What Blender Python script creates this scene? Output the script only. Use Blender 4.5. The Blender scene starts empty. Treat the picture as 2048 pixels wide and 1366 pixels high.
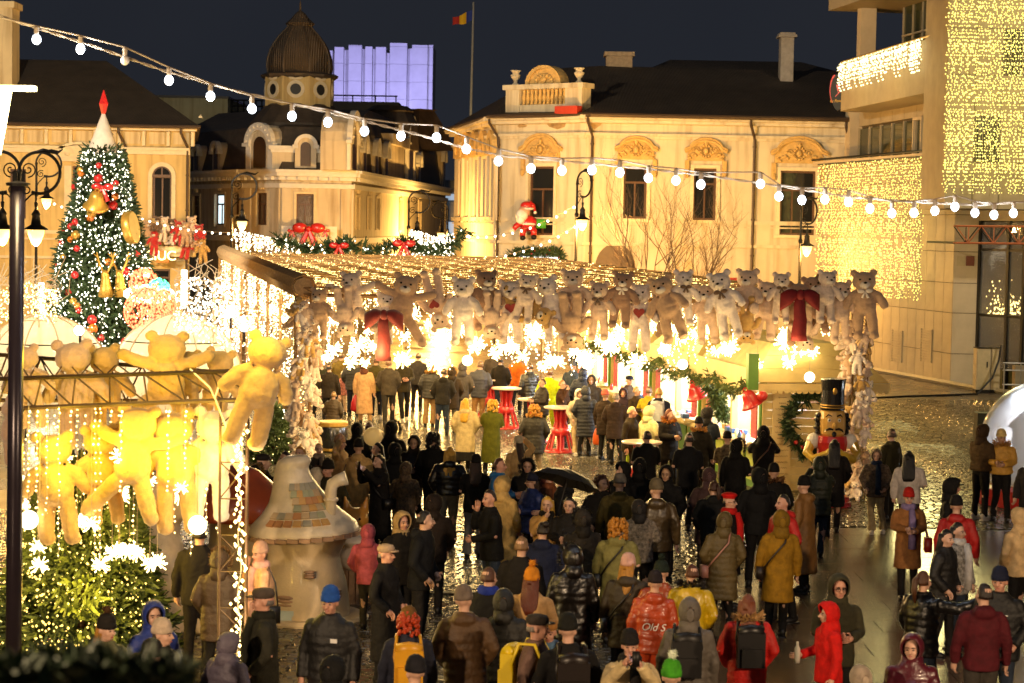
import bpy, bmesh, math, random
from mathutils import Vector, Matrix, Euler
import numpy as np
R = math.radians; PI = math.pi
sc = bpy.context.scene; COL = sc.collection
rnd = random.Random(7)

# ------------------------------------------------------------------ camera
FPX = 3982.0; CAMZ = 5.5
cam_d = bpy.data.cameras.new('camera'); cam = bpy.data.objects.new('camera', cam_d); COL.objects.link(cam)
cam_d.sensor_width = 36.0; cam_d.lens = 70.0; cam_d.clip_end = 1500; cam_d.clip_start = 0.3
CAMR = Matrix.Rotation(R(90 - 3.277), 3, 'X') @ Matrix.Rotation(R(1.0), 3, 'Z')
cam.matrix_world = Matrix.Translation((0, 0, CAMZ)) @ CAMR.to_4x4()
cam_d.dof.use_dof = True; cam_d.dof.focus_distance = 42; cam_d.dof.aperture_fstop = 3.2
sc.camera = cam

# ------------------------------------------------------------------ night sky
w = bpy.data.worlds.new('World'); sc.world = w; w.use_nodes = True
nt = w.node_tree; nt.nodes.clear()
wo = nt.nodes.new('ShaderNodeOutputWorld'); bg = nt.nodes.new('ShaderNodeBackground')
nz = nt.nodes.new('ShaderNodeTexNoise'); nz.inputs['Scale'].default_value = 2.2; nz.inputs['Detail'].default_value = 4
cr = nt.nodes.new('ShaderNodeValToRGB'); tcw = nt.nodes.new('ShaderNodeTexCoord')
cr.color_ramp.elements[0].position = .35; cr.color_ramp.elements[0].color = (.0150, .0172, .0235, 1)
cr.color_ramp.elements[1].position = .7; cr.color_ramp.elements[1].color = (.0225, .0245, .0310, 1)
nt.links.new(tcw.outputs['Generated'], nz.inputs['Vector']); nt.links.new(nz.outputs['Fac'], cr.inputs['Fac'])
nt.links.new(cr.outputs['Color'], bg.inputs['Color']); bg.inputs['Strength'].default_value = 1.0
nt.links.new(bg.outputs[0], wo.inputs[0])
sc.view_settings.view_transform = 'Standard'; sc.view_settings.look = 'None'
sc.view_settings.exposure = 0.0; sc.view_settings.gamma = 1.0; sc.view_settings.use_curve_mapping = False
sc.cycles.use_denoising = True
try: sc.cycles.denoiser = 'OPENIMAGEDENOISE'
except Exception: pass
sc.cycles.use_light_tree = True
sc.cycles.max_bounces = 6; sc.cycles.diffuse_bounces = 3; sc.cycles.glossy_bounces = 3; sc.cycles.transmission_bounces = 4
sc.cycles.transparent_max_bounces = 8
sc.cycles.sample_clamp_indirect = 4.0; sc.cycles.caustics_reflective = False; sc.cycles.caustics_refractive = False

# ------------------------------------------------------------------ placing: pixel of the 2048 px photograph -> world point
def ray(px, py):
    return CAMR @ Vector(((px - 1024) / FPX, -(py - 683) / FPX, -1))
def W(px, py, D):
    r = ray(px, py); return Vector((0, 0, CAMZ)) + r * (D / r.y)
def Gz(px, py, z=0.0):
    r = ray(px, py); return Vector((0, 0, CAMZ)) + r * ((z - CAMZ) / r.z)
def GX(px, D): return W(px, 600, D).x
def ZP(px, py, D): return W(px, py, D).z

# ------------------------------------------------------------------ mesh builder
class MB:
    def __init__(s, M=None): s.v = []; s.f = []; s.m = []; s.M = M; s.mi = 0; s.sm = []; s.smooth = False
    def add(s, vs, fs, T=None):
        b = len(s.v); M = s.M
        if T is not None: M = (M @ T) if M is not None else T
        if M is not None: vs = [M @ Vector(v) for v in vs]
        s.v += [tuple(v) for v in vs]
        for f in fs: s.f.append(tuple(i + b for i in f)); s.m.append(s.mi); s.sm.append(s.smooth)
        return s
    def box(s, c, d, rz=0, T=None):
        x, y, z = d[0] / 2, d[1] / 2, d[2] / 2
        vs = [Vector((a * x, b * y, e * z)) for a in (-1, 1) for b in (-1, 1) for e in (-1, 1)]
        if rz: q = Matrix.Rotation(rz, 3, 'Z'); vs = [q @ v for v in vs]
        vs = [v + Vector(c) for v in vs]
        return s.add(vs, [(0, 1, 3, 2), (4, 6, 7, 5), (0, 4, 5, 1), (2, 3, 7, 6), (0, 2, 6, 4), (1, 5, 7, 3)], T)
    def bx(s, x0, x1, y0, y1, z0, z1): return s.box(((x0 + x1) / 2, (y0 + y1) / 2, (z0 + z1) / 2), (abs(x1 - x0), abs(y1 - y0), abs(z1 - z0)))
    def rings(s, rings, cap=True, T=None):
        n = len(rings[0]); vs = [v for r in rings for v in r]; fs = []
        for k in range(len(rings) - 1):
            for i in range(n):
                j = (i + 1) % n; fs.append((k * n + i, k * n + j, (k + 1) * n + j, (k + 1) * n + i))
        if cap: fs.append(tuple(range(n))[::-1]); fs.append(tuple((len(rings) - 1) * n + i for i in range(n)))
        return s.add(vs, fs, T)
    def tube(s, pts, r, n=6, T=None, cap=True):
        pts = [Vector(p) for p in pts]; rr = r if isinstance(r, (list, tuple)) else [r] * len(pts); rs = []
        up = None
        for i, p in enumerate(pts):
            a = pts[max(i - 1, 0)]; b = pts[min(i + 1, len(pts) - 1)]; t = (b - a)
            if t.length < 1e-9: t = Vector((0, 0, 1))
            t.normalize()
            if up is None: up = Vector((0, 0, 1)) if abs(t.z) < .9 else Vector((0, 1, 0))
            x = t.cross(up)
            if x.length < 1e-4: x = t.cross(Vector((1, 0, 0)))
            x.normalize(); y = x.cross(t); up = y
            rs.append([p + (x * math.cos(2 * PI * k / n) + y * math.sin(2 * PI * k / n)) * rr[i] for k in range(n)])
        return s.rings(rs, cap, T)
    def bar(s, a, b, w, n=4): return s.tube([a, b], w, n)
    def lathe(s, prof, c=(0, 0, 0), n=16, T=None, sx=1, sy=1):
        c = Vector(c)
        rs = [[c + Vector((r * sx * math.cos(2 * PI * k / n), r * sy * math.sin(2 * PI * k / n), z)) for k in range(n)] for r, z in prof]
        return s.rings(rs, True, T)
    def ball(s, c, r, n=8, m=6, T=None):
        r = r if isinstance(r, (tuple, list)) else (r, r, r); c = Vector(c)
        rs = []
        for j in range(m + 1):
            a = PI * min(max(j / m, .02), .98)
            rs.append([c + Vector((r[0] * math.sin(a) * math.cos(2 * PI * k / n), r[1] * math.sin(a) * math.sin(2 * PI * k / n), -r[2] * math.cos(a))) for k in range(n)])
        return s.rings(rs, True, T)
    def prism(s, poly, y0, y1, T=None):   # polygon in x,z pushed along y
        n = len(poly)
        vs = [(p[0], y0, p[1]) for p in poly] + [(p[0], y1, p[1]) for p in poly]
        fs = [tuple(range(n)), tuple(range(2 * n - 1, n - 1, -1))] + [(i, i + n, (i + 1) % n + n, (i + 1) % n) for i in range(n)]
        return s.add(vs, fs, T)
    def slab(s, poly, z0, z1, T=None):    # polygon in x,y pushed along z
        n = len(poly)
        vs = [(p[0], p[1], z0) for p in poly] + [(p[0], p[1], z1) for p in poly]
        fs = [tuple(range(n))[::-1], tuple(range(n, 2 * n))] + [(i, (i + 1) % n, (i + 1) % n + n, i + n) for i in range(n)]
        return s.add(vs, fs, T)
    def octa(s, c, r):
        x, y, z = c
        return s.add([(x + r, y, z), (x - r, y, z), (x, y + r, z), (x, y - r, z), (x, y, z + r * 1.2), (x, y, z - r * 1.2)],
                     [(0, 2, 4), (2, 1, 4), (1, 3, 4), (3, 0, 4), (2, 0, 5), (1, 2, 5), (3, 1, 5), (0, 3, 5)])
    def mesh(s, name, mats, fix=True):
        me = bpy.data.meshes.new(name); me.from_pydata(s.v, [], s.f)
        for m in (mats if isinstance(mats, (list, tuple)) else [mats]): me.materials.append(m)
        if any(s.m): me.polygons.foreach_set('material_index', s.m)
        me.polygons.foreach_set('use_smooth', s.sm)
        if fix:
            bm = bmesh.new(); bm.from_mesh(me); bmesh.ops.recalc_face_normals(bm, faces=bm.faces); bm.to_mesh(me); bm.free()
        me.update(); return me
    def build(s, name, mats, parent=None, M=None, fix=True): return ob(name, s.mesh(name, mats, fix), parent, M)

def ob(name, me, parent=None, M=None):
    o = bpy.data.objects.new(name, me); COL.objects.link(o)
    if parent is not None: o.parent = parent
    if M is not None: o.matrix_local = M
    return o
def tag(o, label=None, cat=None, group=None, kind=None):
    if label: o['label'] = label
    if cat: o['category'] = cat
    if group: o['group'] = group
    if kind: o['kind'] = kind
    return o
def thing(name, label, cat, loc=(0, 0, 0), rz=0, group=None):
    o = bpy.data.objects.new(name, None); COL.objects.link(o); o.empty_display_size = .2
    o.location = loc; o.rotation_euler = (0, 0, rz); return tag(o, label, cat, group)
KIDS = {}
def kids(o):
    return [c for c in o.children]
def dup(o, parent=None, loc=None, rot=None, scale=None):
    c = o.copy(); COL.objects.link(c)
    if parent is not None: c.parent = parent
    if loc is not None: c.location = loc
    if rot is not None: c.rotation_euler = rot
    if scale is not None: c.scale = (scale,) * 3
    return c
def T3(x, y, z=0, rz=0, rx=0, ry=0, s=1): return Matrix.Translation((x, y, z)) @ Euler((rx, ry, rz)).to_matrix().to_4x4() @ Matrix.Scale(s, 4)

# ------------------------------------------------------------------ materials
MATS = {}
def srgb(h):
    c = [int(h[i:i + 2], 16) / 255 for i in (0, 2, 4)]
    return tuple((x / 12.92 if x < .04045 else ((x + .055) / 1.055) ** 2.4) for x in c) + (1,)
def mat(name, col=(.5, .5, .5), rough=.6, metal=0, var=.12, scale=4, bump=0, bscale=40, emit=None, es=1, trans=0, alpha=1, coat=0, kind=None, sheen=0, sample=True, stretch=None):
    if name in MATS: return MATS[name]
    m = bpy.data.materials.new(name); m.use_nodes = True; MATS[name] = m
    n = m.node_tree.nodes; L = m.node_tree.links; p = n['Principled BSDF']
    if isinstance(col, str): col = srgb(col)
    col = tuple(col[:3]) + (1,)
    p.inputs['Base Color'].default_value = col; p.inputs['Roughness'].default_value = rough; p.inputs['Metallic'].default_value = metal
    if coat: p.inputs['Coat Weight'].default_value = coat; p.inputs['Coat Roughness'].default_value = .08
    if trans: p.inputs['Transmission Weight'].default_value = trans
    if alpha < 1: p.inputs['Alpha'].default_value = alpha
    if sheen: p.inputs['Sheen Weight'].default_value = sheen; p.inputs['Sheen Roughness'].default_value = .6
    tc = n.new('ShaderNodeTexCoord'); vec = tc.outputs['Object']
    if stretch:
        mp = n.new('ShaderNodeMapping'); mp.inputs['Scale'].default_value = stretch; L.new(vec, mp.inputs['Vector']); vec = mp.outputs['Vector']
    if emit is not None:
        if isinstance(emit, str): emit = srgb(emit)
        p.inputs['Emission Color'].default_value = tuple(emit[:3]) + (1,); p.inputs['Emission Strength'].default_value = es
        if not sample: m.cycles.emission_sampling = 'NONE'
    elif var:
        t = n.new('ShaderNodeTexNoise'); t.inputs['Scale'].default_value = scale; t.inputs['Detail'].default_value = 5; t.inputs['Roughness'].default_value = .62
        L.new(vec, t.inputs['Vector'])
        mx = n.new('ShaderNodeMix'); mx.data_type = 'RGBA'
        k0, k1 = 1 - var, 1 + var
        mx.inputs['A'].default_value = tuple(c * k0 for c in col[:3]) + (1,); mx.inputs['B'].default_value = tuple(min(1, c * k1) for c in col[:3]) + (1,)
        mr = n.new('ShaderNodeMapRange'); mr.inputs['From Min'].default_value = .3; mr.inputs['From Max'].default_value = .7
        L.new(t.outputs['Fac'], mr.inputs['Value']); L.new(mr.outputs['Result'], mx.inputs['Factor']); L.new(mx.outputs['Result'], p.inputs['Base Color'])
    if bump:
        b = n.new('ShaderNodeTexNoise'); b.inputs['Scale'].default_value = bscale; b.inputs['Detail'].default_value = 3
        L.new(vec, b.inputs['Vector'])
        bu = n.new('ShaderNodeBump'); bu.inputs['Strength'].default_value = bump; bu.inputs['Distance'].default_value = .02
        L.new(b.outputs['Fac'], bu.inputs['Height']); L.new(bu.outputs['Normal'], p.inputs['Normal'])
    return m
def plaster(name, col, wear=None, wz=(0, 1)):
    m = mat(name, col, .85, var=.10, scale=.7, bump=.25, bscale=18)
    n = m.node_tree.nodes; L = m.node_tree.links; p = n['Principled BSDF']; src = p.inputs['Base Color'].links[0].from_socket
    # rain streaks and peeling
    tc = n.new('ShaderNodeTexCoord'); mp = n.new('ShaderNodeMapping'); mp.inputs['Scale'].default_value = (2.2, 2.2, .18); L.new(tc.outputs['Object'], mp.inputs['Vector'])
    t = n.new('ShaderNodeTexNoise'); t.inputs['Scale'].default_value = 1.4; t.inputs['Detail'].default_value = 6; L.new(mp.outputs['Vector'], t.inputs['Vector'])
    r = n.new('ShaderNodeValToRGB'); r.color_ramp.elements[0].position = .48; r.color_ramp.elements[1].position = .74
    L.new(t.outputs['Fac'], r.inputs['Fac'])
    mx = n.new('ShaderNodeMix'); mx.data_type = 'RGBA'; mx.blend_type = 'MULTIPLY'; L.new(src, mx.inputs['A'])
    mx.inputs['B'].default_value = (.62, .55, .46, 1)
    ml = n.new('ShaderNodeMath'); ml.operation = 'MULTIPLY'; ml.inputs[1].default_value = .95; L.new(r.outputs['Color'], ml.inputs[0])
    L.new(ml.outputs[0], mx.inputs['Factor']); L.new(mx.outputs['Result'], p.inputs['Base Color'])
    return m
def tiles(name, col, s=6, d=.03):
    m = mat(name, col, .7, var=.25, scale=1.2)
    n = m.node_tree.nodes; L = m.node_tree.links; p = n['Principled BSDF']
    tc = n.new('ShaderNodeTexCoord'); w1 = n.new('ShaderNodeTexWave'); w1.inputs['Scale'].default_value = s; w1.bands_direction = 'Z'; w1.wave_profile = 'SAW'
    w2 = n.new('ShaderNodeTexWave'); w2.inputs['Scale'].default_value = s * .8; w2.bands_direction = 'X'
    ad = n.new('ShaderNodeMath'); ad.operation = 'ADD'
    for x, k in ((w1, 0), (w2, 1)): L.new(tc.outputs['Object'], x.inputs['Vector']); L.new(x.outputs['Fac'], ad.inputs[k])
    b = n.new('ShaderNodeBump'); b.inputs['Distance'].default_value = d; L.new(ad.outputs[0], b.inputs['Height']); L.new(b.outputs['Normal'], p.inputs['Normal'])
    return m
def lamp(name, loc, watts, col, radius=.1, parent=None):
    l = bpy.data.lights.new(name, 'POINT'); l.energy = watts; l.color = srgb(col)[:3] if isinstance(col, str) else col; l.shadow_soft_size = radius
    o = bpy.data.objects.new(name, l); COL.objects.link(o); o.location = loc
    if parent is not None: o.parent = parent
    return o
_txt = {}
def text_mesh(s, size, ext, m, shear=0):
    c = bpy.data.curves.new('lettering', 'FONT'); c.body = s; c.size = size; c.extrude = ext; c.align_x = 'CENTER'; c.align_y = 'CENTER'; c.shear = shear
    o = bpy.data.objects.new('lettering', c); COL.objects.link(o)
    dg = bpy.context.evaluated_depsgraph_get(); me = bpy.data.meshes.new_from_object(o.evaluated_get(dg))
    bpy.data.objects.remove(o); me.materials.clear(); me.materials.append(m); return me

WARM = '#FFB347'[1:]; SOD = (1.0, .52, .12); TUNG = (1.0, .66, .25); COOL = (.80, .88, 1.0)
M_iron = mat('black cast iron', (.018, .016, .015), .45, .6)
M_glassdark = mat('dark window glass', (.015, .016, .018), .06, var=0)
M_wood = mat('brown window wood', (.09, .04, .02), .5, var=.2, scale=8)
M_white = mat('white painted moulding', (.72, .70, .66), .7, var=.08, bump=.1)
M_gutter = mat('brown drainpipe metal', (.07, .045, .03), .5, .3)
M_bulbw = mat('white led bulb', (.9, .9, .9), .3, emit=(.82, .90, 1), es=9, sample=False)
M_wire = mat('pale light cable', (.35, .28, .20), .6)
M_wiredark = mat('dark light wire', (.03, .04, .02), .6)
M_fair = mat('warm fairy light', (.9, .8, .5), .4, emit=(1, .74, .26), es=7, sample=False)
M_fairw = mat('white fairy light', (.9, .9, .8), .4, emit=(1, .92, .70), es=6, sample=False)
M_lantern = mat('lit lantern glass', (.9, .8, .5), .3, emit=(1, .62, .16), es=3.2, sample=False)
M_fir = mat('dark fir needles', (.030, .058, .018), .65, var=.4, scale=9)
M_fir2 = mat('light fir needles', (.075, .11, .03), .65, var=.4, scale=9)
M_red = mat('red velvet', (.26, .014, .010), .7, var=.2, scale=12, sheen=.3)
M_redp = mat('red glossy paint', (.50, .02, .02), .3, var=.1, coat=.4)
M_gold = mat('gold paint', (.55, .32, .06), .35, .5, var=.15)
# ================================================================== placing parts in world space
WM = {}
def wm(o):
    if o.name in WM: return WM[o.name]
    m = Matrix.Translation(o.location) @ o.rotation_euler.to_matrix().to_4x4() @ Matrix.Diagonal((*o.scale, 1))
    WM[o.name] = m; return m
def part(name, me, parent, M=None, mats=None):
    """a mesh (or MB) given in frame M (world), parented to parent"""
    if isinstance(me, MB): me = me.mesh(name, mats)
    M = M if M is not None else Matrix.Identity(4)
    o = ob(name, me, parent, wm(parent).inverted() @ M); WM[o.name] = M.copy(); return o
def plane(pa, pb):
    a = Vector((pa[0], pa[1], 0)); d = Vector((pb[0] - pa[0], pb[1] - pa[1], 0)); L = d.length
    return Matrix.Translation(a) @ Matrix.Rotation(math.atan2(d.y, d.x), 4, 'Z'), L
def pcol(px, D): return (GX(px, D), D)
def on(M, px, py):
    Mi = M.inverted(); o = Mi @ Vector((0, 0, CAMZ)); d = Mi.to_3x3() @ ray(px, py); p = o + d * (-o.y / d.y); return p.x, p.z
def rect(M, x0, x1, y0, y1):
    a = on(M, x0, (y0 + y1) / 2)[0]; b = on(M, x1, (y0 + y1) / 2)[0]; xm = (x0 + x1) / 2
    return a, b, on(M, xm, y1)[1], on(M, xm, y0)[1]
def wall_sheet(x0, x1, z0, z1, holes, dep=.22, mb=None):
    mb = mb or MB()
    xs = sorted({x0, x1, *[h[0] for h in holes], *[h[1] for h in holes]}); zs = sorted({z0, z1, *[h[2] for h in holes], *[h[3] for h in holes]})
    xs = [x for x in xs if x0 - 1e-6 <= x <= x1 + 1e-6]; zs = [z for z in zs if z0 - 1e-6 <= z <= z1 + 1e-6]
    for i in range(len(xs) - 1):
        for k in range(len(zs) - 1):
            cx, cz = (xs[i] + xs[i + 1]) / 2, (zs[k] + zs[k + 1]) / 2
            if any(h[0] < cx < h[1] and h[2] < cz < h[3] for h in holes): continue
            mb.add([(xs[i], 0, zs[k]), (xs[i + 1], 0, zs[k]), (xs[i + 1], 0, zs[k + 1]), (xs[i], 0, zs[k + 1])], [(0, 1, 2, 3)])
    for h in holes:
        a, b, c, d = h[:4]
        mb.add([(a, 0, c), (a, dep, c), (a, dep, d), (a, 0, d)], [(0, 1, 2, 3)]); mb.add([(b, 0, c), (b, 0, d), (b, dep, d), (b, dep, c)], [(0, 1, 2, 3)])
        mb.add([(a, 0, c), (b, 0, c), (b, dep, c), (a, dep, c)], [(0, 1, 2, 3)]); mb.add([(a, 0, d), (a, dep, d), (b, dep, d), (b, 0, d)], [(0, 1, 2, 3)])
    return mb
WCACHE = {}
def window(parent, M, h, cols=2, trans=.3, arch=False, glass=None, name='window', fm=None):
    """window set in an opening h=(x0,x1,z0,z1) of facade M; frame = part, each pane = sub-part"""
    a, b, c, d = h; wd, ht = b - a, d - c; fm = fm or M_wood; glass = glass or M_glassdark
    t = min(.09, wd * .1); key = (round(wd, 2), round(ht, 2), cols, trans, arch, fm.name, glass.name)
    if key not in WCACHE:
        f = MB(); y0, y1 = .10, .20
        f.bx(0, t, y0, y1, 0, ht); f.bx(wd - t, wd, y0, y1, 0, ht); f.bx(t, wd - t, y0, y1, 0, t); f.bx(t, wd - t, y0, y1, ht - t, ht)
        zt = ht * (1 - trans) if trans else None; panes = []
        cw = (wd - 2 * t) / cols
        if trans: f.bx(t, wd - t, y0 - .02, y1, zt - t / 2, zt + t / 2)
        for k in range(1, cols): f.bx(t + cw * k - t * .4, t + cw * k + t * .4, y0 - .01, y1 - .01, t, (zt - t / 2) if trans else ht - t)
        for k in range(cols): panes.append((t + cw * k + (t * .4 if k else 0), t + cw * (k + 1) - (t * .4 if k < cols - 1 else 0), t, (zt - t / 2) if trans else ht - t))
        if trans: panes.append((t, wd - t, zt + t / 2, ht - t))
        fme = f.mesh(name, fm); pm = []
        for p in panes: pm.append((MB().bx(0, p[1] - p[0], 0, .02, 0, p[3] - p[2]).mesh('pane', glass), p[0], p[2]))
        WCACHE[key] = (fme, pm)
    fme, pm = WCACHE[key]; F = M @ Matrix.Translation((a, 0, c))
    o = part(name, fme, parent, F)
    for me, x, z in pm: part('pane', me, o, F @ Matrix.Translation((x, .15, z)))
    return o
def arch_poly(cx, z, r, n=10, rz=None, a0=0, a1=PI):
    rz = rz or r
    return [(cx + r * math.cos(a0 + (a1 - a0) * k / n), z + rz * math.sin(a0 + (a1 - a0) * k / n)) for k in range(n + 1)]
def arch_band(mb, cx, z, r0, r1, y0, y1, n=12, rz=1.0):
    for k in range(n):
        a, b = PI * k / n, PI * (k + 1) / n
        mb.prism([(cx + r0 * math.cos(a), z + rz * r0 * math.sin(a)), (cx + r1 * math.cos(a), z + rz * r1 * math.sin(a)), (cx + r1 * math.cos(b), z + rz * r1 * math.sin(b)), (cx + r0 * math.cos(b), z + rz * r0 * math.sin(b))], y0, y1)
def cornice(parent, M, L, z, steps, m, name='cornice', x0=0):
    """steps = [(depth, height)...] stacked upward from z"""
    mb = MB(); zz = z
    for d, h in steps: mb.bx(x0 - d * .0, L + d * .0, -d, 0.05, zz, zz + h); zz += h
    return part(name, mb, parent, M, m)
def pipe(parent, M, x, z0, z1, name='drainpipe', out=.5):
    mb = MB(); mb.tube([(x - .25, -out, z1), (x - .25, -out, z1 - .25), (x, -.12, z1 - .9), (x, -.12, z0)], .065, 7)
    for z in np.arange(z0 + 1, z1 - 1.2, 1.6): mb.tube([(x, -.12, z), (x, -.12, z + .06)], .09, 7)
    return part(name, mb, parent, M, M_gutter)

# ================================================================== GROUND
def ground_mat():
    m = bpy.data.materials.new('wet paving'); m.use_nodes = True; n = m.node_tree.nodes; L = m.node_tree.links; p = n['Principled BSDF']
    tc = n.new('ShaderNodeTexCoord'); t = n.new('ShaderNodeTexNoise'); t.inputs['Scale'].default_value = .35; t.inputs['Detail'].default_value = 6
    t2 = n.new('ShaderNodeTexNoise'); t2.inputs['Scale'].default_value = 9; t2.inputs['Detail'].default_value = 4
    L.new(tc.outputs['Object'], t.inputs['Vector']); L.new(tc.outputs['Object'], t2.inputs['Vector'])
    r = n.new('ShaderNodeMapRange'); r.inputs['From Min'].default_value = .35; r.inputs['From Max'].default_value = .65; r.inputs['To Min'].default_value = .16; r.inputs['To Max'].default_value = .42
    L.new(t.outputs['Fac'], r.inputs['Value']); L.new(r.outputs['Result'], p.inputs['Roughness'])
    c = n.new('ShaderNodeValToRGB'); c.color_ramp.elements[0].color = (.055, .043, .032, 1); c.color_ramp.elements[1].color = (.13, .10, .075, 1)
    c.color_ramp.elements[0].position = .3; c.color_ramp.elements[1].position = .75
    L.new(t2.outputs['Fac'], c.inputs['Fac']); L.new(c.outputs['Color'], p.inputs['Base Color'])
    b = n.new('ShaderNodeBump'); b.inputs['Strength'].default_value = .22; b.inputs['Distance'].default_value = .01
    L.new(t2.outputs['Fac'], b.inputs['Height']); L.new(b.outputs['Normal'], p.inputs['Normal'])
    p.inputs['Specular IOR Level'].default_value = .7
    return m
M_ground = ground_mat()
def cobble_mat():
    m = mat('wet granite cobbles', (.075, .062, .040), .25, var=.4, scale=4.3, bump=.12, bscale=18); return m
M_cob = cobble_mat()
ground = tag(MB().bx(-260, 260, -40, 460, -.4, 0).build('ground', M_ground), kind='structure')
# ---- cobbles (market lane and right-hand street) and paving slabs in the foreground
def edge(y): return GX(1585 - (36 - y) * 14, y)   # where the smooth paving begins on the right
def cobbles():
    vs = []; fs = []; rr = random.Random(3)
    def cob(x, y, a, b, h, rz):
        k = len(vs); c, s = math.cos(rz), math.sin(rz)
        for sx, sy, z in ((-1, -1, 0), (1, -1, 0), (1, 1, 0), (-1, 1, 0)): vs.append((x + c * sx * a - s * sy * b, y + s * sx * a + c * sy * b, .001))
        tx, ty = rr.uniform(-.002, .002), rr.uniform(-.002, .002)
        for sx, sy, z in ((-1, -1, 0), (1, -1, 0), (1, 1, 0), (-1, 1, 0)):
            u, v = sx * a * .84, sy * b * .80; vs.append((x + c * u - s * v, y + s * u + c * v, h + sx * tx + sy * ty))
        fs.extend([(k + 4, k + 5, k + 6, k + 7)] + [(k + i, k + (i + 1) % 4, k + 4 + (i + 1) % 4, k + 4 + i) for i in range(4)])
    y = 21.5; row = 0
    while y < 66:
        st = .15 if y < 52 else .19
        xl = -7.2 - max(0, y - 40) * .19 if y > 37 else GX(0, y) - .4; xr = GX(2048, y) + .6 if y > 36.9 else edge(y) + .2
        x = xl + (row % 2) * st * .7
        while x < xr:
            wid = st * 1.25 * rr.uniform(.85, 1.12)
            # the fans of the street are laid in shallow arcs
            yy = y + .30 * abs(math.sin(x * 1.1))
            if yy > 36.9 or x < edge(yy): cob(x + wid / 2, yy, wid * .46, st * .44, rr.uniform(.014, .024), .20 * math.cos(x * 1.1) * (1 if math.sin(x * 1.1) > 0 else -1) + rr.uniform(-.05, .05))
            x += wid
        y += st; row += 1
    me = bpy.data.meshes.new('cobbles'); me.from_pydata(vs, [], fs); me.materials.append(M_cob); me.update()
    o = ob('cobbles', me, ground); o['kind'] = 'stuff'; return o
cobbles()
M_slab = [None] * 3
for k, c in enumerate(((.10, .056, .030), (.12, .068, .037), (.086, .048, .026))):
    mm = mat('wet paving slab %s' % ('brown', 'tan', 'dark')[k], c, .2, var=.22, scale=2.5, bump=.12, bscale=14); M_slab[k] = mm; mm.node_tree.nodes['Principled BSDF'].inputs['Roughness'].default_value = .27
    mm.node_tree.nodes['Principled BSDF'].inputs['Specular IOR Level'].default_value = .8
def slabs():
    ms = [MB().bx(-.595, .595, -.395, .395, 0, .022).mesh('paving_slab', M_slab[k]) for k in range(3)]
    rows = []; rr = random.Random(5); y = 36.4; r = 0
    while y > 21:
        x = GX(2048, y) + .5 + (r % 2) * .6
        while x > edge(y) - .5 : rows.append((x, y)); x -= 1.2
        y -= .8; r += 1
    rows.sort(key=lambda p: (-p[0] if p[0] > -3 else 20 - p[0]))
    vis = rows[:290]
    for x, y in vis: ob('paving_slab', rr.choice(ms), ground, Matrix.Translation((x, y, rr.uniform(-.003, .001))) @ Matrix.Rotation(rr.uniform(-.004, .004), 4, 'X'))
    mb = MB()
    for x, y in rows[290:]: mb.bx(x - .595, x + .595, y - .395, y + .395, 0, .021)
    o = mb.build('paving_slabs', M_slab[0], ground); o['kind'] = 'stuff'
slabs()
# drain channels across the square
for (x0, y0, x1, y1) in ((860, 880, 1010, 905), (830, 1160, 960, 1172)):
    a, b = Gz(x0, y0), Gz(x1, y1)
for y in (35.6, 29.5): mb = MB(); mb.box((0, 0, .012), (2.6, .16, .03)); mb.build('drain_channel', M_iron, ground, Matrix.Translation((-1.2, y, .012)) @ Matrix.Rotation(.05, 4, 'Z'))

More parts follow.
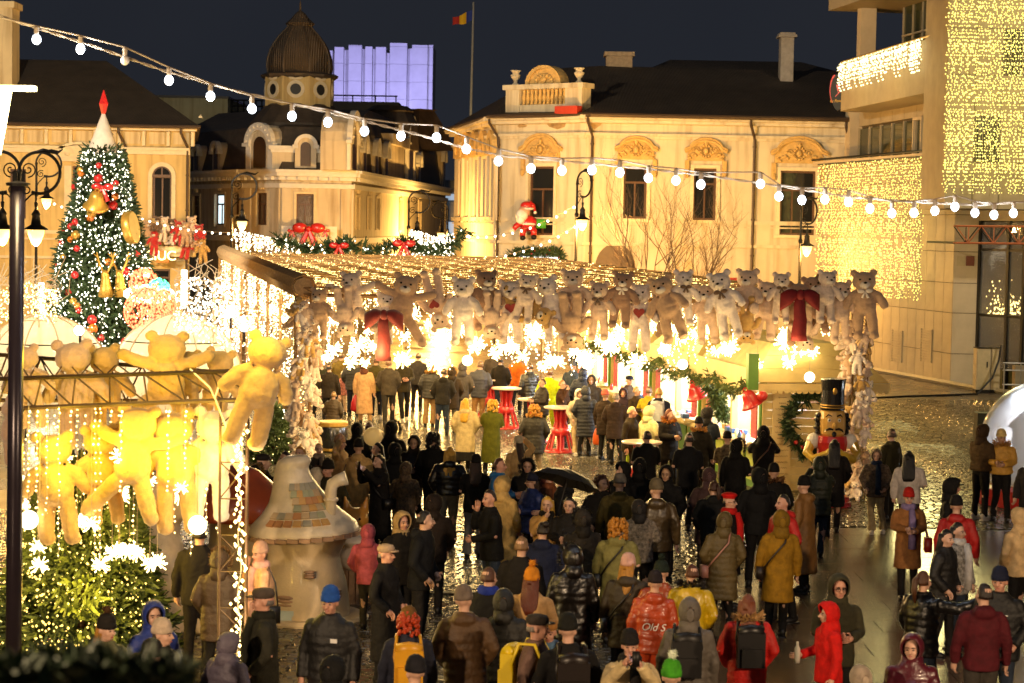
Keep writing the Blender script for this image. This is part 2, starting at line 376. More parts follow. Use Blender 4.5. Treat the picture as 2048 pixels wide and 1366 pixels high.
# ================================================================== LEFT YELLOW HOUSE
M_yel = plaster('yellow ochre plaster', (.62, .46, .20)); M_cream = plaster('cream plaster', (.66, .54, .33)); M_mould = mat('cream moulding', (.70, .60, .42), .8, var=.1, bump=.15)
M_roofd = tiles('dark brown roof tiles', (.055, .04, .028))
M_roofg = mat('grey brown sheet metal roof', (.085, .07, .055), .5, .2, var=.3, scale=1.0, bump=.2, bscale=6)
def left_house():
    D = 92; pa, pb = pcol(-60, D), pcol(378, D); M, L = plane(pa, pb)
    t = thing('yellow_house', 'yellow plastered house with dark hipped roof and arched window behind the Christmas tree', 'house', (pa[0] + L / 2, D, 0))
    ze = on(M, 250, 250)[1]; 
    holes = [rect(M, 305, 343, 352, 437), rect(M, 145, 172, 332, 437), rect(M, 300, 340, 538, 600), rect(M, 20, 52, 338, 437)]
    part('wall', wall_sheet(0, L, 0, ze - .05, holes), t, M, M_yel)
    SK = 2.75; part('side_wall', MB().slab([(L - .02, .01), (L, .01), (L - SK, 16), (L - SK - .02, 16)], 0, ze - .1), t, M, M_yel)
    for i, h in enumerate(holes): window(t, M, h, 2, .28 if i else 0)
    # arched head of the main window, with moulding
    h = holes[0]; cx = (h[0] + h[1]) / 2; r = (h[1] - h[0]) / 2
    fan = MB(); fan.prism(arch_poly(cx, h[3], r, 10), -.02, .06); part('fanlight', fan, t, M, M_glassdark)
    fr = MB(); arch_band(fr, cx, h[3], r * .86, r, -.05, .05); fr.bx(cx - .03, cx + .03, -.05, 0, h[3], h[3] + r * .9); fr.bx(h[0], h[1], -.06, .02, h[3] - .06, h[3] + .06); part('fanlight_frame', fr, t, M, M_wood)
    sur = MB(); arch_band(sur, cx, h[3], r * 1.02, r * 1.45, -.09, .02); sur.bx(h[0] - r * .45, h[0] - .01, -.09, .02, h[2], h[3]); sur.bx(h[1] + .01, h[1] + r * .45, -.09, .02, h[2], h[3]); part('window_surround', sur, t, M, M_mould)
    # left window: pilasters, curved pediment with carved leaves
    h = holes[1]; x0, x1 = h[0] - .35, h[1] + .35; cx = (h[0] + h[1]) / 2; zt = h[3] + .35
    ped = MB(); ped.bx(x0, h[0] - .02, -.14, .02, h[2], h[3]); ped.bx(h[1] + .02, x1, -.14, .02, h[2], h[3]); ped.bx(x0 - .2, x1 + .2, -.2, .02, h[3] + .2, zt)
    arch_band(ped, cx, zt + .02, 1.0, 1.18, -.24, .02, 12, .62)
    ped.prism(arch_poly(cx, zt, 1.0, 12, .62), -.06, .03)
    for k in range(7):
        a = PI * (k + .5) / 7; ped.ball((cx + .55 * math.cos(a), -.1, zt + .12 + .28 * math.sin(a)), (.14, .08, .09), 6, 4)
    part('pediment', ped, t, M, M_mould)
    # frieze under the eaves with raised panels and consoles
    fz = MB(); z0 = on(M, 250, 296)[1]; fz.bx(0, L, -.16, .03, z0 - .28, z0 - .08); fz.bx(0, L, -.24, .03, z0 - .08, z0 + .04)
    fz.bx(0, L + .3, -.35, .03, ze - .25, ze - .05)
    part('cornice', fz, t, M, M_mould)
    x = .4
    pm = MB().bx(0, .72, -.05, .02, 0, .55).mesh('frieze_panel', M_cream); cm = MB(); cm.bx(0, .14, -.22, .02, 0, .66); cm.ball((.07, -.2, .55), (.09, .08, .12), 6, 4); cm = cm.mesh('console', M_mould)
    while x < L - .6:
        part('frieze_panel', pm, t, M @ Matrix.Translation((x, 0, z0 + .2))); part('console', cm, t, M @ Matrix.Translation((x + .83, 0, z0 + .12))); x += 1.12
    for py, hh, d in ((470, .16, .1), (482, .08, .16), (520, .12, .12), (300, .1, .1)): z = on(M, 250, py)[1]; part('string_course', MB().bx(0, L, -d, .03, z, z + hh), t, M, M_mould)
    # roof (hipped) and gutter
    rf = MB(); zr = on(M, 150, 140)[1] + .6; o = .55
    e = [(-1, -o, ze - .05), (L + o, -o, ze - .05), (L + o - SK, 16, ze - .05), (-1, 16, ze - .05)]; xr = on(M, 150, 200)[0]
    rf.add(e + [(-1, 7, zr + .4), (xr, 7, zr + .4)], [(0, 1, 5, 4), (1, 2, 5), (2, 3, 4, 5), (0, 4, 3), (0, 3, 2, 1)])
    part('roof', rf, t, M, M_roofd)
    g = MB().tube([(-1, -o - .05, ze - .06), (L + o, -o - .05, ze - .06)], .09, 8); part('gutter', g, t, M, M_gutter)
    pipe(t, M, on(M, 252, 300)[0], .2, ze - .1); pipe(t, M, L - .1, .2, ze - .1)
    sg = MB().prism([(0, 0), (.22, 0), (.11, .16)], 0, .02).mesh('snow_guard', M_mould)
    for k in range(14): part('snow_guard', sg, t, M @ Matrix.Translation((.6 + k * .75, .75 + .06 * (k % 2), ze + .38 + (k % 2) * .05)))
    # balcony slab
    b = rect(M, 283, 405, 492, 504); bl = MB(); bl.bx(b[0], b[1] - .2, -1.0, 0, b[2], b[3]); bl.bx(b[0] + .1, b[1] - .3, -.85, 0, b[2] - .2, b[2]); part('balcony_slab', bl, t, M, M_mould)
    rl = MB(); zb = b[3]
    for k in range(14): x = b[0] + .1 + k * (b[1] - b[0] - .4) / 13; rl.bar((x, -.93, zb), (x, -.93, zb + .85), .018)
    rl.bar((b[0] + .05, -.93, zb + .85), (b[1] - .25, -.93, zb + .85), .03); part('balcony_railing', rl, t, M, M_iron)
    part('attic_chimney', MB().bx(0, 1.0, 3, 4.4, zr - 1.2, zr + 2.5).bx(-.12, 1.12, 2.88, 4.52, zr + 2.5, zr + 2.8), t, M @ Matrix.Translation((on(M, -52, 60)[0], 0, 0)), M_cream)
    s = rect(M, 318, 345, 506, 520); bd = MB(); q = rect(M, 312, 346, 496, 522); bd.bx(q[0] + .2, q[1], -1.15, -1.02, q[2] - .05, q[3] - .1); 
    sg = thing('cafe_sign', 'lit cafe lettering sign on orange board under the bear balcony', 'sign', tuple(M @ Vector((q[0], -1.1, q[2]))))
    part('board', bd, sg, M, mat('orange sign board', (.45, .16, .02), .5))
    me = text_mesh('CIUC', .62, .05, mat('lit sign lettering', (.9, .8, .5), emit=(1, .8, .35), es=4))
    part('lettering', me, sg, M @ Matrix.Translation(((q[0] + q[1]) / 2 + .02, -1.24, (q[2] + q[3]) / 2 - .05)) @ Matrix.Rotation(PI / 2, 4, 'X'))
    return M, L, t
ML, LL, t_left = left_house()

# ================================================================== CORNER HOUSE with carved pediments (right of centre)
M_bank = plaster('pale stone plaster', (.62, .54, .40)); M_ochre = mat('ochre carved stucco', (.55, .36, .13), .8, var=.2, scale=6, bump=.4, bscale=20)
M_patch = mat('peeling brown patch', (.33, .22, .10), .9, var=.4, scale=3, bump=.5)
def carved_pediment(t, M, cx, z, wd, dep=.28):
    mb = MB(); r = wd / 2
    mb.prism([(cx - r, z), (cx + r, z), (cx + r * .98, z + .30)] + [(cx + r * math.cos(a) * .9, z + .36 + r * .62 * math.sin(a)) for a in np.linspace(.35, PI - .35, 12)] + [(cx - r * .98, z + .30)], -.10, .03)
    arch = [(cx + r * .92 * math.cos(a), z + .36 + r * .64 * math.sin(a)) for a in np.linspace(.25, PI - .25, 13)]
    pts = [(cx + r * 1.16, z + .40)] + arch + [(cx - r * 1.16, z + .40)]
    mb.tube([(p[0], -.16, p[1]) for p in pts], .095, 6); mb.tube([(p[0], -.2, p[1] + .10) for p in pts], .05, 5)
    o = part('pediment', mb, t, M, M_ochre)
    # wreath and acanthus scrolls
    cv = MB(); cv.smooth = True; zc = z + .42
    for k in range(12): a = 2 * PI * k / 12; cv.ball((cx + .24 * math.cos(a), -.17, zc + .26 * math.sin(a)), .065, 5, 4)
    cv.ball((cx, -.17, zc), (.13, .1, .16), 6, 5); cv.ball((cx, -.18, zc + .36), (.10, .08, .12), 6, 4)
    for s in (-1, 1):
        for k in range(7):
            u = k / 6; cv.ball((cx + s * (.32 + u * r * .56), -.15, zc - .05 - .22 * u + .09 * math.sin(k * 2.2)), (.10 - .03 * u, .06, .085 - .03 * u), 5, 4)
        sp = [(cx + s * (.42 + .16 * math.cos(a) * (1 - a / 11)), -.16, zc + .02 + .16 * math.sin(a) * (1 - a / 11)) for a in np.linspace(0, 9, 16)]
        cv.tube(sp, .028, 5)
    part('carving', cv, o, M, M_ochre)
    for s in (-1, 1):
        lg = MB(); lg.bx(cx + s * (r + .02) - .09, cx + s * (r + .02) + .09, -.13, .03, z - .62, z); lg.ball((cx + s * (r + .02), -.13, z - .62), (.1, .1, .16), 6, 4)
        part('bracket', lg, o, M, M_ochre)
def corner_house():
    A, B, C, E = pcol(905, 104), pcol(985, 91), pcol(1165, 88), pcol(1700, 88.6)
    t = thing('corner_house', 'pale corner house with carved ochre window pediments and balustraded attic', 'house', (C[0], C[1], 0))
    faces = []
    for k, (p, q) in enumerate(((A, B), (B, C), (C, E))): M, L = plane(p, q); faces.append((M, L))
    M3, L3 = faces[2]; M2, L2 = faces[1]; M1, L1 = faces[0]
    ze = on(M3, 1300, 232)[1]
    # openings
    h3 = [rect(M3, 1247, 1293, 334, 437), rect(M3, 1387, 1432, 337, 440), rect(M3, 1560, 1630, 342, 470)]
    g3 = []
    h2 = [rect(M2, 1058, 1108, 333, 470)]
    h1 = []
    for k in range(5):
        x = 916 + k * 16.5; y0 = 322 - k * 1.4; h1.append(rect(M1, x, x + 7, y0, 445 - k * 1))
    for (M, L), hs in zip(faces, (h1, h2, h3 + g3)): part('wall', wall_sheet(0, L, 0, ze, hs), t, M, M_bank)
    for h in h3: window(t, M3, h, 2 if h[1] - h[0] < 1.3 else 3, .3)
    for h in h2: window(t, M2, h, 2, .33)
    for h in h1: window(t, M1, h, 1, .3)
    # end wall and rear
    part('side_wall', MB().bx(L3 - .05, L3, .05, 22, 0, ze), t, M3, M_bank)
    # mouldings per face
    for (M, L) in faces:
        c = MB(); c.bx(-.1, L + .1, -.18, .03, ze - .9, ze - .78); c.bx(-.1, L + .1, -.10, .03, ze - 1.02, ze - .9)
        c.bx(-.2, L + .2, -.30, .03, ze - .35, ze - .2); c.bx(-.3, L + .3, -.5, .03, ze - .2, ze - .02)
        part('cornice', c, t, M, M_bank)
        for py, hh, d in ((440, .18, .12), (452, .06, .08), (488, .14, .16)):
            z = on(M3, 1400, py)[1]; part('string_course', MB().bx(-.08, L + .08, -d, .03, z - hh, z), t, M, M_bank)
    gm = MB(); 
    for (M, L) in faces:
        for py in np.arange(350, 436, 17): z = on(M3, 1400, py)[1]
    # window surrounds + pediments
    for M, hs in ((M3, h3), (M2, h2)):
        for h in hs:
            cx = (h[0] + h[1]) / 2; wd = h[1] - h[0]; s = MB(); q = .16
            s.bx(h[0] - q, h[0] - .01, -.08, .03, h[2], h[3] + q); s.bx(h[1] + .01, h[1] + q, -.08, .03, h[2], h[3] + q); s.bx(h[0] - .005, h[1] + .005, -.08, .03, h[3] + .01, h[3] + q)
            s.bx(h[0] - .3, h[1] + .3, -.2, .03, h[2] - .14, h[2] - .01)
            part('window_surround', s, t, M, M_mould)
            carved_pediment(t, M, cx, h[3] + .34, wd + .62)
    hd = []
    for h in h1:
        cx = (h[0] + h[1]) / 2; wd = h[1] - h[0]; mb = MB(); mb.bx(cx - wd * .95, cx + wd * .95, -.2, .03, h[3] + .15, h[3] + .5); arch_band(mb, cx, h[3] + .5, 0.01, wd * .85, -.22, .03, 8, .9); mb.ball((cx, -.24, h[3] + .6), (.3, .1, .3), 6, 4)
        part('pediment', mb, t, M1, M_ochre)
        pl = MB(); pl.bx(h[1] + wd * .35, h[1] + wd * .7, -.12, .03, h[2], h[3] + .1); part('pilaster', pl, t, M1, M_bank)
    # peeling patches
    pr = random.Random(4)
    for px, py, wx, wz in ((1010, 243, .8, .2), (1045, 252, .6, .12), (1080, 240, 1.2, .28), (1115, 247, 1.5, .3), (1140, 238, .8, .2)):
        x, z = on(M2, px, py); n = 9
        part('peeling_patch', MB().prism([(x + wx * .5 * math.cos(a) * pr.uniform(.6, 1), z + wz * math.sin(a) * pr.uniform(.5, 1)) for a in np.linspace(0, 2 * PI, n)[:-1]], -.012, 0), t, M2, M_patch)
    for px, py, wx, wz in ((1190, 245, 1.0, .3), (1225, 240, 1.3, .2)):
        x, z = on(M3, px, py)
        part('peeling_patch', MB().prism([(x + wx * .5 * math.cos(a) * pr.uniform(.6, 1), z + wz * math.sin(a) * pr.uniform(.5, 1)) for a in np.linspace(0, 2 * PI, 9)[:-1]], -.012, 0), t, M3, M_patch)
    # ground-floor arch
    x0, z0 = on(M3, 1190, 535); x1, _ = on(M3, 1270, 535); zt = on(M3, 1230, 487)[1]; cx = (x0 + x1) / 2; r = (x1 - x0) / 2
    a = MB(); a.prism(arch_poly(cx, z0, r, 14, zt - z0), -.06, .02); part('archway', a, t, M3, mat('brown shutter', (.12, .08, .05), .6))
    aw = MB(); aw.bx(cx - 2.0, x1 + 5, -1.1, 0, z0 - .75, z0 - .35); part('awning', aw, t, M3, mat('red awning', (.35, .03, .02), .7))
    for px in (1183, 1507): pipe(t, M3, on(M3, px, 350)[0], .2, ze - .05)
    pipe(t, M2, on(M2, 999, 350)[0], .2, ze - .05); pipe(t, M3, L3 - .25, .2, ze - .05)
    # roofs
    zr = on(M3, 1300, 150)[1] + 1.0
    rf = MB(); P = [Vector((*p, ze)) for p in (A, B, C, E)]; out = [Vector((-.5, -.4, 0)), Vector((-.3, -.55, 0)), Vector((.2, -.6, 0)), Vector((.3, -.6, 0))]
    Eo = [p + q for p, q in zip(P, out)]
    Rg = [Vector((GX(930, 112), 112, ze + .8)), Vector((GX(1100, 98), 98, zr)), Vector((GX(1190, 96), 96, zr)), Vector((GX(1700, 97), 97, zr))]
    bk = [Vector((v.x, 125, ze - 1)) for v in Rg]
    vs = Eo + Rg + bk
    rf.add(vs, [(0, 1, 5, 4), (1, 2, 6, 5), (2, 3, 7, 6), (4, 5, 9, 8), (5, 6, 10, 9), (6, 7, 11, 10)]); part('roof', rf, t, None, M_roofd)
    # upper hipped roof slab further right
    up = MB(); zz = on(M3, 1450, 127)[1] + 1.2; up.add([(GX(1270, 97), 97, zr - .2), (GX(1700, 97), 97, zr - .2), (GX(1330, 101), 101, zz), (GX(1590, 101), 101, zz), (GX(1330, 108), 108, zz), (GX(1590, 108), 108, zz), (GX(1270, 112), 112, zr - .2), (GX(1700, 112), 112, zr - .2)], [(0, 1, 3, 2), (2, 3, 5, 4), (1, 7, 5, 3), (0, 2, 4, 6), (6, 4, 5, 7)])
    part('upper_roof', up, t, None, M_roofd)
    g = MB().tube([(p.x, p.y - .05, ze - .02) for p in Eo], .1, 8); part('gutter', g, t, None, M_gutter)
    ch = part('chimney', MB().bx(-.62, .62, -.5, .5, 0, 1.4).bx(-.72, .72, -.6, .6, 1.4, 1.6), t, Matrix.Translation((GX(1228, 96.5), 96.5, ZP(1228, 147, 96.5) - .6)), mat('chimney brick', (.36, .25, .15), .9, var=.25, scale=6))
    c2 = MB().bx(-.3, .3, -.4, .4, 0, 2.1); c2.bx(-.42, .42, -.55, .55, 2.1, 2.22); c2.bx(-.36, .36, -.45, .45, 2.22, 2.32); part('chimney', c2, t, Matrix.Translation((GX(1560, 95), 95, ZP(1560, 165, 95))), mat('chimney render', (.42, .34, .27), .9, var=.2))
    # attic balustrade over the corner
    x0, x1 = on(M2, 1014, 200)[0], on(M2, 1166, 200)[0]; zb = ze + .15; zt = on(M2, 1090, 178)[1]
    at = MB(); at.bx(x0, x1, -.05, .6, zb, zb + .35); at.bx(x0, x0 + .75, -.1, .6, zb, zt); at.bx(x1 - .9, x1, -.1, .6, zb, zt); at.bx(x0 - .12, x1 + .12, -.2, .7, zt, zt + .22); at.bx(x0 + .75, x1 - .9, .25, .5, zb + .35, zt)
    part('attic_parapet', at, t, M2, M_bank)
    bm_ = MB(); bm_.smooth = True; bm_.lathe([(.07, 0), (.09, .05), (.05, .12), (.10, .3), (.055, .55), (.08, .66), (.08, .72)], n=8); bme = bm_.mesh('baluster', M_ochre)
    nb = 11; hh = (zt - zb - .35) / .72
    for k in range(nb): part('baluster', bme, t, M2 @ Matrix.Translation((x0 + .9 + k * (x1 - x0 - 1.95) / (nb - 1), .08, zb + .35)) @ Matrix.Diagonal((1.1, 1.1, hh, 1)))
    cx = on(M2, 1087, 170)[0]; ar = MB(); ar.prism(arch_poly(cx, zt + .22, .82, 14, .68), .05, .5); arch_band(ar, cx, zt + .22, .8, .98, -.08, .6, 14, .86); part('arched_crest', ar, t, M2, M_ochre)
    cv = MB(); cv.smooth = True
    for k in range(9): a = PI * k / 8; cv.ball((cx + .45 * math.cos(a), .02, zt + .3 + .32 * math.sin(a)), (.1, .08, .1), 6, 4)
    cv.ball((cx, .0, zt + .45), (.16, .1, .2), 6, 5); part('carving', cv, t, M2, M_ochre)
    um = MB(); um.smooth = True; um.lathe([(.16, 0), (.16, .06), (.07, .14), (.10, .22), (.20, .36), (.24, .46), (.14, .52), (.17, .6), (.25, .66), (.22, .68)], n=12); ume = um.mesh('urn', M_bank)
    for px in (1026, 1153): part('urn', ume, t, M2 @ Matrix.Translation((on(M2, px, 160)[0], .2, zt + .22)))
    part('red_roof_box', MB().bx(-.6, .6, -.2, .2, 0, .35), t, M2 @ Matrix.Translation((on(M2, 1146, 213)[0], -.35, ze + .02)), mat('red box', (.45, .04, .02), .5))
    # shop front with garland
    x0, z0 = on(M2, 1032, 530); x1, z1 = on(M2, 1130, 500)
    return (M1, M2, M3), t
MC, t_corner = corner_house()

# ================================================================== DOMED MANSARD HOUSE
M_dome_w = plaster('warm cream plaster', (.62, .54, .41)); M_mans = mat('brown mansard slate', (.075, .055, .04), .6, .1, var=.35, scale=2, bump=.35, bscale=9)
def round_top(mb, cx, z0, r, h, y0, y1, n=10): mb.prism([(cx - r, z0), (cx + r, z0)] + [(cx + r * math.cos(a), z0 + h + r * math.sin(a)) for a in np.linspace(0, PI, n)], y0, y1)
def dormer(t, M, cx, z0, r, h, big=False):
    """gabled dormer with white moulded surround and arched window"""
    b = MB(); round_top(b, cx, z0, r, h, -.12, 1.4); d = part('dormer', b, t, M, M_dome_w)
    s = MB(); arch_band(s, cx, z0 + h, r * .78 if not big else r * .72, r * 1.12, -.3, .0, 12)
    s.bx(cx - r * 1.25, cx - r * .72, -.3, 0, z0 + h - .12, z0 + h + .06); s.bx(cx + r * .72, cx + r * 1.25, -.3, 0, z0 + h - .12, z0 + h + .06)
    if big:
        for k in range(9): a = PI * (k + .5) / 9; s.ball((cx + r * .93 * math.cos(a), -.32, z0 + h + r * .93 * math.sin(a)), .07, 5, 4)
        s.bx(cx - r * 1.05, cx - r * .7, -.2, 0, z0, z0 + h - .12); s.bx(cx + r * .7, cx + r * 1.05, -.2, 0, z0, z0 + h - .12)
    part('dormer_moulding', s, d, M, M_white)
    wv = MB(); round_top(wv, cx, z0 + .1, r * .48, h * .86, -.16, -.1); part('dormer_window', wv, d, M, mat('brown arched sash', (.05, .025, .015), .3))
    return d
def dome_house():
    Pl, Pm, Pn, Po, Pr = pcol(340, 117), pcol(488, 107), pcol(560, 105), pcol(700, 105.5), pcol(888, 150)
    t = thing('domed_house', 'cream corner house with dark mansard roof and octagonal domed turret', 'house', ((Pn[0] + Po[0]) / 2, 105, 0))
    ML_, LL_ = plane(Pl, Pm); MG, LG = plane(Pm, Pn); MN, LN = plane(Pn, Po); MR, LR = plane(Po, Pr)
    zc = on(MN, 612, 340)[1]
    def upx(M, lst): return [rect(M, *q) for q in lst]
    hl = upx(ML_, [(386, 400, 392, 452), (431, 450, 388, 450), (470, 486, 388, 450)]); hg = upx(MG, [(514, 535, 386, 450)]); hn = upx(MN, [(593, 627, 388, 451)])
    hr = upx(MR, [(680 + 0, 687, 389, 452)] if False else [(704, 709, 390, 452), (711.5, 718, 394, 455), (735, 741, 396, 456), (752, 758, 397, 457), (798, 804, 400, 460), (836, 841, 403, 462)])
    lit = mat('blue white lit window', (.8, .9, .9), emit=(.72, .95, 1), es=1.6)
    for M, L, hs in ((ML_, LL_, hl), (MG, LG, hg), (MN, LN, hn), (MR, LR, hr)):
        part('wall', wall_sheet(0, L, 0, zc, hs), t, M, M_dome_w)
        for i, h in enumerate(hs):
            window(t, M, h, 2 if h[1] - h[0] > .7 or M is ML_ or M is MG else 1, .33, glass=lit if (M is ML_ and i == 1) else mat('curtained glass', (.10, .07, .05), .15, var=.3, scale=3))
            s = MB(); s.bx(h[0] - .14, h[0] - .01, -.07, .03, h[2] - .1, h[3] + .12); s.bx(h[1] + .01, h[1] + .14, -.07, .03, h[2] - .1, h[3] + .12); s.bx(h[0] - .005, h[1] + .005, -.07, .03, h[3] + .01, h[3] + .12)
            cx = (h[0] + h[1]) / 2; s.bx(cx - .2, cx + .2, -.12, .03, h[3] + .18, h[3] + .6); s.ball((cx, -.12, h[3] + .36), (.16, .08, .18), 6, 4)
            part('window_surround', s, t, M, M_mould)
        c = MB(); c.bx(-.15, L + .15, -.25, .03, zc - .55, zc - .35); c.bx(-.25, L + .25, -.5, .03, zc - .35, zc - .15); c.bx(-.3, L + .3, -.62, .03, zc - .15, zc)
        x = .3
        while x < L - .2: c.bx(x, x + .14, -.42, -.02, zc - .55, zc - .36); x += .55
        part('cornice', c, t, M, M_white)
        for py, d, e, f in ((372, .2, .12, .12), (478, .3, .2, .1)): zs = on(MN, 612, py)[1]; part('string_course', MB().bx(-.1, L + .1, -d, .03, zs - e, zs + f), t, M, M_white)
        zs = on(MN, 612, 372)[1]
        for x in (0.05, L - .55): part('pilaster', MB().bx(x, x + .5, -.12, .02, 0, zs - .13), t, M, M_dome_w)
    # mansard shells
    zm = zc + 2.5
    vs = [Vector((*p, zc)) for p in (Pl, Pm, Pn, Po, Pr)]; top = [v + Vector((.35 * (k - 2) * -.3, 1.1, 2.3)) for k, v in enumerate(vs)]
    cen = [Vector((v.x * .86 - 1, max(v.y, 112) + 4, zm + 1.3)) for v in top]
    mb = MB(); mb.add(vs + top + cen, [(k, k + 1, k + 6, k + 5) for k in range(4)] + [(k + 5, k + 6, k + 11, k + 10) for k in range(4)]); part('mansard_roof', mb, t, None, M_mans)
    # gables and dormers
    cx, z0 = on(MG, 518, 336)[0], zc; dormer(t, MG, cx + .2, z0, 1.02, 1.35, True)
    x, _ = on(ML_, 436, 330); dormer(t, ML_, x, zc, .55, 1.05)
    x, _ = on(ML_, 397, 330); dormer(t, ML_, x, zc, .5, 1.0)
    x, _ = on(MN, 611, 330); dormer(t, MN, x, zc + .1, .56, 1.15)
    for px, r, h, big in ((703, 1.5, 1.5, True), (725, .8, 1.2, False), (749, .8, 1.2, False), (769, .8, 1.2, False), (818, 1.9, 2.1, True), (835, .8, 1.2, False), (885, .9, 2.0, False)):
        x, _ = on(MR, px, 330); dormer(t, MR, x, zc, r, h, big)
    # parapet pieces flanking the turret bay
    for M, a, b in ((MN, 545, 588), (MN, 634, 690)):
        x0, x1 = on(M, a, 310)[0], on(M, b, 310)[0]; z1 = on(M, 600, 292)[1]; p = MB(); p.bx(x0, x1, .2, .7, zc, z1 - .35); part('parapet', p, t, M, M_dome_w)
        q = MB(); q.bx(x0 - .1, x1 + .1, .05, .8, z1 - .35, z1 - .2); q.bx(x0 - .2, x1 + .2, -.05, .9, z1 - .2, z1); part('parapet_coping', q, t, M, M_white)
    x0, x1 = on(MR, 774, 330)[0], on(MR, 805, 330)[0]; p = MB(); p.bx(x0, x1, -.1, 1, zc, zc + 2.0); p.bx(x0 - .4, x1 + .4, -.4, 1.2, zc + 2.0, zc + 2.6); part('parapet', p, t, MR, M_dome_w)
    # balcony with white balusters
    x0, x1 = on(MN, 562, 465)[0], on(MN, 672, 465)[0]; zb = on(MN, 612, 476)[1]; zt = on(MN, 612, 453)[1]
    b = MB(); b.bx(x0, x1, -1.2, 0, zb - .15, zb); b.bx(x0, x1, -1.22, -1.0, zt - .1, zt + .02); b.bx(x0, x0 + .35, -1.2, -1.0, zb, zt); b.bx(x1 - .35, x1, -1.2, -1.0, zb, zt); part('balcony', b, t, MN, M_white)
    bb = MB(); bb.smooth = True; bb.lathe([(.05, 0), (.07, .04), (.035, .1), (.075, .22), (.04, .42), (.06, .5), (.06, .52)], n=7); bme = bb.mesh('baluster', M_white); n = 17
    for k in range(n): part('baluster', bme, t, MN @ Matrix.Translation((x0 + .5 + k * (x1 - x0 - 1.0) / (n - 1), -1.1, zb)) @ Matrix.Diagonal((1.2, 1.2, (zt - zb - .1) / .52, 1)))
    # curved lower roof, octagonal drum, dome
    Dc = 110; cx = GX(594, Dc); zd = ZP(594, 216, Dc); zd1 = ZP(594, 156, Dc); k8 = 8
    lo = MB(); lo.lathe([(3.0, zm - 2.2), (3.05, zm - 1.0), (2.75, zm + .1), (2.2, zd - .3), (1.9, zd + .05)], (cx, Dc, 0), 16); part('lower_dome', lo, t, None, M_mans)
    dr = MB(); r8 = 1.78 / math.cos(PI / 8)
    oc = [(cx + r8 * math.cos(PI / 8 + 2 * PI * k / 8), Dc + r8 * math.sin(PI / 8 + 2 * PI * k / 8)) for k in range(8)]; dr.slab(oc, zd, zd1); part('turret_drum', dr, t, None, M_yel)
    cn = MB(); cn.lathe([(1.9, zd1 - .12), (2.1, zd1), (2.15, zd1 + .12), (1.95, zd1 + .22)], (cx, Dc, 0), 8, None); cn.lathe([(1.9, zd), (2.0, zd + .05), (1.9, zd + .15)], (cx, Dc, 0), 8); part('turret_cornice', cn, t, None, M_mans)
    for k in range(8):
        a = 2 * PI * k / 8; Mx = Matrix.Translation((cx, Dc, (zd + zd1) / 2 + .1)) @ Matrix.Rotation(a + PI / 2, 4, 'Z') @ Matrix.Translation((0, -1.79, 0))
        if math.sin(a) > .3: continue
        g = MB(); arch_band(g, 0, 0, .30, .48, -.07, 0, 10); arch_band(g, 0, 0, -.30, -.48, -.07, 0, 10); g.ball((0, -.05, .62), (.4, .06, .14), 6, 4); o = part('oculus_moulding', g, t, Mx, M_mould)
        q = MB(); q.prism([(.30 * math.cos(x), .30 * math.sin(x)) for x in np.linspace(0, 2 * PI, 14)[:-1]], -.03, .0); part('oculus_glass', q, o, Mx, mat('dull dark glass', (.015, .014, .014), .6, var=0))
    zt = ZP(594, 50, Dc); dm = MB(); H = zt - zd1 - .2; n8 = 16; dm.smooth = False
    prof = [(1.78, 0), (1.84, .14), (1.80, .3), (1.66, .47), (1.42, .63), (1.12, .78), (.80, .90), (.66, .96), (.70, 1.0)]
    dm.lathe([(r, zd1 + .2 + H * u) for r, u in prof], (cx, Dc, 0), 16); dm.lathe([(.78, zt), (.80, zt + .08), (.5, zt + .35), (.28, zt + .62), (.06, zt + .8), (.04, zt + 1.2), (.01, zt + 1.35)], (cx, Dc, 0), 8)
    part('dome', dm, t, None, tiles('fish scale dome slate', (.07, .05, .035), 3.2, .05))
    # ribs of the dome
    rb = MB()
    for k in range(8): a = 2 * PI * k / 8 + PI / 8; rb.tube([(cx + (r + .02) * math.cos(a), Dc + (r + .02) * math.sin(a), zd1 + .2 + H * u) for r, u in prof], .05, 5)
    part('dome_rib', rb, t, None, M_mans)
    # air conditioner, cable
    x, z = on(MN, 548, 440); ac = MB(); ac.bx(x, x + .6, -.4, -.05, z - .25, z + .25); o = part('air_conditioner', ac, t, MG, M_white)
    fa = MB(); fa.prism([(x + .25 + .19 * math.cos(a), z + .19 * math.sin(a)) for a in np.linspace(0, 2 * PI, 13)[:-1]], -.43, -.405); part('fan_grille', fa, o, MG, M_iron)
    # chimney-like second turret roof and block behind
    tr = MB(); c2 = (GX(775, 128), 128); tr.lathe([(1.9, ZP(775, 300, 128)), (1.75, ZP(775, 245, 128)), (1.4, ZP(775, 226, 128)), (1.55, ZP(775, 222, 128)), (1.1, ZP(775, 212, 128))], (*c2, 0), 8); part('small_turret', tr, t, None, M_mans)
    t2 = MB(); c2 = (GX(835, 140), 140); t2.lathe([(2.6, ZP(835, 300, 140)), (1.5, ZP(835, 245, 140)), (1.0, ZP(835, 222, 140)), (1.2, ZP(835, 219, 140))], (*c2, 0), 4); part('small_turret', t2, t, None, M_mans)
    return (ML_, MG, MN, MR), t
MD, t_dome = dome_house()

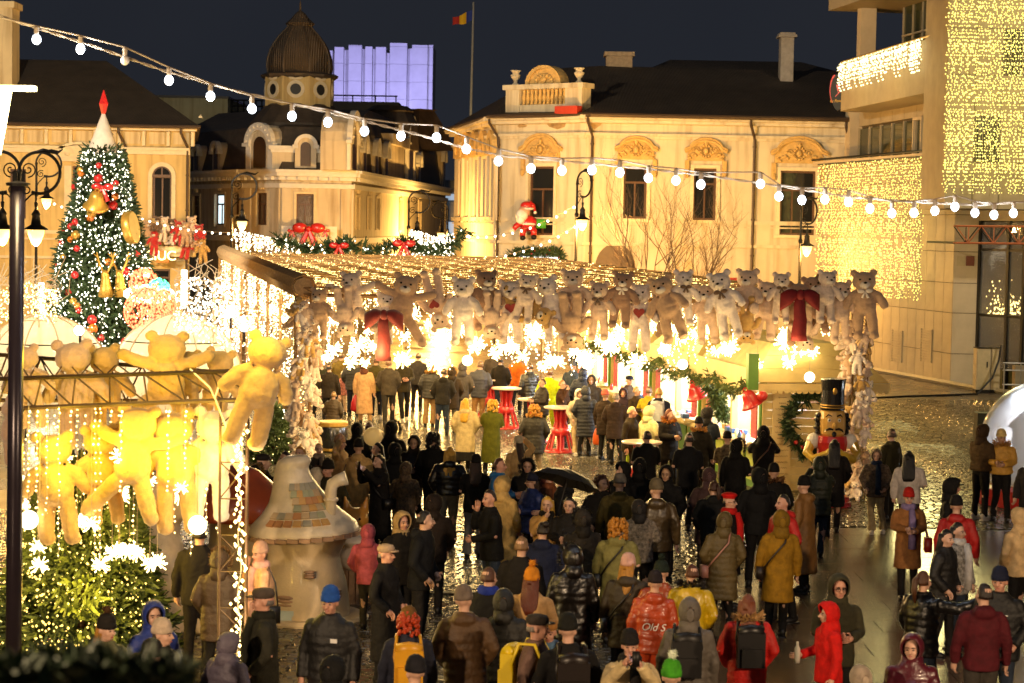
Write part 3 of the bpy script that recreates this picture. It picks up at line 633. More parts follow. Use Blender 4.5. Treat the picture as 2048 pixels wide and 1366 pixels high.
# ================================================================== blocks behind
def tower():
    D = 230; t = thing('concrete_tower', 'tall ribbed concrete block floodlit in violet behind the domed house', 'tower', (GX(755, D), D, 0))
    M_v = mat('violet lit concrete', (.58, .56, .60), .9, var=.10, scale=.6, bump=.3, bscale=3)
    segs = [(560, 648, 98, 0), (648, 659, 101, 0), (659, 663, 103, 1), (663, 681, 94, 0), (681, 691, 98, 1), (691, 717, 90, 0), (717, 724, 96, 1), (724, 738, 93, 0), (738, 745, 96, 1), (745, 765, 94, 0), (765, 773, 104, 1), (773, 807, 86, 0), (807, 817, 95, 1), (817, 848, 90, 0), (848, 858, 89, 2)]
    for x0, x1, y, k in segs:
        a, b = GX(x0, D), GX(x1, D); z = ZP((x0 + x1) / 2, y, D); mb = MB()
        y0 = D + (1.3 if k == 1 else (.6 if k == 2 else 0)); hh = 2.0; zz = 0
        while zz < z - .01:
            z2 = min(z, zz + hh); mb.bx(a, b, y0, D + 9, zz, z2 - .03) if z2 < z - .01 else mb.bx(a, b, y0, D + 9, zz, z2); zz = z2
        part('pier', mb, t, None, M_v)
    f = thing('floodlight', 'violet floodlight at the foot of the ribbed tower', 'floodlight', (GX(760, 212), 205, 8))
    part('housing', MB().bx(-.5, .5, -.2, .2, -.3, .3), f, wm(f), M_iron)
    for px, e in ((690, 30000), (800, 36000)):
        l = bpy.data.lights.new('violet_flood', 'SPOT'); l.energy = e * .6; l.color = (.50, .47, 1.0); l.spot_size = R(75); l.spot_blend = .8; l.shadow_soft_size = .6
        o = bpy.data.objects.new('violet_flood', l); COL.objects.link(o); o.location = (GX(px, 205), 208, 12); d = Vector((GX(px + 30, D), D, 26)) - o.location; o.rotation_euler = d.to_track_quat('-Z', 'Y').to_euler()
tower()
def low_block():
    D = 132; t = thing('flat_roofed_block', 'pale flat roofed block between the yellow house and the domed house', 'building', (GX(375, D), D, 0))
    z = ZP(375, 196, D); part('wall', MB().bx(GX(298, D), GX(452, D), D, D + 12, 0, z), t, None, plaster('pale green render', (.30, .27, .16)))
    part('coping', MB().bx(GX(296, D), GX(454, D), D - .15, D + 12.1, z, z + .15), t, None, M_iron)
    g = MB()
    for k in range(6): x = GX(456 + k * 12, D); g.bar((x, D + 1, ZP(456, 235, D)), (x, D + 1, ZP(456, 198, D)), .05)
    for y in (198, 210, 222): g.bar((GX(454, D), D + 1, ZP(456, y, D)), (GX(520, D), D + 1, ZP(456, y, D)), .05)
    part('roof_railing', g, t, None, M_iron)
    D = 165; t = thing('grey_rear_block', 'dark grey rear block with roof rail in front of the violet tower', 'building', (GX(720, D), D, 0))
    z = ZP(720, 203, D); part('wall', MB().bx(GX(655, D), GX(792, D), D, D + 10, 0, z), t, None, mat('grey render', (.10, .085, .07), .9))
    z2 = ZP(800, 219, D); part('annex_wall', MB().bx(GX(792, D) + .01, GX(832, D), D + .5, D + 9, 0, z2), t, None, mat('grey render', (.10, .085, .07), .9))
    g = MB(); zt = ZP(720, 191, D); g.bar((GX(655, D), D + .2, zt), (GX(789, D), D + .2, zt), .06)
    for px in (660, 700, 745, 786): g.bar((GX(px, D), D + .2, z), (GX(px, D), D + .2, zt), .05)
    part('roof_rail', g, t, None, M_iron)
    D = 170; t = thing('glass_office', 'pale office front lit bluish between the two cream houses', 'building', (GX(895, D), D, 0))
    part('wall', MB().bx(GX(872, D), GX(930, D), D, D + 10, 0, ZP(895, 360, D)), t, None, mat('pale office cladding', (.42, .48, .52), .5))
    for k, (y0, y1) in enumerate(((388, 400), (404, 440), (444, 480), (484, 510))):
        part('window_band', MB().bx(GX(879, D), GX(906, D), D - .08, D - .01, ZP(893, y1, D), ZP(893, y0, D)), t, None, mat('office lit glass %d' % (k % 2), ((.5, .6, .7), (.05, .06, .07))[k % 2], .2, emit=((.55, .75, 1), (.2, .25, .3))[k % 2], es=(.55, .12)[k % 2]))
low_block()
# flag
def flag():
    D = 140; x = GX(934, D); t = thing('flagpole', 'tall grey flagpole with blue yellow red flag above the roofs', 'flagpole', (x, D, 0))
    zt = ZP(938, 4, D); part('pole', MB().tube([(x, D, 0), (x + .05, D, zt * .6), (x + .12, D, zt)], [.13, .10, .06], 8), t, None, mat('grey painted pole', (.42, .47, .50), .4, .3))
    x = x + .11; z0, z1 = ZP(900, 56, D), ZP(938, 20, D)
    cols = [((.02, .05, .36), 'blue'), ((.75, .50, .02), 'yellow'), ((.42, .03, .03), 'red')]; fl = None
    for k, (c, nme) in enumerate(cols):
        mb = MB(); n = 5; vs = []
        for i in range(n + 1):
            u = (k + i / n) / 3; px = x - u * 1.42; dz = -.55 * u; yy = D + .12 * math.sin(u * 9)
            vs += [(px, yy, z1 + dz + .06 * math.sin(u * 7)), (px, yy, z1 - .78 + dz * .6 + .08 * math.sin(u * 8 + 1))]
        o = len(vs); vs2 = [(a, b + .02, c_) for a, b, c_ in vs]
        mb.add(vs, [(2 * i, 2 * i + 1, 2 * i + 3, 2 * i + 2) for i in range(n)]); part('flag_stripe', mb, t, None, mat(nme + ' flag cloth', c, .8, var=.05, emit=None))
flag()

# ================================================================== MODERN BUILDING on the right
M_clad = mat('beige stone cladding', (.36, .29, .19), .6, var=.12, scale=1.5, bump=.08); M_cladg = mat('dark cladding joint', (.10, .075, .045), .8)
M_clad2 = mat('light beige cladding', (.50, .40, .27), .6, var=.10, scale=1.5)
def modern():
    Pa, Pb, Pc, Pd = pcol(1650, 86), pcol(1905, 73), pcol(1956, 73), pcol(2300, 66)
    MW, LW = plane(Pa, Pb); MF, LF = plane(Pb, Pc); MG, LG = plane(Pc, Pd)
    t = thing('modern_building', 'modern beige clad building with curved terraces hung with light curtains', 'building', (Pb[0], Pb[1], 0))
    z1 = 8.45; z2 = 12.6
    part('backing_wall', MB().bx(0, LW, .06, 6, 0, z1 - .1), t, MW, M_cladg); part('backing_wall', MB().bx(0, LF + .02, .06, 6, 0, z1 - .1), t, MF, M_cladg)
    zs = [.02, 1.15, 2.65, 3.75, 4.9, 6.25, 7.5, z1 - .12]; 
    cache = {}
    def panels(M, L, n, m, zs=zs, skip=()):
        wd = L / n
        for k in range(n):
            for j in range(len(zs) - 1):
                if (k, j) in skip: continue
                kk = (round(wd, 3), round(zs[j + 1] - zs[j], 3), m.name)
                if kk not in cache: cache[kk] = MB().bx(.012, kk[0] - .012, 0, .05, .012, kk[1] - .012).mesh('cladding_panel', m)
                part('cladding_panel', cache[kk], t, M @ Matrix.Translation((k * wd, 0, zs[j])))
    panels(MW, LW, 16, M_clad); panels(MF, LF, 1, M_clad2)
    # ventilation grilles low on the wall
    gl = MB()
    for k in range(12): gl.bx(0, .95, -.05, -.01, k * .1, k * .1 + .05)
    gl.bx(-.05, 0, -.06, 0, -.03, 1.2); gl.bx(.95, 1.0, -.06, 0, -.03, 1.2); gme = gl.mesh('vent_grille', M_clad)
    for px in (1785, 1843): x, z = on(MW, px, 720); part('vent_grille', gme, t, MW @ Matrix.Translation((x, 0, z)))
    # terrace slab over the ground floors and the parapet rails
    part('terrace_slab', MB().bx(-1.0, LW + .3, -.35, 9, z1 - .1, z1 + .12), t, MW, M_clad2)
    r = MB(); r.tube([(-1, -.38, z1 + .2), (LW + .3, -.38, z1 + .2)], .05, 6); part('light_rail', r, t, MW, M_iron)
    # recessed upper floor: panels over dark windows
    Pu, Pv = pcol(1692, 88.5), pcol(1925, 73.5); MU, LU = plane(Pu, Pv); zw = 10.15; zu = 11.2
    part('column', MB().bx(0, .75, -.25, .4, z1 + .12, zu), t, MU, M_clad2)
    part('backing_wall', MB().bx(.5, LU, .3, 5, z1 + .12, zu), t, MU, M_cladg)
    n = 9; x0 = .95; wd = (LU - x0) / n
    pm = MB().bx(.02, wd - .02, 0, .1, 0, zu - zw - .05).mesh('fascia_panel', M_clad); wmn = MB().bx(.03, wd - .03, .1, .14, 0, zw - z1 - .3).mesh('window_pane', mat('greenish dark glass', (.035, .04, .02), .08, var=.2, scale=.8))
    fr = MB().bx(-.03, .03, .02, .16, 0, zw - z1 - .2).mesh('mullion', M_clad)
    for k in range(n):
        part('fascia_panel', pm, t, MU @ Matrix.Translation((x0 + k * wd, .1, zw + .02))); part('window_pane', wmn, t, MU @ Matrix.Translation((x0 + k * wd, .05, z1 + .2)))
        part('mullion', fr, t, MU @ Matrix.Translation((x0 + k * wd, .05, z1 + .15)))
    dm = MB(); x = x0 + wd * 5; dm.bx(x - .12, x, -.02, .2, z1 + .15, zw); dm.bx(x + .85, x + .97, -.02, .2, z1 + .15, zw); dm.bx(x, x + .85, -.02, .2, zw - .12, zw); part('door_frame', dm, t, MU, M_clad2)
    # curved balcony parapet
    Pe, Pf = pcol(1664, 85), pcol(1884, 70.2); ME, LE = plane(Pe, Pf)
    front = [(0, .9), (.03, .45), (.25, .12), (.6, 0)] + [(LE * k / 6, 0) for k in range(1, 7)]; out = front + [(LE, 6), (0, 6)]
    zb0 = 10.65; part('balcony_parapet', MB().slab(out, zb0, z2), t, ME, M_clad); part('balcony_rail', MB().tube([(p[0], p[1] - .02, z2 + .08) for p in front], .05, 6), t, ME, M_gold)
    # upper set-back storey
    Ph, Pi_ = pcol(1708, 90), pcol(1990, 74); MH, LH = plane(Ph, Pi_); z3 = 17.5
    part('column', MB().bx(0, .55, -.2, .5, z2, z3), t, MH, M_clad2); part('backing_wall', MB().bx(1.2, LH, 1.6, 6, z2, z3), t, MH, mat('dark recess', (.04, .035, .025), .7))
    gp = MB().bx(.04, 1.16, 0, .04, 0, 1.5).mesh('window_pane', mat('greenish dark glass', (.035, .04, .02)))
    fr2 = MB().bx(0, .05, -.05, .05, 0, 4.2).mesh('mullion', M_clad)
    for k in range(9):
        part('mullion', fr2, t, MH @ Matrix.Translation((1.3 + k * 1.2, 1.5, z2)))
        for j in range(2): part('window_pane', gp, t, MH @ Matrix.Translation((1.3 + k * 1.2, 1.52, z2 + .1 + j * 1.6)))
    part('transom', MB().bx(1.3, 12, 1.42, 1.5, z2 + 1.62, z2 + 1.7).bx(1.3, 12, 1.42, 1.5, z2 + 3.25, z2 + 3.33), t, MH, M_clad)
    zf = on(MH, 1700, 26)[1]; part('roof_fascia', MB().bx(-1.1, LH, -1.2, 3, zf, zf + 3), t, MH, M_clad)
    # tall bay carrying the big curtain
    Pj, Pk = pcol(1885, 69), pcol(2200, 69); MB_, LB = plane(Pj, Pk); zq0 = ZP(1960, 418, 69); zq1 = ZP(1960, -60, 69)
    zz = [zq0, zq0 + 1.6, zq0 + 3.2, zq0 + 4.6, zq0 + 6.2, zq1]
    part('bay_side_wall', MB().bx(-.04, .015, .0, 4, zq0, zq1), t, MB_, M_clad); part('bay_wall', MB().bx(.02, LB, .06, 4, zq0, zq1), t, MB_, M_cladg); panels(MB_, LB, 6, M_clad, zz, {(1, 1), (2, 3), (4, 3), (3, 1), (4, 1)})
    for (k, j) in ((1, 1), (2, 3), (4, 3), (3, 1), (4, 1)):
        wd = LB / 6; part('window_pane', MB().bx(k * wd + .05, k * wd + wd - .05, .02, .05, zz[j] + .05, zz[j + 1] - .05), t, MB_, mat('greenish dark glass', (.035, .04, .02)))
    # shop glass front
    zt = ZP(2000, 442, 72.8); part('shop_backing', MB().bx(.02, LG, 1.8, 4, 0, z1), t, MG, mat('dim shop interior', (.05, .04, .035), .8)); part('shop_lintel', MB().bx(0, LG, -.05, 1.7, zt, z1 - .15), t, MG, M_clad)
    part('shop_sill_wall', MB().bx(0, LG, .12, .4, 0, ZP(2000, 735, 72.8)), t, MG, mat('olive lower glass', (.10, .09, .04), .15, var=.1))
    fr = MB()
    for px in (1957, 2014, 2046, 2100): x = on(MG, px, 600)[0]; fr.bx(x - .06, x + .06, -.05, .1, 0, zt)
    for py in (500, 632): z = on(MG, 2000, py)[1]; fr.bx(0, LG, -.03, .08, z - .05, z + .05)
    part('shop_frame', fr, t, MG, M_iron)
    gm = bpy.data.materials.new('shop glass'); gm.use_nodes = True; p = gm.node_tree.nodes['Principled BSDF']; p.inputs['Base Color'].default_value = (.25, .25, .3, 1); p.inputs['Roughness'].default_value = .03; p.inputs['Alpha'].default_value = .35
    part('shop_window', MB().bx(.05, LG, .02, .06, ZP(2000, 735, 72.8), zt - .05), t, MG, gm)
    # added bulbs behind the shop glass stand in for mirrored outside lights
    lg = MB(); rr = random.Random(9)
    for k in range(420):
        px, py = rr.uniform(1958, 2110), 632 - abs(rr.gauss(0, 26)); x, z = on(MG, px, min(py, 628))
        if z < zt: lg.octa((x, rr.uniform(.3, 1.4), z), rr.uniform(.02, .05))
    sl = thing('shop_reflection_lights', 'added warm bulbs behind the shop glass standing in for mirrored lights', 'light garland', tuple(MG @ Vector((1, 1, 0)))); o = part('bulbs', lg, sl, MG, M_fair); o['kind'] = 'stuff'
    # two small plaques
    for px, c in ((1921, (.45, .36, .22)), (1940, (.16, .05, .03))):
        x, z = on(MF, px, 522); pl = MB(); pl.bx(x - .15, x + .15, -.03, 0, z - .18, z + .18); o = pl.build('wall_plaque', mat('plaque %.2f' % c[0], c, .4), None, MF); tag(o, ('beige' if c[0] > .3 else 'dark red') + ' square plaque on the beige column beside the shop glass', 'plaque')
    return t, MW, ME, MB_, MG
t_mod, MW, ME, MBAY, MGL = modern()
def round_signs():
    x, z = on(ME, 1675, 185); D = 85
    c = ME @ Vector((x, 0, z)); s = thing('drop_sign', 'black drop shaped shop sign with script lettering on the terrace corner', 'sign', tuple(c))
    M = Matrix.Translation((c.x, c.y - .3, c.z)) @ Matrix.Rotation(R(-32), 4, 'Z')
    drop = [(.36 * math.cos(a) * (1 - .25 * max(0, -math.sin(a))), .78 * math.sin(a)) for a in np.linspace(0, 2 * PI, 20)[:-1]]
    part('panel', MB().prism(drop, -.06, 0), s, M, mat('black sign board', (.012, .012, .01), .3)); 
    part('lettering', text_mesh('La Femme', .17, .01, M_gold, .3), s, M @ Matrix.Translation((0, -.08, -.38)) @ Matrix.Rotation(PI / 2, 4, 'X'))
    part('emblem', MB().tube([(-.12, -.07, -.2), (.02, -.07, -.05), (.1, -.07, 0), (.04, -.07, .08)], .02, 5).prism([(-.1, .3), (.12, .3), (.0, -.02)], -.07, -.061), s, M, mat('pink print', (.6, .15, .2), .5))
    c2 = ME @ Vector((x - .55, -.0, z + .15)); s2 = thing('oval_sign', 'pink oval shop sign half behind the icicle lights on the terrace corner', 'sign', (c2.x, c2.y - .3, c2.z))
    M2 = Matrix.Translation((c2.x, c2.y - .32, c2.z)) @ Matrix.Rotation(R(-60), 4, 'Z')
    part('panel', MB().prism([(.32 * math.cos(a), .62 * math.sin(a)) for a in np.linspace(0, 2 * PI, 20)[:-1]], -.06, 0), s2, M2, mat('pink sign board', (.62, .12, .16), .4))
    part('emblem', MB().prism([(.16 * math.cos(a), -.2 + .13 * math.sin(a)) for a in np.linspace(0, 2 * PI, 12)[:-1]], -.075, -.061), s2, M2, mat('dark red print', (.3, .02, .03), .5))
round_signs()
# ================================================================== voxel helper: turn a rough union into one smooth surface
WSC = bpy.data.scenes.new('workbench')   # a side scene, so that shaping a mesh does not re-evaluate the square
def remesh(me, vox, smooth=4, fac=.5, mats=None):
    o = bpy.data.objects.new('work', me); WSC.collection.objects.link(o)
    md = o.modifiers.new('r', 'REMESH'); md.mode = 'VOXEL'; md.voxel_size = vox
    if smooth: s = o.modifiers.new('s', 'SMOOTH'); s.iterations = smooth; s.factor = fac
    with bpy.context.temp_override(scene=WSC, view_layer=WSC.view_layers[0]): dg = bpy.context.evaluated_depsgraph_get()
    dg.update(); r = bpy.data.meshes.new_from_object(o.evaluated_get(dg)); bpy.data.objects.remove(o)
    r.name = 'surface'; r.materials.clear()
    for m in (mats or []): r.materials.append(m)
    r.polygons.foreach_set('use_smooth', [True] * len(r.polygons)); return r
def tufts(mb, pts, size, rr, nb=3, flat=0):
    """little needle sprays: nb crossing triangles per point, pointing along (point, direction)"""
    for p, d in pts:
        d = Vector(d).normalized()
        for k in range(nb):
            q = Vector((rr.gauss(0, 1), rr.gauss(0, 1), rr.gauss(0, 1))); q = (q - d * q.dot(d)).normalized()
            dd = (d + q * rr.uniform(.2, .9)).normalized(); s = size * rr.uniform(.6, 1.3); w = dd.cross(q).normalized() * s * .16
            p = Vector(p); mb.add([p - w, p + w, p + dd * s + w * .3, p + dd * s - w * .3], [(0, 1, 2, 3)])
def sag(a, b, s, n=12):
    a, b = Vector(a), Vector(b); return [a.lerp(b, k / n) - Vector((0, 0, 4 * s * (k / n) * (1 - k / n))) for k in range(n + 1)]
def polyat(pts, step):
    out = []; acc = 0; pts = [Vector(p) for p in pts]
    for a, b in zip(pts, pts[1:]):
        L = (b - a).length; d = -acc
        while d + step <= L + 1e-9:
            d += step; out.append(a.lerp(b, d / L)) if L else None
        acc = L - d if d >= 0 else acc + L
        acc = min(acc, step)
    return out

def wrinkle(me, f):
    ns = [v.normal.copy() for v in me.vertices]; cs = [v.co.copy() for v in me.vertices]
    me.vertices.foreach_set('co', [x for c, n in zip(cs, ns) for x in (c + n * f(c))]); me.update(); return me
from mathutils import noise as mno
# ================================================================== CANOPY
FL = Vector((GX(607, 40), 40, 0)); FR = Vector((GX(1722, 41), 41, 0)); BL = Vector((GX(447, 70), 70, 0))
E1 = FR - FL; E2 = BL - FL
def zroof(v): return 4.05 + .22 * v
def C(u, v, z=0): p = FL + E1 * u + E2 * v; return Vector((p.x, p.y, z))
canopy = thing('light_canopy', 'long lattice canopy of brown steel trusses glowing over the market lane', 'canopy', tuple(C(.5, .5)))
M_steel = mat('brown painted lattice steel', (.24, .14, .06), .5, .1, var=.2)
M_rope = mat('rope wrapped beam', (.40, .26, .13), .8, var=.3, scale=20)
def truss_mesh(a, b, h, n, r=.016):
    mb = MB(); a, b = Vector(a), Vector(b); up = Vector((0, 0, h))
    mb.bar(a, b, r, 4); mb.bar(a + up, b + up, r, 4)
    for k in range(n):
        p, q = a.lerp(b, k / n), a.lerp(b, (k + 1) / n)
        mb.bar(p if k % 2 else p + up, q + up if k % 2 else q, r * .6, 3)
        if k % 2 == 0: mb.bar(q, q + up, r * .55, 3)
    return mb
tm = truss_mesh((0, 0, 0), E1, .17, 36, .013).mesh('roof_truss', M_steel)
NT = 27
for k in range(NT + 1):
    v = k / NT; p = C(0, v, zroof(v)); part('roof_truss', tm, canopy, Matrix.Translation(p))
for k in range(9):
    u = k / 8; lm = truss_mesh(C(u, 0, zroof(0)), C(u, 1, zroof(1)), .17, 60, .010); part('long_truss', lm, canopy, None, M_steel)
# flat cross-bracing net between the trusses
nb = MB()
for k in range(NT):
    for j in range(14):
        u0, u1 = j / 14, (j + 1) / 14; v0, v1 = k / NT, (k + 1) / NT
        a, b = (C(u0, v0, zroof(v0) + .17), C(u1, v1, zroof(v1) + .17)) if (j + k) % 2 else (C(u1, v0, zroof(v0) + .17), C(u0, v1, zroof(v1) + .17))
        nb.bar(a, b, .011, 3)
o = part('bracing_net', nb, canopy, None, M_steel); o['kind'] = 'stuff'
# wrapped edge beam along the left side
eb = MB(); eb.tube([C(0, v, zroof(v) + .18) for v in np.linspace(0, 1, 12)], .2, 8)
o = part('edge_beam', eb, canopy, None, M_rope); wr = MB()
for v in np.linspace(0, 1, 150): p = C(0, v, zroof(v) + .18); wr.tube([p + Vector((.25 * math.cos(a), .05 * math.sin(a * 2), .25 * math.sin(a))) for a in np.linspace(0, 2 * PI, 9)], .022, 3)
q = part('rope_wrapping', wr, o, None, M_rope); q['kind'] = 'stuff'
fbm = MB(); fbm.tube([C(u, 0, zroof(0) + .02) for u in (0, 1)], .05, 6); part('front_beam', fbm, canopy, None, M_steel)
def lattice_post(parent, p, h, w=.3, seg=.45, m=M_steel):
    pm = MB()
    for sx in (-1, 1):
        for sy in (-1, 1): pm.bar(p + Vector((sx * w / 2, sy * w / 2, 0)), p + Vector((sx * w / 2, sy * w / 2, h)), .018)
    z = 0; k = 0
    while z < h - .05:
        z2 = min(z + seg, h)
        for sy in (-1, 1):
            a, b = (-1, 1) if k % 2 else (1, -1)
            pm.bar(p + Vector((a * w / 2, sy * w / 2, z)), p + Vector((b * w / 2, sy * w / 2, z2)), .009, 3); pm.bar(p + Vector((-w / 2, sy * w / 2, z2)), p + Vector((w / 2, sy * w / 2, z2)), .009, 3)
            pm.bar(p + Vector((sy * w / 2, a * w / 2, z)), p + Vector((sy * w / 2, b * w / 2, z2)), .009, 3)
        z = z2; k += 1
    return part('post', pm, parent, None, m)
for u, v in ((0, 0), (1, 0), (0, .25), (0, .5), (0, .75), (0, 1), (1, .62), (1, 1)): lattice_post(canopy, C(u, v), zroof(v))
# ---- strands: vertical light strings, shared meshes
def strand_mesh(h, step, r, m, rr, jit=.012, wire=.004):
    mb = MB(); mb.tube([(jit * .6 * math.sin(k * 2.1), 0, -h * k / 8) for k in range(9)], wire, 3); mb.mi = 1; z = -step * rr.random()
    while z > -h:
        if rr.random() < .08: z -= step
        mb.octa((rr.gauss(0, jit), rr.gauss(0, jit), z), r * rr.uniform(.7, 1.3)); z -= step * rr.uniform(.6, 1.4)
    return mb.mesh('light_strand', [M_wire, m], fix=False)
rr = random.Random(11)
sm = [strand_mesh(2.9 - .15 * k, .075, .015, M_fairw, rr, .03) for k in range(3)] + [strand_mesh(2.4, .075, .015, M_fair, rr, .03) for k in range(3)]
lc = thing('side_light_curtain', 'warm white light curtain along the left side of the lattice canopy', 'light curtain', tuple(C(0, .5)))
for k in range(70): v = (k + rr.random()) / 70; part('light_strand', rr.choice(sm), lc, Matrix.Translation(C(0, v, zroof(v) - .02) + Vector((rr.uniform(-.15, .15), 0, 0))))
# ---- light net under the roof
ln = MB()
for k in range(9000):
    u, v = rr.random(), rr.random() ** .8; ln.octa(C(u, v, zroof(v) + .16 - rr.random() * .3), rr.uniform(.018, .036))
o = part('roof_lights', ln.mesh('roof_lights', M_fair, fix=False), canopy); o['kind'] = 'stuff'
# ---- hanging flower lights
fm = MB(); fm.smooth = False; r2 = random.Random(2)
for k in range(26):
    a = 2 * PI * k / 26 * 5 + r2.random(); e = r2.uniform(-1.35, 1.0); d = Vector((math.cos(a) * math.cos(e), math.sin(a) * math.cos(e), math.sin(e))) * r2.uniform(.7, 1.15)
    fm.tube([d * .02, d * .10, d * .15], [.004, .006, .012], 3); fm.octa(d * .165, .017)
    if k % 2: fm.octa(d * .09 + Vector((0, 0, .02)), .013)
fm.ball((0, 0, 0), .028, 6, 5)
M_flower = mat('glowing blossom lamp', (.9, .8, .6), .4, emit=(1, .80, .36), es=7, sample=False)
fme = fm.mesh('blossom', M_flower)
wme = {}
def flower(loc, hang, s=1.0, lab=None, grp='flower lights hanging under the long canopy'):
    t = thing('flower_light', lab or 'glowing flower shaped light hanging on a wire under the long canopy', 'hanging light', tuple(loc), rr.uniform(0, 6), grp); t.scale = (s, s, s)
    h = round(hang / s, 1)
    if h not in wme: wme[h] = MB().tube([(0, 0, .03), (0, 0, h)], .006, 3).mesh('wire', M_wire)
    ob('blossom', fme, t); ob('wire', wme[h], t); return t
for k in range(118):
    v = rr.random() ** 1.3 * .95 + .01 if k > 34 else rr.uniform(0, .07); u = rr.uniform(.04, .97) if k > 34 else (k + .5) / 35
    hz = rr.uniform(.62, 1.5); w_ = ('left', 'middle', 'right')[min(2, int(u * 3))] + (' of the front row under the bears' if v < .08 else ' of the lane, behind the front row' if v < .45 else ' of the lane, far back')
    flower(C(u, v, zroof(v) - hz), hz, rr.uniform(.7, 1.3), 'flower shaped light at the ' + w_, 'flower lights, ' + w_)
bm1 = MB(); bm1.smooth = True; bm1.ball((0, 0, 0), .11, 12, 8); bbm = bm1.mesh('globe', mat('crackle glass globe', (.9, .8, .6), .3, emit=(1, .82, .5), es=6, sample=False))
for k, (u, v, z) in enumerate(((.90, -.01, 2.55), (.30, .02, 2.75), (.52, .02, 2.7), (.70, .03, 2.7))):
    t = thing('globe_light', ('round globe light hanging in front of the cream kiosk roof', 'round globe light left of the first bar table', 'round globe light hanging above the lane middle', 'round globe light hanging before the stalls')[k], 'hanging light', tuple(C(u, v, z))); ob('globe', bbm, t); ob('wire', MB().tube([(0, 0, .1), (0, 0, zroof(0) - z)], .006, 3).mesh('wire', M_wire), t)
sm3 = [strand_mesh(.7 + .3 * k, .065, .016, (M_fair, M_fairw)[k % 2], rr, .035) for k in range(4)]
for k in range(260): u, v = rr.uniform(.03, .97), rr.random() ** 1.2 * .96 + .015; part('light_strand', rr.choice(sm3), canopy, Matrix.Translation(C(u, v, zroof(v))))
# lamps of the canopy lights
for k, v in enumerate((.04, .22, .40, .58, .76, .94)):
    for j, u in enumerate((.14, .38, .62, .86)):
        lamp('canopy_lamp', C(u, v, zroof(v) - .95), (300 if k else 260) * (.16 if u > .8 and k < 3 else 1.3), TUNG, .35)
for u in (.12, .3, .5, .68, .84): lamp('front_lamp', C(u, -.035, 3.0), 46, TUNG, .2)
for v in (.15, .5, .85): lamp('side_curtain_lamp', C(-.025, v, 2.6), 160, (1, .78, .45), .4)

# ================================================================== TEDDY BEARS
M_plush = {k: mat(k + ' plush', c, .95, var=.14, scale=14, bump=.5, bscale=90, sheen=.35) for k, c in (('white', (.82, .73, .68)), ('cream', (.74, .61, .52)), ('beige', (.66, .49, .38)), ('tan', (.50, .33, .21)), ('brown', (.34, .20, .13)), ('red', (.45, .012, .015)), ('darkbrown', (.12, .065, .035)), ('honey', (.55, .34, .10)))}
M_eye = mat('black button', (.01, .01, .01), .2, var=0); M_muz = mat('pale muzzle plush', (.72, .66, .60), .9)
def bear_body(pose):
    mb = MB(); mb.ball((0, 0, .30), (.20, .17, .26), 12, 9); mb.ball((0, 0, .22), (.21, .18, .18), 12, 8)
    mb.ball((0, -.02, .72), (.215, .19, .19), 12, 9); mb.ball((0, -.15, .66), (.10, .10, .085), 10, 7)
    for s in (-1, 1):
        mb.ball((s * .175, 0, .89), (.075, .045, .075), 8, 6)
        if pose == 'hang':
            mb.tube([(s * .12, 0, .50), (s * .25, -.03, .42), (s * .32, -.06, .26)], [.075, .085, .085], 8); mb.ball((s * .33, -.07, .24), .085, 8, 6)
            mb.tube([(s * .10, 0, .12), (s * .13, -.02, -.12), (s * .14, -.03, -.34)], [.105, .10, .09], 8); mb.ball((s * .14, -.08, -.36), (.095, .13, .085), 8, 6)
        elif pose == 'sit':
            mb.tube([(s * .12, 0, .50), (s * .24, -.08, .40), (s * .27, -.18, .28)], [.075, .085, .085], 8); mb.ball((s * .27, -.19, .27), .085, 8, 6)
            mb.tube([(s * .10, 0, .14), (s * .17, -.18, .07), (s * .21, -.34, .05)], [.105, .10, .09], 8); mb.ball((s * .22, -.38, .09), (.09, .08, .13), 8, 6)
        else:
            mb.tube([(s * .12, 0, .50), (s * .30, -.02, .55), (s * .45, -.05, .62)], [.075, .085, .08], 8); mb.ball((s * .46, -.05, .63), .085, 8, 6)
            a = .32 if s > 0 else .12
            mb.tube([(s * .10, 0, .12), (s * (.12 + a * .5), -.02, -.10), (s * (.13 + a), -.03, -.30)], [.105, .10, .09], 8); mb.ball((s * (.13 + a), -.08, -.32), (.095, .13, .085), 8, 6)
    return wrinkle(remesh(mb.mesh('w', []), .02, 3), lambda c: mno.noise(c * 34) * .008 + mno.noise(c * 8) * .010)
BB = {p: bear_body(p) for p in ('hang', 'sit', 'splay')}
def mk(f): m = MB(); m.smooth = True; f(m); return m
em = mk(lambda m: m.ball((0, 0, 0), .022, 6, 5)).mesh('eye', M_eye); nm = mk(lambda m: m.ball((0, 0, 0), (.034, .022, .024), 6, 5)).mesh('nose', M_eye)
mm_ = mk(lambda m: m.ball((0, -.165, .655), (.098, .098, .08), 10, 7)).mesh('muzzle', M_muz)
fmk = mk(lambda m: m.ball((0, 0, 0), (.07, .025, .07), 8, 6)).mesh('foot_pad', M_muz)
def heart_mesh():
    pts = [(.012 * 16 * math.sin(a) ** 3 * .6, .012 * (13 * math.cos(a) - 5 * math.cos(2 * a) - 2 * math.cos(3 * a) - math.cos(4 * a)) * .6) for a in np.linspace(0, 2 * PI, 20)[:-1]]
    return MB().prism(pts, -.03, .02).mesh('heart', M_red)
HM = heart_mesh()
bw = MB(); bw.smooth = True
for s in (-1, 1): bw.ball((s * .07, 0, 0), (.07, .025, .045), 8, 5); bw.tube([(0, 0, 0), (s * .05, 0, -.14)], [.015, .03], 5)
BWM = {k: None for k in ('pale', 'dark')}
BWM['pale'] = bw.mesh('neck_bow', M_muz); BWM['dark'] = bw.mesh('neck_bow', M_plush['darkbrown'])
BIDX = {}
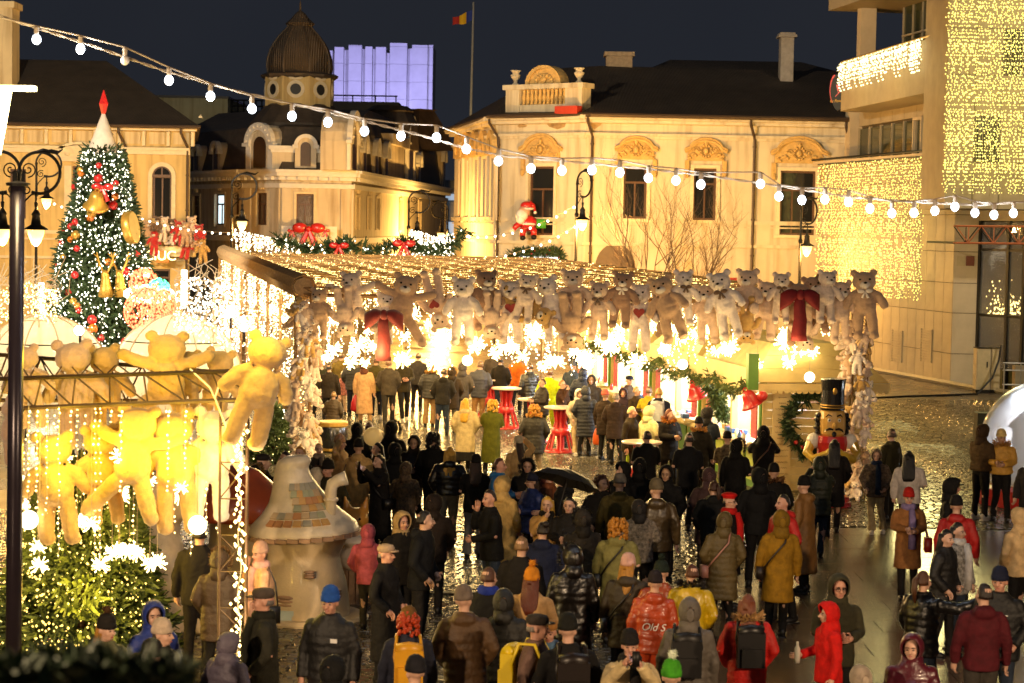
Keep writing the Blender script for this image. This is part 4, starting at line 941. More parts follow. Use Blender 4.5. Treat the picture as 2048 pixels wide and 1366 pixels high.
def bear(loc, color, label, h=1.3, roll=0, yaw=0, pitch=0, pose='hang', heart=False, bow=None, group=None, detail=True):
    """origin of the bear's frame is its belly; natural size 1.35 m from foot to ear"""
    t = thing('teddy_bear', label, 'teddy bear', tuple(loc), 0, group); t.rotation_euler = (Matrix.Rotation(R(yaw), 3, 'Z') @ Matrix.Rotation(R(roll), 3, 'Y') @ Matrix.Rotation(R(pitch), 3, 'X')).to_euler()
    s = h / 1.35; t.scale = (s * rr.uniform(1.02, 1.2), s * rr.uniform(1.02, 1.15), s * rr.uniform(.95, 1.04))
    b = ob('body', BB[pose], t, Matrix.Translation((0, 0, -.35)))
    if len(b.data.materials) == 0: b.data.materials.append(M_plush['white'])
    b.material_slots[0].link = 'OBJECT'; b.material_slots[0].material = M_plush[color]
    if detail:
        ob('muzzle', mm_, t, Matrix.Translation((0, -.005, -.35))); ob('nose', nm, t, Matrix.Translation((0, -.265, .345)))
        for sx in (-1, 1): ob('eye', em, t, Matrix.Translation((sx * .085, -.195, .41)))
        if heart: ob('heart', HM, t, Matrix.Translation((.02, -.20, .0)))
        if bow: ob('neck_bow', BWM[bow], t, Matrix.Translation((0, -.17, .18)))
    return t
def at_front(px, py, dy=0):   # on the front plane of the canopy
    p = FL; 
    D = 40 + (px - 607) / (1722 - 607) * 1.0 - .25 + dy; return W(px, py, D)
big = [  # head px, head py, height m, roll, colour, extras, label
 (639, 592, 1.0, 0, 'tan', dict(), 'tan bear beside the top of the left post'),
 (703, 563, 1.25, -4, 'cream', dict(pose='splay'), 'cream bear with legs spread at the upper left of the row'),
 (692, 657, 1.0, 175, 'beige', dict(), 'beige bear hanging head down left of the big bow'),
 (771, 600, 1.05, 3, 'white', dict(), 'white bear with its chin on the big red bow'),
 (812, 572, 1.35, 10, 'tan', dict(pose='splay'), 'tan bear right of the big red bow, face turned down'),
 (880, 640, 1.2, 168, 'beige', dict(heart=True), 'beige bear hanging head down with red heart, right of the red bow'),
 (927, 577, 1.3, 0, 'white', dict(), 'large white bear standing upright left of the dark brown one'),
 (972, 560, 1.2, 2, 'brown', dict(bow='pale'), 'dark brown bear with a pale neck bow'),
 (983, 664, 1.0, 180, 'beige', dict(), 'beige bear hanging head down below the dark brown one'),
 (1020, 580, 1.28, -2, 'white', dict(heart=True), 'white bear with red heart on its chest in the left half of the row'),
 (1056, 563, 1.0, 8, 'cream', dict(bow='dark'), 'small cream bear with dark neck bow'),
 (1094, 573, 1.3, -12, 'white', dict(), 'white bear leaning to one side beside the small cream one'),
 (1088, 632, 1.15, 118, 'honey', dict(heart=True), 'honey coloured bear hanging sideways under the leaning white one'),
 (1146, 557, 1.25, -3, 'beige', dict(), 'beige bear near the middle of the row behind the leaning white one'),
 (1145, 682, 1.2, 176, 'tan', dict(), 'tan bear hanging head down lowest in the middle'),
 (1199, 581, 1.2, 0, 'beige', dict(bow='dark'), 'beige bear with dark bow between white and brown bears'),
 (1246, 561, 1.15, 4, 'brown', dict(bow='pale'), 'reddish brown bear with a pale bow at mid row'),
 (1281, 589, 1.32, 0, 'white', dict(heart=True), 'white bear with red heart right of the reddish brown bear'),
 (1323, 572, 1.4, -18, 'tan', dict(), 'large tan bear leaning over with pale muzzle'),
 (1327, 655, 1.0, 172, 'tan', dict(bow='pale'), 'tan bear head down below the leaning tan one'),
 (1367, 558, 1.1, 0, 'white', dict(bow='dark'), 'small white bear with dark bow behind the leaning tan one'),
 (1409, 587, 1.2, -6, 'beige', dict(), 'beige bear low in the row left of the large white one'),
 (1440, 564, 1.4, -14, 'white', dict(bow='dark'), 'large white bear leaning with dark neck bow right of centre'),
 (1495, 558, 1.25, 0, 'beige', dict(pose='sit'), 'beige bear sitting on the beam'),
 (1492, 674, 1.0, 178, 'honey', dict(), 'honey coloured bear head down under the sitting one'),
 (1535, 580, 1.2, 3, 'beige', dict(), 'beige bear between the sitting bear and the dark red bow'),
 (1563, 562, 1.0, 0, 'cream', dict(bow='dark'), 'small cream bear left of the dark red bow'),
 (1598, 584, 1.3, 0, 'brown', dict(), 'brown bear behind the dark red bow'),
 (1610, 686, 1.0, 176, 'beige', dict(), 'beige bear head down under the dark red bow'),
 (1624, 570, 1.2, -10, 'brown', dict(bow='pale'), 'brown bear right of the dark red bow looking down'),
 (1654, 558, 1.05, 2, 'cream', dict(), 'small cream bear right of the brown one'),
 (1682, 582, 1.25, 0, 'beige', dict(), 'beige bear left of the corner bear'),
 (1728, 562, 1.4, -3, 'tan', dict(bow='pale'), 'large tan bear at the right corner of the canopy'),
]
for k, (px, py, h, roll, col, ex, lab) in enumerate(big):
    s = h / 1.35; hd = Vector((0, 0, .37 * s)); hd = Matrix.Rotation(R(roll), 3, 'Y') @ hd
    loc = at_front(px, py, [-.0, .25, -.2, .12][k % 4] * .8) - hd
    bear(loc, col, lab, h, roll, rr.uniform(-20, 20), 0, group='large bears along the front of the canopy', **ex)
# posts covered with small bears
small_cols = ['cream', 'white', 'beige', 'honey', 'tan', 'cream', 'beige', 'white']
for side, (px, D, y0, y1) in enumerate(((612, 40, 612, 925), (1716, 41, 655, 985))):
    base = Vector((GX(px, D), D, 0)); z0 = ZP(px, y1, D); z1 = ZP(px, y0, D); n = 40
    for k in range(n):
        a = -PI / 2 + (k * 2.4) % (2 * PI) if k % 3 == 0 else -PI / 2 + rr.uniform(-1.6, 1.6); z = z0 + (z1 - z0) * (k + .5) / n
        d = Vector((math.cos(a), math.sin(a), 0)); col = small_cols[(k * 5 + side) % 8]
        pw = ('%s third of the %s post' % (('lowest', 'middle', 'upper')[min(2, k * 3 // n)], ('left', 'right')[side]))
        bear(base + d * .24 + Vector((0, 0, z)), col, '%s small bear on the %s' % (col, pw + (' under the tan bear' if side == 0 else ' beside the nutcracker')), rr.uniform(.48, .62), rr.uniform(-22, 22), math.degrees(a) + 90 + rr.uniform(-30, 30), rr.uniform(-10, 14), rr.choice(['sit', 'hang', 'hang']), group='%s small bears on the %s' % (col, pw))
    for z in np.arange(.5, 3.4, .6): lamp('post_light', base + Vector((-.5 if side else .5, -.9, z)), 14, TUNG, .08)
# bears on the balcony of the yellow house
bb = [(297, 462, 'tan', 'hang', 'tan bear at the left end of the balcony'), (309, 482, 'red', 'hang', 'red bear with long legs hanging at the left of the balcony'), (328, 455, 'cream', 'hang', 'cream bear high on the balcony rail'), (347, 478, 'white', 'sit', 'small white bear sitting low on the balcony'), (357, 462, 'red', 'hang', 'large red bear at the middle of the balcony'), (371, 465, 'tan', 'hang', 'tan bear behind the red ones'), (374, 490, 'red', 'hang', 'red bear hanging lowest from the balcony'), (385, 455, 'beige', 'hang', 'beige bear with a red cap at the balcony corner'), (401, 468, 'red', 'sit', 'red bear at the right corner of the balcony'), (390, 482, 'tan', 'sit', 'tan bear low at the balcony corner'), (405, 498, 'honey', 'hang', 'yellow bear hanging under the balcony corner'), (315, 452, 'darkbrown', 'sit', 'dark brown bear in shadow on the balcony'), (342, 456, 'darkbrown', 'sit', 'dark bear between the cream and red bears')]
for k, (px, py, col, pose, lab) in enumerate(bb): bear(W(px, py, 90.6 - (k % 3) * .15), col, lab, 1.15 if pose == 'hang' else 1.0, rr.uniform(-12, 12), rr.uniform(-25, 25), 0, pose, group='bears on the balcony of the yellow house')
# big ribbons
def ribbon(px, py, D, s, m, label, cat='bow'):
    t = thing('ribbon_bow', label, cat, tuple(W(px, py, D))); 
    for sx in (-1, 1):
        mb = MB(); rs = []
        for k in range(9):
            u = k / 8; w_ = .06 + .30 * math.sin(min(u * 1.35, 1) * PI / 2); zz = -.10 * u - .12 * u * u; th = .05 + .13 * math.sin(u * PI)
            rs.append([(sx * u * .46, th * math.cos(a) * .9, zz + w_ * .55 * math.sin(a) * (1 + .10 * math.sin(5 * a))) for a in np.linspace(0, 2 * PI, 13)[:-1]])
        mb.smooth = True; mb.rings(rs); part('loop', mb, t, Matrix.Translation(t.location) @ Matrix.Scale(s, 4), m)
    tl = MB(); tl.smooth = True
    tl.rings([[(w_ * math.cos(a) + .02 * math.sin(z * 9), .06 * math.sin(a) * (1 + .4 * math.sin(3 * a)), z) for a in np.linspace(0, 2 * PI, 13)[:-1]] for z, w_ in ((0, .10), (-.25, .13), (-.6, .155), (-.95, .18), (-1.1, .19))])
    part('tail', tl, t, Matrix.Translation(t.location + Vector((0, -.04, 0))) @ Matrix.Scale(s, 4), m)
    k = MB(); k.smooth = True; k.ball((0, -.08, -.02), (.10, .10, .13), 8, 6); part('knot', k, t, Matrix.Translation(t.location) @ Matrix.Scale(s, 4), m)
    return t
ribbon(768, 628, 39.3, .84, M_red, 'large red velvet bow with long tail under a white bear'); ribbon(1600, 588, 40.0, .86, mat('dark red velvet', (.20, .008, .012), .75, var=.2, scale=9), 'dark red bow with long tail near the right end of the bear row')

# ================================================================== KIOSKS
K0 = Vector((GX(1532, 42.0), 42.0, 0)); ke2 = Vector((-3.6, 21.3, 0)).normalized(); kang = math.atan2(ke2.y, ke2.x)
M_kcream = mat('cream kiosk boards', (.62, .48, .20), .6, var=.12, scale=3); M_kgreen = mat('green kiosk paint', (.10, .24, .03), .5, var=.12); M_klime = mat('lime moulding', (.42, .48, .08), .5)
M_kwhite = mat('white kiosk interior', (.80, .80, .78), .6, var=.05); M_kred = mat('red shutter', (.38, .03, .04), .5)
KM = Matrix.Translation(K0) @ Matrix.Rotation(kang - PI / 2, 4, 'Z')   # local x to the right (into the kiosk), y along the row, front plane x=0
kl = ['cream kiosk with menu board and green corner nearest the camera', 'second kiosk of the row with jars on its counter', 'third kiosk of the row behind the white backpack', 'fourth kiosk of the row far down the lane']
def kiosk(i):
    y0 = i * 5.0; L = 4.4; w_ = 2.25; M = KM @ Matrix.Translation((0, y0, 0)); t = thing('market_kiosk', kl[i], 'kiosk', tuple(M @ Vector((w_ / 2, L / 2, 0))))
    zc, zo, zr = 1.0, 2.2, 2.34
    bd = MB().bx(-.02, w_ + .0, -.03, .03, 0, .165).mesh('wall_board', M_kcream)
    if i == 0:
        for k in range(13): part('wall_board', bd, t, M @ Matrix.Translation((0, rr.uniform(-.004, .004), .02 + k * .172)))
    else: part('end_wall', MB().bx(0, w_, -.03, .03, 0, zr), t, M, M_kcream)
    part('end_wall', MB().bx(0, w_, L - .03, L + .03, 0, zr), t, M, M_kcream)
    part('back_wall', MB().bx(w_ - .06, w_, .03, L - .03, 0, zr), t, M, M_kwhite); part('floor', MB().bx(.1, w_ - .06, .03, L - .03, .1, .14), t, M, M_wood); part('ceiling', MB().bx(0, w_ - .06, .03, L - .03, zr - .06, zr - .02), t, M, M_kwhite)
    lo = MB(); lo.bx(-.05, .02, .04, L - .04, 0, zc - .05); part('counter_front', lo, t, M, M_kgreen if i % 2 == 0 else M_kcream)
    pm = MB().bx(-.09, -.055, 0, .62, .18, .78).mesh('counter_panel', M_klime if i % 2 == 0 else M_kgreen)
    for k in range(5): part('counter_panel', pm, t, M @ Matrix.Translation((0, .28 + k * .82, 0)))
    part('counter_top', MB().bx(-.42, .3, .0, L, zc - .05, zc + .02), t, M, M_kcream)
    for yy in (0.02, L * .5, L - .14): part('corner_post', MB().bx(-.06, .08, yy, yy + .12, zc + .02, zr + .02), t, M, M_kgreen if yy < 1 else M_kcream)
    sh = MB(); 
    for k in range(9): sh.bx(-.10, -.07, 0, .42, k * .105, k * .105 + .08)
    sh.bx(-.09, -.075, -.02, .44, 0, .95); shm = sh.mesh('shutter', M_kred)
    for yy in (.16, L - .60): part('shutter', shm, t, M @ Matrix.Translation((0, yy, zc + .10)))
    # hipped board roof
    o = .38; a = [(-o, -o, zr), (w_ + o, -o, zr), (w_ + o, L + o, zr), (-o, L + o, zr)]; b = [(.35, .55, zr + .78), (w_ - .35, .55, zr + .78), (w_ - .35, L - .55, zr + .78), (.35, L - .55, zr + .78)]
    rf = MB(); rf.add(a + b, [(1, 2, 6, 5), (2, 3, 7, 6), (3, 0, 4, 7), (4, 5, 6, 7), (0, 3, 2, 1)] + ([(0, 1, 5, 4)] if i else [])); part('roof', rf, t, M, M_kcream)
    if i == 0:   # boards of the end hip, each one a part
        for k in range(3):
            u0, u1 = k / 3 + .004, (k + 1) / 3 - .004; q = lambda u, s: Vector(a[s]).lerp(Vector(b[s]), u)
            n_ = Vector((0, -.02, .02)); p = [q(u0, 0), q(u0, 1), q(u1, 1), q(u1, 0)]
            part('roof_board', MB().add([v + n_ for v in p] + p, [(0, 1, 2, 3), (7, 6, 5, 4), (0, 4, 5, 1), (1, 5, 6, 2), (2, 6, 7, 3), (3, 7, 4, 0)]), t, M, M_kcream)
    fs = MB(); fs.bx(-o - .02, w_ + o + .02, -o - .05, -o, zr - .16, zr - .01); part('fascia', fs, t, M, M_kcream)
    sc_ = MB(); n = 22
    for k in range(n): sc_.prism([(-o + (w_ + 2 * o) * (k + .5) / n + .065 * math.cos(x), zr - .165 + .06 * math.sin(x)) for x in np.linspace(PI, 2 * PI, 6)], -o - .045, -o - .015)
    part('scalloped_trim', sc_, t, M, M_kcream)
    # front fascia with curved valance
    fv = MB(); P = []; n = 14
    for k in range(n + 1): u = k / n; P.append((-o - .04, -o + (L + 2 * o) * u, zr - .20 - .16 * abs(math.sin(u * PI * 2))))
    top = [(p[0], p[1], zr + .3) for p in P]; fv.add(P + top, [(k, k + 1, n + 2 + k, n + 1 + k) for k in range(n)]); fv.add([(x + .03, y, z) for x, y, z in P] + [(x + .03, y, z) for x, y, z in top], [(k, n + 1 + k, n + 2 + k, k + 1) for k in range(n)]); part('valance', fv, t, M, M_kcream)
    if i == 0: part('corner_box', MB().bx(-o - .1, -o + .12, -o - .09, -o + .1, zr - .14, zr + .62), t, M, M_kgreen)
    # shelves and goods
    sv = MB()
    for z in (1.25, 1.6, 1.95): sv.bx(w_ - .42, w_ - .07, .2, L - .2, z, z + .03)
    part('shelf', sv, t, M, M_kwhite)
    cc = [mat('red goods', (.5, .03, .04), .4), mat('white goods', (.75, .73, .7), .4), mat('amber goods', (.5, .28, .06), .4), mat('blue goods', (.05, .12, .35), .4)]
    jm = {}
    for q in range(4):
        j = MB(); j.smooth = True; j.lathe([(.045, 0), (.05, .02), (.05, .12), (.03, .14), (.034, .17)], n=8); jm[q] = j.mesh('jar', cc[q])
    bxm = {q: MB().bx(0, .16, 0, .22, 0, .10).mesh('box', cc[q]) for q in range(4)}
    g = 'goods on the counter of kiosk %s' % ('with the menu board', 'with the jars', 'behind the white backpack', 'far down the lane')[i]
    for k in range(11):
        q = rr.randrange(4); isb = rr.random() < .5; me = bxm[q] if isb else jm[q]
        yy = .5 + k * .32; o_ = ob('goods_box' if isb else 'goods_jar', me, None, M @ Matrix.Translation((rr.uniform(-.35, .05), yy, zc + .021)))
        tag(o_, '%s %s standing on the counter of the %s' % (('red', 'white', 'amber', 'blue')[q], 'box' if isb else 'jar', ('kiosk with the menu board', 'second kiosk', 'third kiosk', 'fourth kiosk')[i]), 'box' if isb else 'jar', '%s %s, %s' % (('red', 'white', 'amber', 'blue')[q], 'boxes' if isb else 'jars', g))
    gd = MB()
    for k in range(26):
        for z in (1.28, 1.63, 1.98): gd.box((w_ - .25, .3 + k * .15, z + .08), (.12, .09, rr.uniform(.1, .2)))
    o_ = part('shelf_goods', gd, t, M, cc[i % 3]); o_['kind'] = 'stuff'
    tb = MB().tube([(w_ * .45, .4, zr - .1), (w_ * .45, L - .4, zr - .1)], .025, 6); part('tube_lamp', tb, t, M, mat('fluorescent tube', (.9, .9, .9), emit=(.92, .97, 1), es=12, sample=False))
    for yy in (.8, L - 1.0): lamp('kiosk_lamp', M @ Vector((w_ * .45, yy, zr - .3)), 330 if i == 0 else 420, (.95, .98, 1), .15)
    # fir garland along the front edge
    ga = thing('fir_garland', 'fir garland along the front roof edge of the %s' % ('kiosk with the menu board', 'second kiosk', 'third kiosk', 'fourth kiosk')[i], 'garland', tuple(M @ Vector((-.5, L / 2, zr))))
    gm = MB(); pts = []; q2 = random.Random(i)
    for k in range(230): u = q2.random(); pts.append(((-o - .12 + q2.gauss(0, .05), -o + (L + 2 * o) * u, zr - .02 - .25 * abs(math.sin(u * PI * 2)) + q2.gauss(0, .07)), (q2.gauss(-.6, .5), q2.gauss(0, .6), q2.gauss(-.5, .6))))
    tufts(gm, pts, .13, q2, 3); part('foliage', gm.mesh('foliage', M_fir2, fix=False), ga, M)
for i in range(4): kiosk(i)
# menu board, wreath, bells, baubles, nutcracker at the nearest kiosk
def pk(px, py, y=0): # point on the end wall of the first kiosk (local y)
    P = KM @ Vector((0, y, 0)); M, _ = plane(P, P + KM.to_3x3() @ Vector((1, 0, 0))); x, z = on(M, px, py); return M, x, z
Mk, xa, za = pk(1541, 975, -.06); _, xb, zb = pk(1583, 783, -.06)
t = thing('menu_board', 'tall narrow cream menu board with faint handwriting on the end of the kiosk', 'menu board', tuple(Mk @ Vector((xa, 0, za)))); part('board', MB().bx(xa, xb, -.03, 0, max(za, .1), zb), t, Mk, mat('cream menu card', (.68, .52, .24), .7, var=.08))
hw = MB(); z = zb - .12; q3 = random.Random(8)
while z > max(za, .1) + .1:
    wd = (xb - xa) * q3.uniform(.35, .8); c = (xa + xb) / 2; n = 16
    hw.tube([(c - wd / 2 + wd * k / n, -.035, z + .018 * math.sin(k * 2.3 + q3.random()) * q3.uniform(.4, 1.3)) for k in range(n + 1)], .005, 3); z -= .125
part('handwriting', hw, t, Mk, mat('brown ink', (.22, .12, .05), .8))
_, xw, zw = pk(1622, 845, -.1); t = thing('fir_wreath', 'fir wreath hanging on the end wall behind the nutcracker', 'wreath', tuple(Mk @ Vector((xw, -.1, zw)))); wm_ = MB(); pts = []
for k in range(520): a = q3.uniform(0, 2 * PI); rd = .52 + q3.gauss(0, .05); d = (math.cos(a) * q3.choice([1, 1, -.5]) + q3.gauss(0, .3), -.5, math.sin(a) * q3.choice([1, 1, -.5]) + q3.gauss(0, .3)); pts.append(((xw + rd * math.cos(a), -.14 + q3.gauss(0, .04), zw + 1.12 * rd * math.sin(a)), d))
tufts(wm_, pts, .16, q3, 3); part('foliage', wm_.mesh('foliage', M_fir, fix=False), t, Mk)
ball = mk(lambda m: m.ball((0, 0, 0), 1, 12, 8)); BALLS = {c: ball.mesh('ball', m) for c, m in (('red', M_redp), ('gold', M_gold), ('orange', mat('orange bauble', (.6, .16, .02), .25, coat=.5)))}
for a in (3.9, 4.2): tag(ob('bauble', BALLS['red'], None, Mk @ Matrix.Translation((xw + .53 * math.cos(a), -.24, zw + .58 * math.sin(a))) @ Matrix.Scale(.05, 4)), 'small red bauble at the lower left of the fir wreath', 'bauble', 'baubles on the wreath')
def bell(loc, s, m, label, rz=0, tilt=0, bow=None):
    t = thing('bell_ornament', label, 'bell', tuple(loc)); t.rotation_euler = (tilt, rz, 0); t.scale = (s, s, s)
    mb = MB(); mb.smooth = True; mb.lathe([(.03, .5), (.16, .47), (.22, .36), (.26, .18), (.36, .02), (.42, -.04), (.40, -.06), (.30, .03), (.18, .3), (.04, .36)], n=18); ob('dome', mb.mesh('dome', m), t)
    c = MB(); c.smooth = True; c.ball((0, 0, -.04), .07, 8, 6); c.tube([(0, 0, 0), (0, 0, .3)], .02, 4); ob('clapper', c.mesh('clapper', m), t)
    r_ = MB(); r_.tube([(.07 * math.cos(a), 0, .55 + .07 * math.sin(a)) for a in np.linspace(0, 2 * PI, 9)], .018, 4); ob('ring', r_.mesh('ring', m), t); return t
bell(W(1394, 792, 45.3), .62, M_redp, 'red bell hung on the post between first and second kiosk', -.4, .2); bell(W(1505, 808, 41.5), .62, M_redp, 'red bell at the corner of the first kiosk under the red ball', -.5, .1)
t = ob('ball_ornament', BALLS['red'], None, Matrix.Translation(W(1525, 792, 41.3)) @ Matrix.Scale(.11, 4)); tag(t, 'glossy red ball at the corner of the first kiosk', 'ball')
t = thing('fir_garland', 'thick fir garland hanging down the post beside the red bell', 'garland', tuple(W(1432, 760, 44.9))); gm = MB(); pts = []
for k in range(260): u = q3.random(); p = W(1424 + 20 * u + q3.gauss(0, 5), 752 + 82 * u, 44.9); pts.append((p - Vector(t.location), (q3.gauss(0, 1), -.6, q3.gauss(-.6, .5))))
tufts(gm, pts, .2, q3, 3); ob('foliage', gm.mesh('foliage', M_fir2, fix=False), t)
def nutcracker():
    D = 40.35; b = Gz(1660, 1012); D = b.y; s = 1.0; t = thing('nutcracker', 'large painted nutcracker soldier with tall black hat, moustache and red waistcoat', 'nutcracker', tuple(b)); M0 = Matrix.Translation(b)
    skin = mat('ochre painted face', (.62, .36, .08), .35, coat=.3); blk = mat('black gloss paint', (.012, .012, .013), .22, coat=.5, var=0); wh = mat('white gloss paint', (.72, .68, .62), .35, coat=.3); yl = mat('yellow painted arm', (.62, .40, .04), .35, coat=.3)
    def P(n, mb, m, q=t): mb.smooth = True; return part(n, mb, q, M0, m)
    m = MB(); m.lathe([(.42, 0), (.42, .10), (.38, .12), (.38, .2), (.34, .22)], n=20); P('pedestal', m, M_redp)
    for sx in (-1, 1):
        m = MB(); m.lathe([(.13, .2), (.14, .3), (.12, .45), (.13, .62), (.15, .82)], (sx * .16, 0, 0), 12); P('leg', m, wh); m = MB(); m.ball((sx * .16, -.08, .27), (.13, .20, .09), 10, 6); P('boot', m, blk)
    m = MB(); m.lathe([(.30, .80), (.31, .95), (.29, 1.1), (.33, 1.3), (.30, 1.42), (.12, 1.46)], n=16, sy=.8); P('waistcoat', m, M_redp)
    m = MB(); m.lathe([(.315, .93), (.32, .95), (.32, 1.0), (.31, 1.02)], n=16, sy=.82); P('belt', m, blk)
    for sx in (-1, 1):
        m = MB(); m.ball((sx * .37, 0, 1.32), (.14, .14, .16), 10, 7); P('sleeve', m, wh)
        m = MB(); m.tube([(sx * .42, -.02, 1.28), (sx * .50, -.08, 1.08), (sx * .40, -.26, .98), (sx * .12, -.36, 1.10)], [.10, .10, .085, .075], 9); m.ball((sx * .10, -.36, 1.12), .085, 8, 6); P('arm', m, yl)
    m = MB(); m.tube([(-.02, -.38, .96), (.05, -.38, 1.34)], [.035, .03], 8); P('recorder', m, wh)
    m = MB(); m.lathe([(.20, 1.40), (.26, 1.48), (.27, 1.62), (.27, 1.78), (.24, 1.92), (.20, 1.96)], n=18, sy=.95); hd = P('head', m, skin)
    m = MB(); m.ball((0, -.27, 1.66), (.05, .07, .07), 8, 6); P('nose', m, skin, hd)
    for sx in (-1, 1):
        m = MB(); m.tube([(sx * .02, -.285, 1.575), (sx * .09, -.275, 1.59), (sx * .16, -.24, 1.56), (sx * .19, -.22, 1.52)], [.02, .028, .02, .008], 6); P('moustache', m, blk, hd)
        m = MB(); m.tube([(sx * .05, -.25, 1.84), (sx * .12, -.245, 1.87), (sx * .17, -.21, 1.82)], [.012, .018, .008], 5); P('eyebrow', m, blk, hd)
        m = MB(); m.ball((sx * .10, -.245, 1.76), (.035, .02, .04), 8, 5); P('eye', m, wh, hd); m = MB(); m.ball((sx * .10, -.263, 1.76), (.017, .01, .022), 6, 4); P('pupil', m, blk, hd)
        m = MB()
        for k in range(5): m.ball((sx * (.27 + .03 * (k % 2)), .02, 1.84 - k * .085), (.08, .12, .06), 8, 5)
        P('curl', m, blk, hd)
    m = MB(); m.ball((0, -.275, 1.48), (.05, .03, .06), 8, 5); P('beard', m, blk, hd)
    m = MB(); m.lathe([(.245, 1.95), (.25, 2.0), (.235, 2.03), (.23, 2.35), (.255, 2.56), (.25, 2.58), (.05, 2.6)], n=20); ht = P('hat', m, blk)
    for z in (1.99, 2.04): m = MB(); m.lathe([(.25, z), (.257, z + .012), (.25, z + .024)], n=20); P('hat_band', m, M_gold, ht)
    m = MB(); m.ball((0, -.245, 2.34), (.045, .02, .07), 8, 6); P('badge', m, M_gold, ht)
nutcracker()
# ================================================================== BAR TABLES
def make_table():
    t = thing('bar_table', 'x', 'table', (0, 0, 0), 0, 'red bar tables in the lane')
    m = MB(); m.lathe([(.40, 1.08), (.42, 1.09), (.42, 1.12), (.40, 1.13)], n=24); ob('table_top', m.mesh('table_top', mat('pale pink table top', (.66, .50, .42), .3, coat=.3)), t)
    leg = MB()
    leg.tube([(.34, 0, .06), (.20, 0, .5), (.12, 0, .75), (.17, 0, 1.08)], .028, 6); lm = leg.mesh('leg', M_redp)
    for k in range(8): ob('leg', lm, t, Matrix.Rotation(2 * PI * k / 8, 4, 'Z'))
    m = MB(); m.smooth = True; m.lathe([(.20, .42), (.24, .43), (.22, .60), (.18, .62)], n=18); ob('collar', m.mesh('collar', M_redp), t)
    m = MB(); m.smooth = True; m.lathe([(.38, 0), (.40, .03), (.34, .07), (.10, .09), (.10, 1.07)], n=20); ob('base', m.mesh('base', M_redp), t); return t
tab0 = make_table()
for k, (px, py, lab) in enumerate(((1013, 775, 'red bar table left of the orange jacket'), (1068, 797, 'red bar table behind the black parka with fur hood'), (1122, 813, 'red bar table beside the boy in white hood'), (1284, 882, 'red bar table with the two dark haired men standing at it'), (982, 757, 'red bar table farthest back beside the grey puffer'))):
    p = Gz(px, py, 1.13); p.z = 0
    if k == 0: o = tab0; o.location = p
    else:
        o = dup(tab0, None, p, (0, 0, k * .4))
        for c in kids(tab0): dup(c, o)
    o['label'] = lab
# ================================================================== STREET LAMPS with scrolled arms
def arc(cx, cz, r, a0, a1, n=14): return [(cx + r * math.cos(a0 + (a1 - a0) * k / n), 0, cz + r * math.sin(a0 + (a1 - a0) * k / n)) for k in range(n + 1)]
def spiral(cx, cz, r, a0, turns, n=20): return [(cx + r * (1 - k / n * .85) * math.cos(a0 + turns * 2 * PI * k / n), 0, cz + r * (1 - k / n * .85) * math.sin(a0 + turns * 2 * PI * k / n)) for k in range(n + 1)]
def lantern_parts(t, M):
    m = MB(); m.smooth = True; m.lathe([(.02, .98), (.05, .95), (.03, .80), (.06, .75), (.12, .66), (.10, .62), (.13, .40), (.30, .30), (.31, .27), (.24, .27)], n=14); part('lantern_cap', m, t, M, M_iron)
    m = MB(); m.smooth = True; m.lathe([(.21, .27), (.20, .15), (.12, -.05), (.05, -.12), (.01, -.14)], n=14); part('lantern_glass', m, t, M, M_lantern)
def arm_parts(t, M, s):
    m = MB(); r = .52
    m.tube([(s * p[0], 0, p[2]) for p in arc(.50, 0, r, PI * 1.05, -.62 * PI, 24)], .04, 6)
    m.tube([(s * p[0], 0, p[2]) for p in ((.32, 0, .49), (.60, 0, .56), (.95, 0, .50), (1.08, 0, .60))], [.03, .06, .04, .015], 6)
    m.tube([(s * p[0], 0, p[2]) for p in spiral(.22, .08, .20, -.5 * PI, 1.6)], .018, 4); m.tube([(s * p[0], 0, p[2]) for p in spiral(.18, -.42, .16, .3 * PI, 1.5)], .018, 4)
    m.tube([(s * p[0], 0, p[2]) for p in ((0, 0, -.95), (.10, 0, -.75), (.3, 0, -.55), (.5, 0, -.52))], .02, 4)
    m.tube([(s * .42, 0, -.51), (s * .42, 0, -.72)], .025, 5); m.ball((s * .42, 0, -.52), .06, 6, 5); part('scroll_arm', m, t, M, M_iron)
def street_lamp(px, py_top, D, label, sides=(1,), watts=900, light=True, rz=0):
    x = GX(px, D); zt = ZP(px, py_top, D); t = thing('street_lamp', label, 'street lamp', (x, D, 0), 0, 'scrolled street lamps around the square')
    M = Matrix.Translation((x, D, zt - .56)) @ Matrix.Rotation(rz, 4, 'Z')
    m = MB(); m.smooth = True; m.lathe([(.20, 0), (.20, .25), (.12, .4), (.10, .9), (.13, .95), (.07, 1.05), (.055, zt - 1.9), (.09, zt - 1.85), (.09, zt - 1.75), (.05, zt - 1.7), (.045, zt - .6), (.07, zt - .56), (.02, zt - .45)], (x, D, 0), 12); part('pole', m, t, None, M_iron)
    for s in sides:
        arm_parts(t, M, s); L = M @ Matrix.Translation((s * .42, 0, -1.70)); lantern_parts(t, L)
        if light:
            o = lamp('lantern_light', L @ Vector((0, 0, -.22)), watts, SOD, .16)
    return t
street_lamp(462, 345, 82, 'scrolled street lamp in front of the domed house between bear balcony and white balcony', watts=900)
street_lamp(815, 380, 96, 'scrolled street lamp before the right flank of the domed house', watts=4500)
street_lamp(1150, 340, 80, 'scrolled street lamp before the corner house beside the Santa window', (1,), watts=6500, rz=R(-58))
street_lamp(1598, 395, 82, 'street lamp at the right end of the corner house above the bear row', (1,), watts=1300, rz=R(-60))
street_lamp(38, 300, 50, 'double armed street lamp at the left edge behind the thick pole', (-1, 1), 500)
street_lamp(72, 300, 82, 'scrolled street lamp right of the double armed one at the left edge', (1,), 2600)
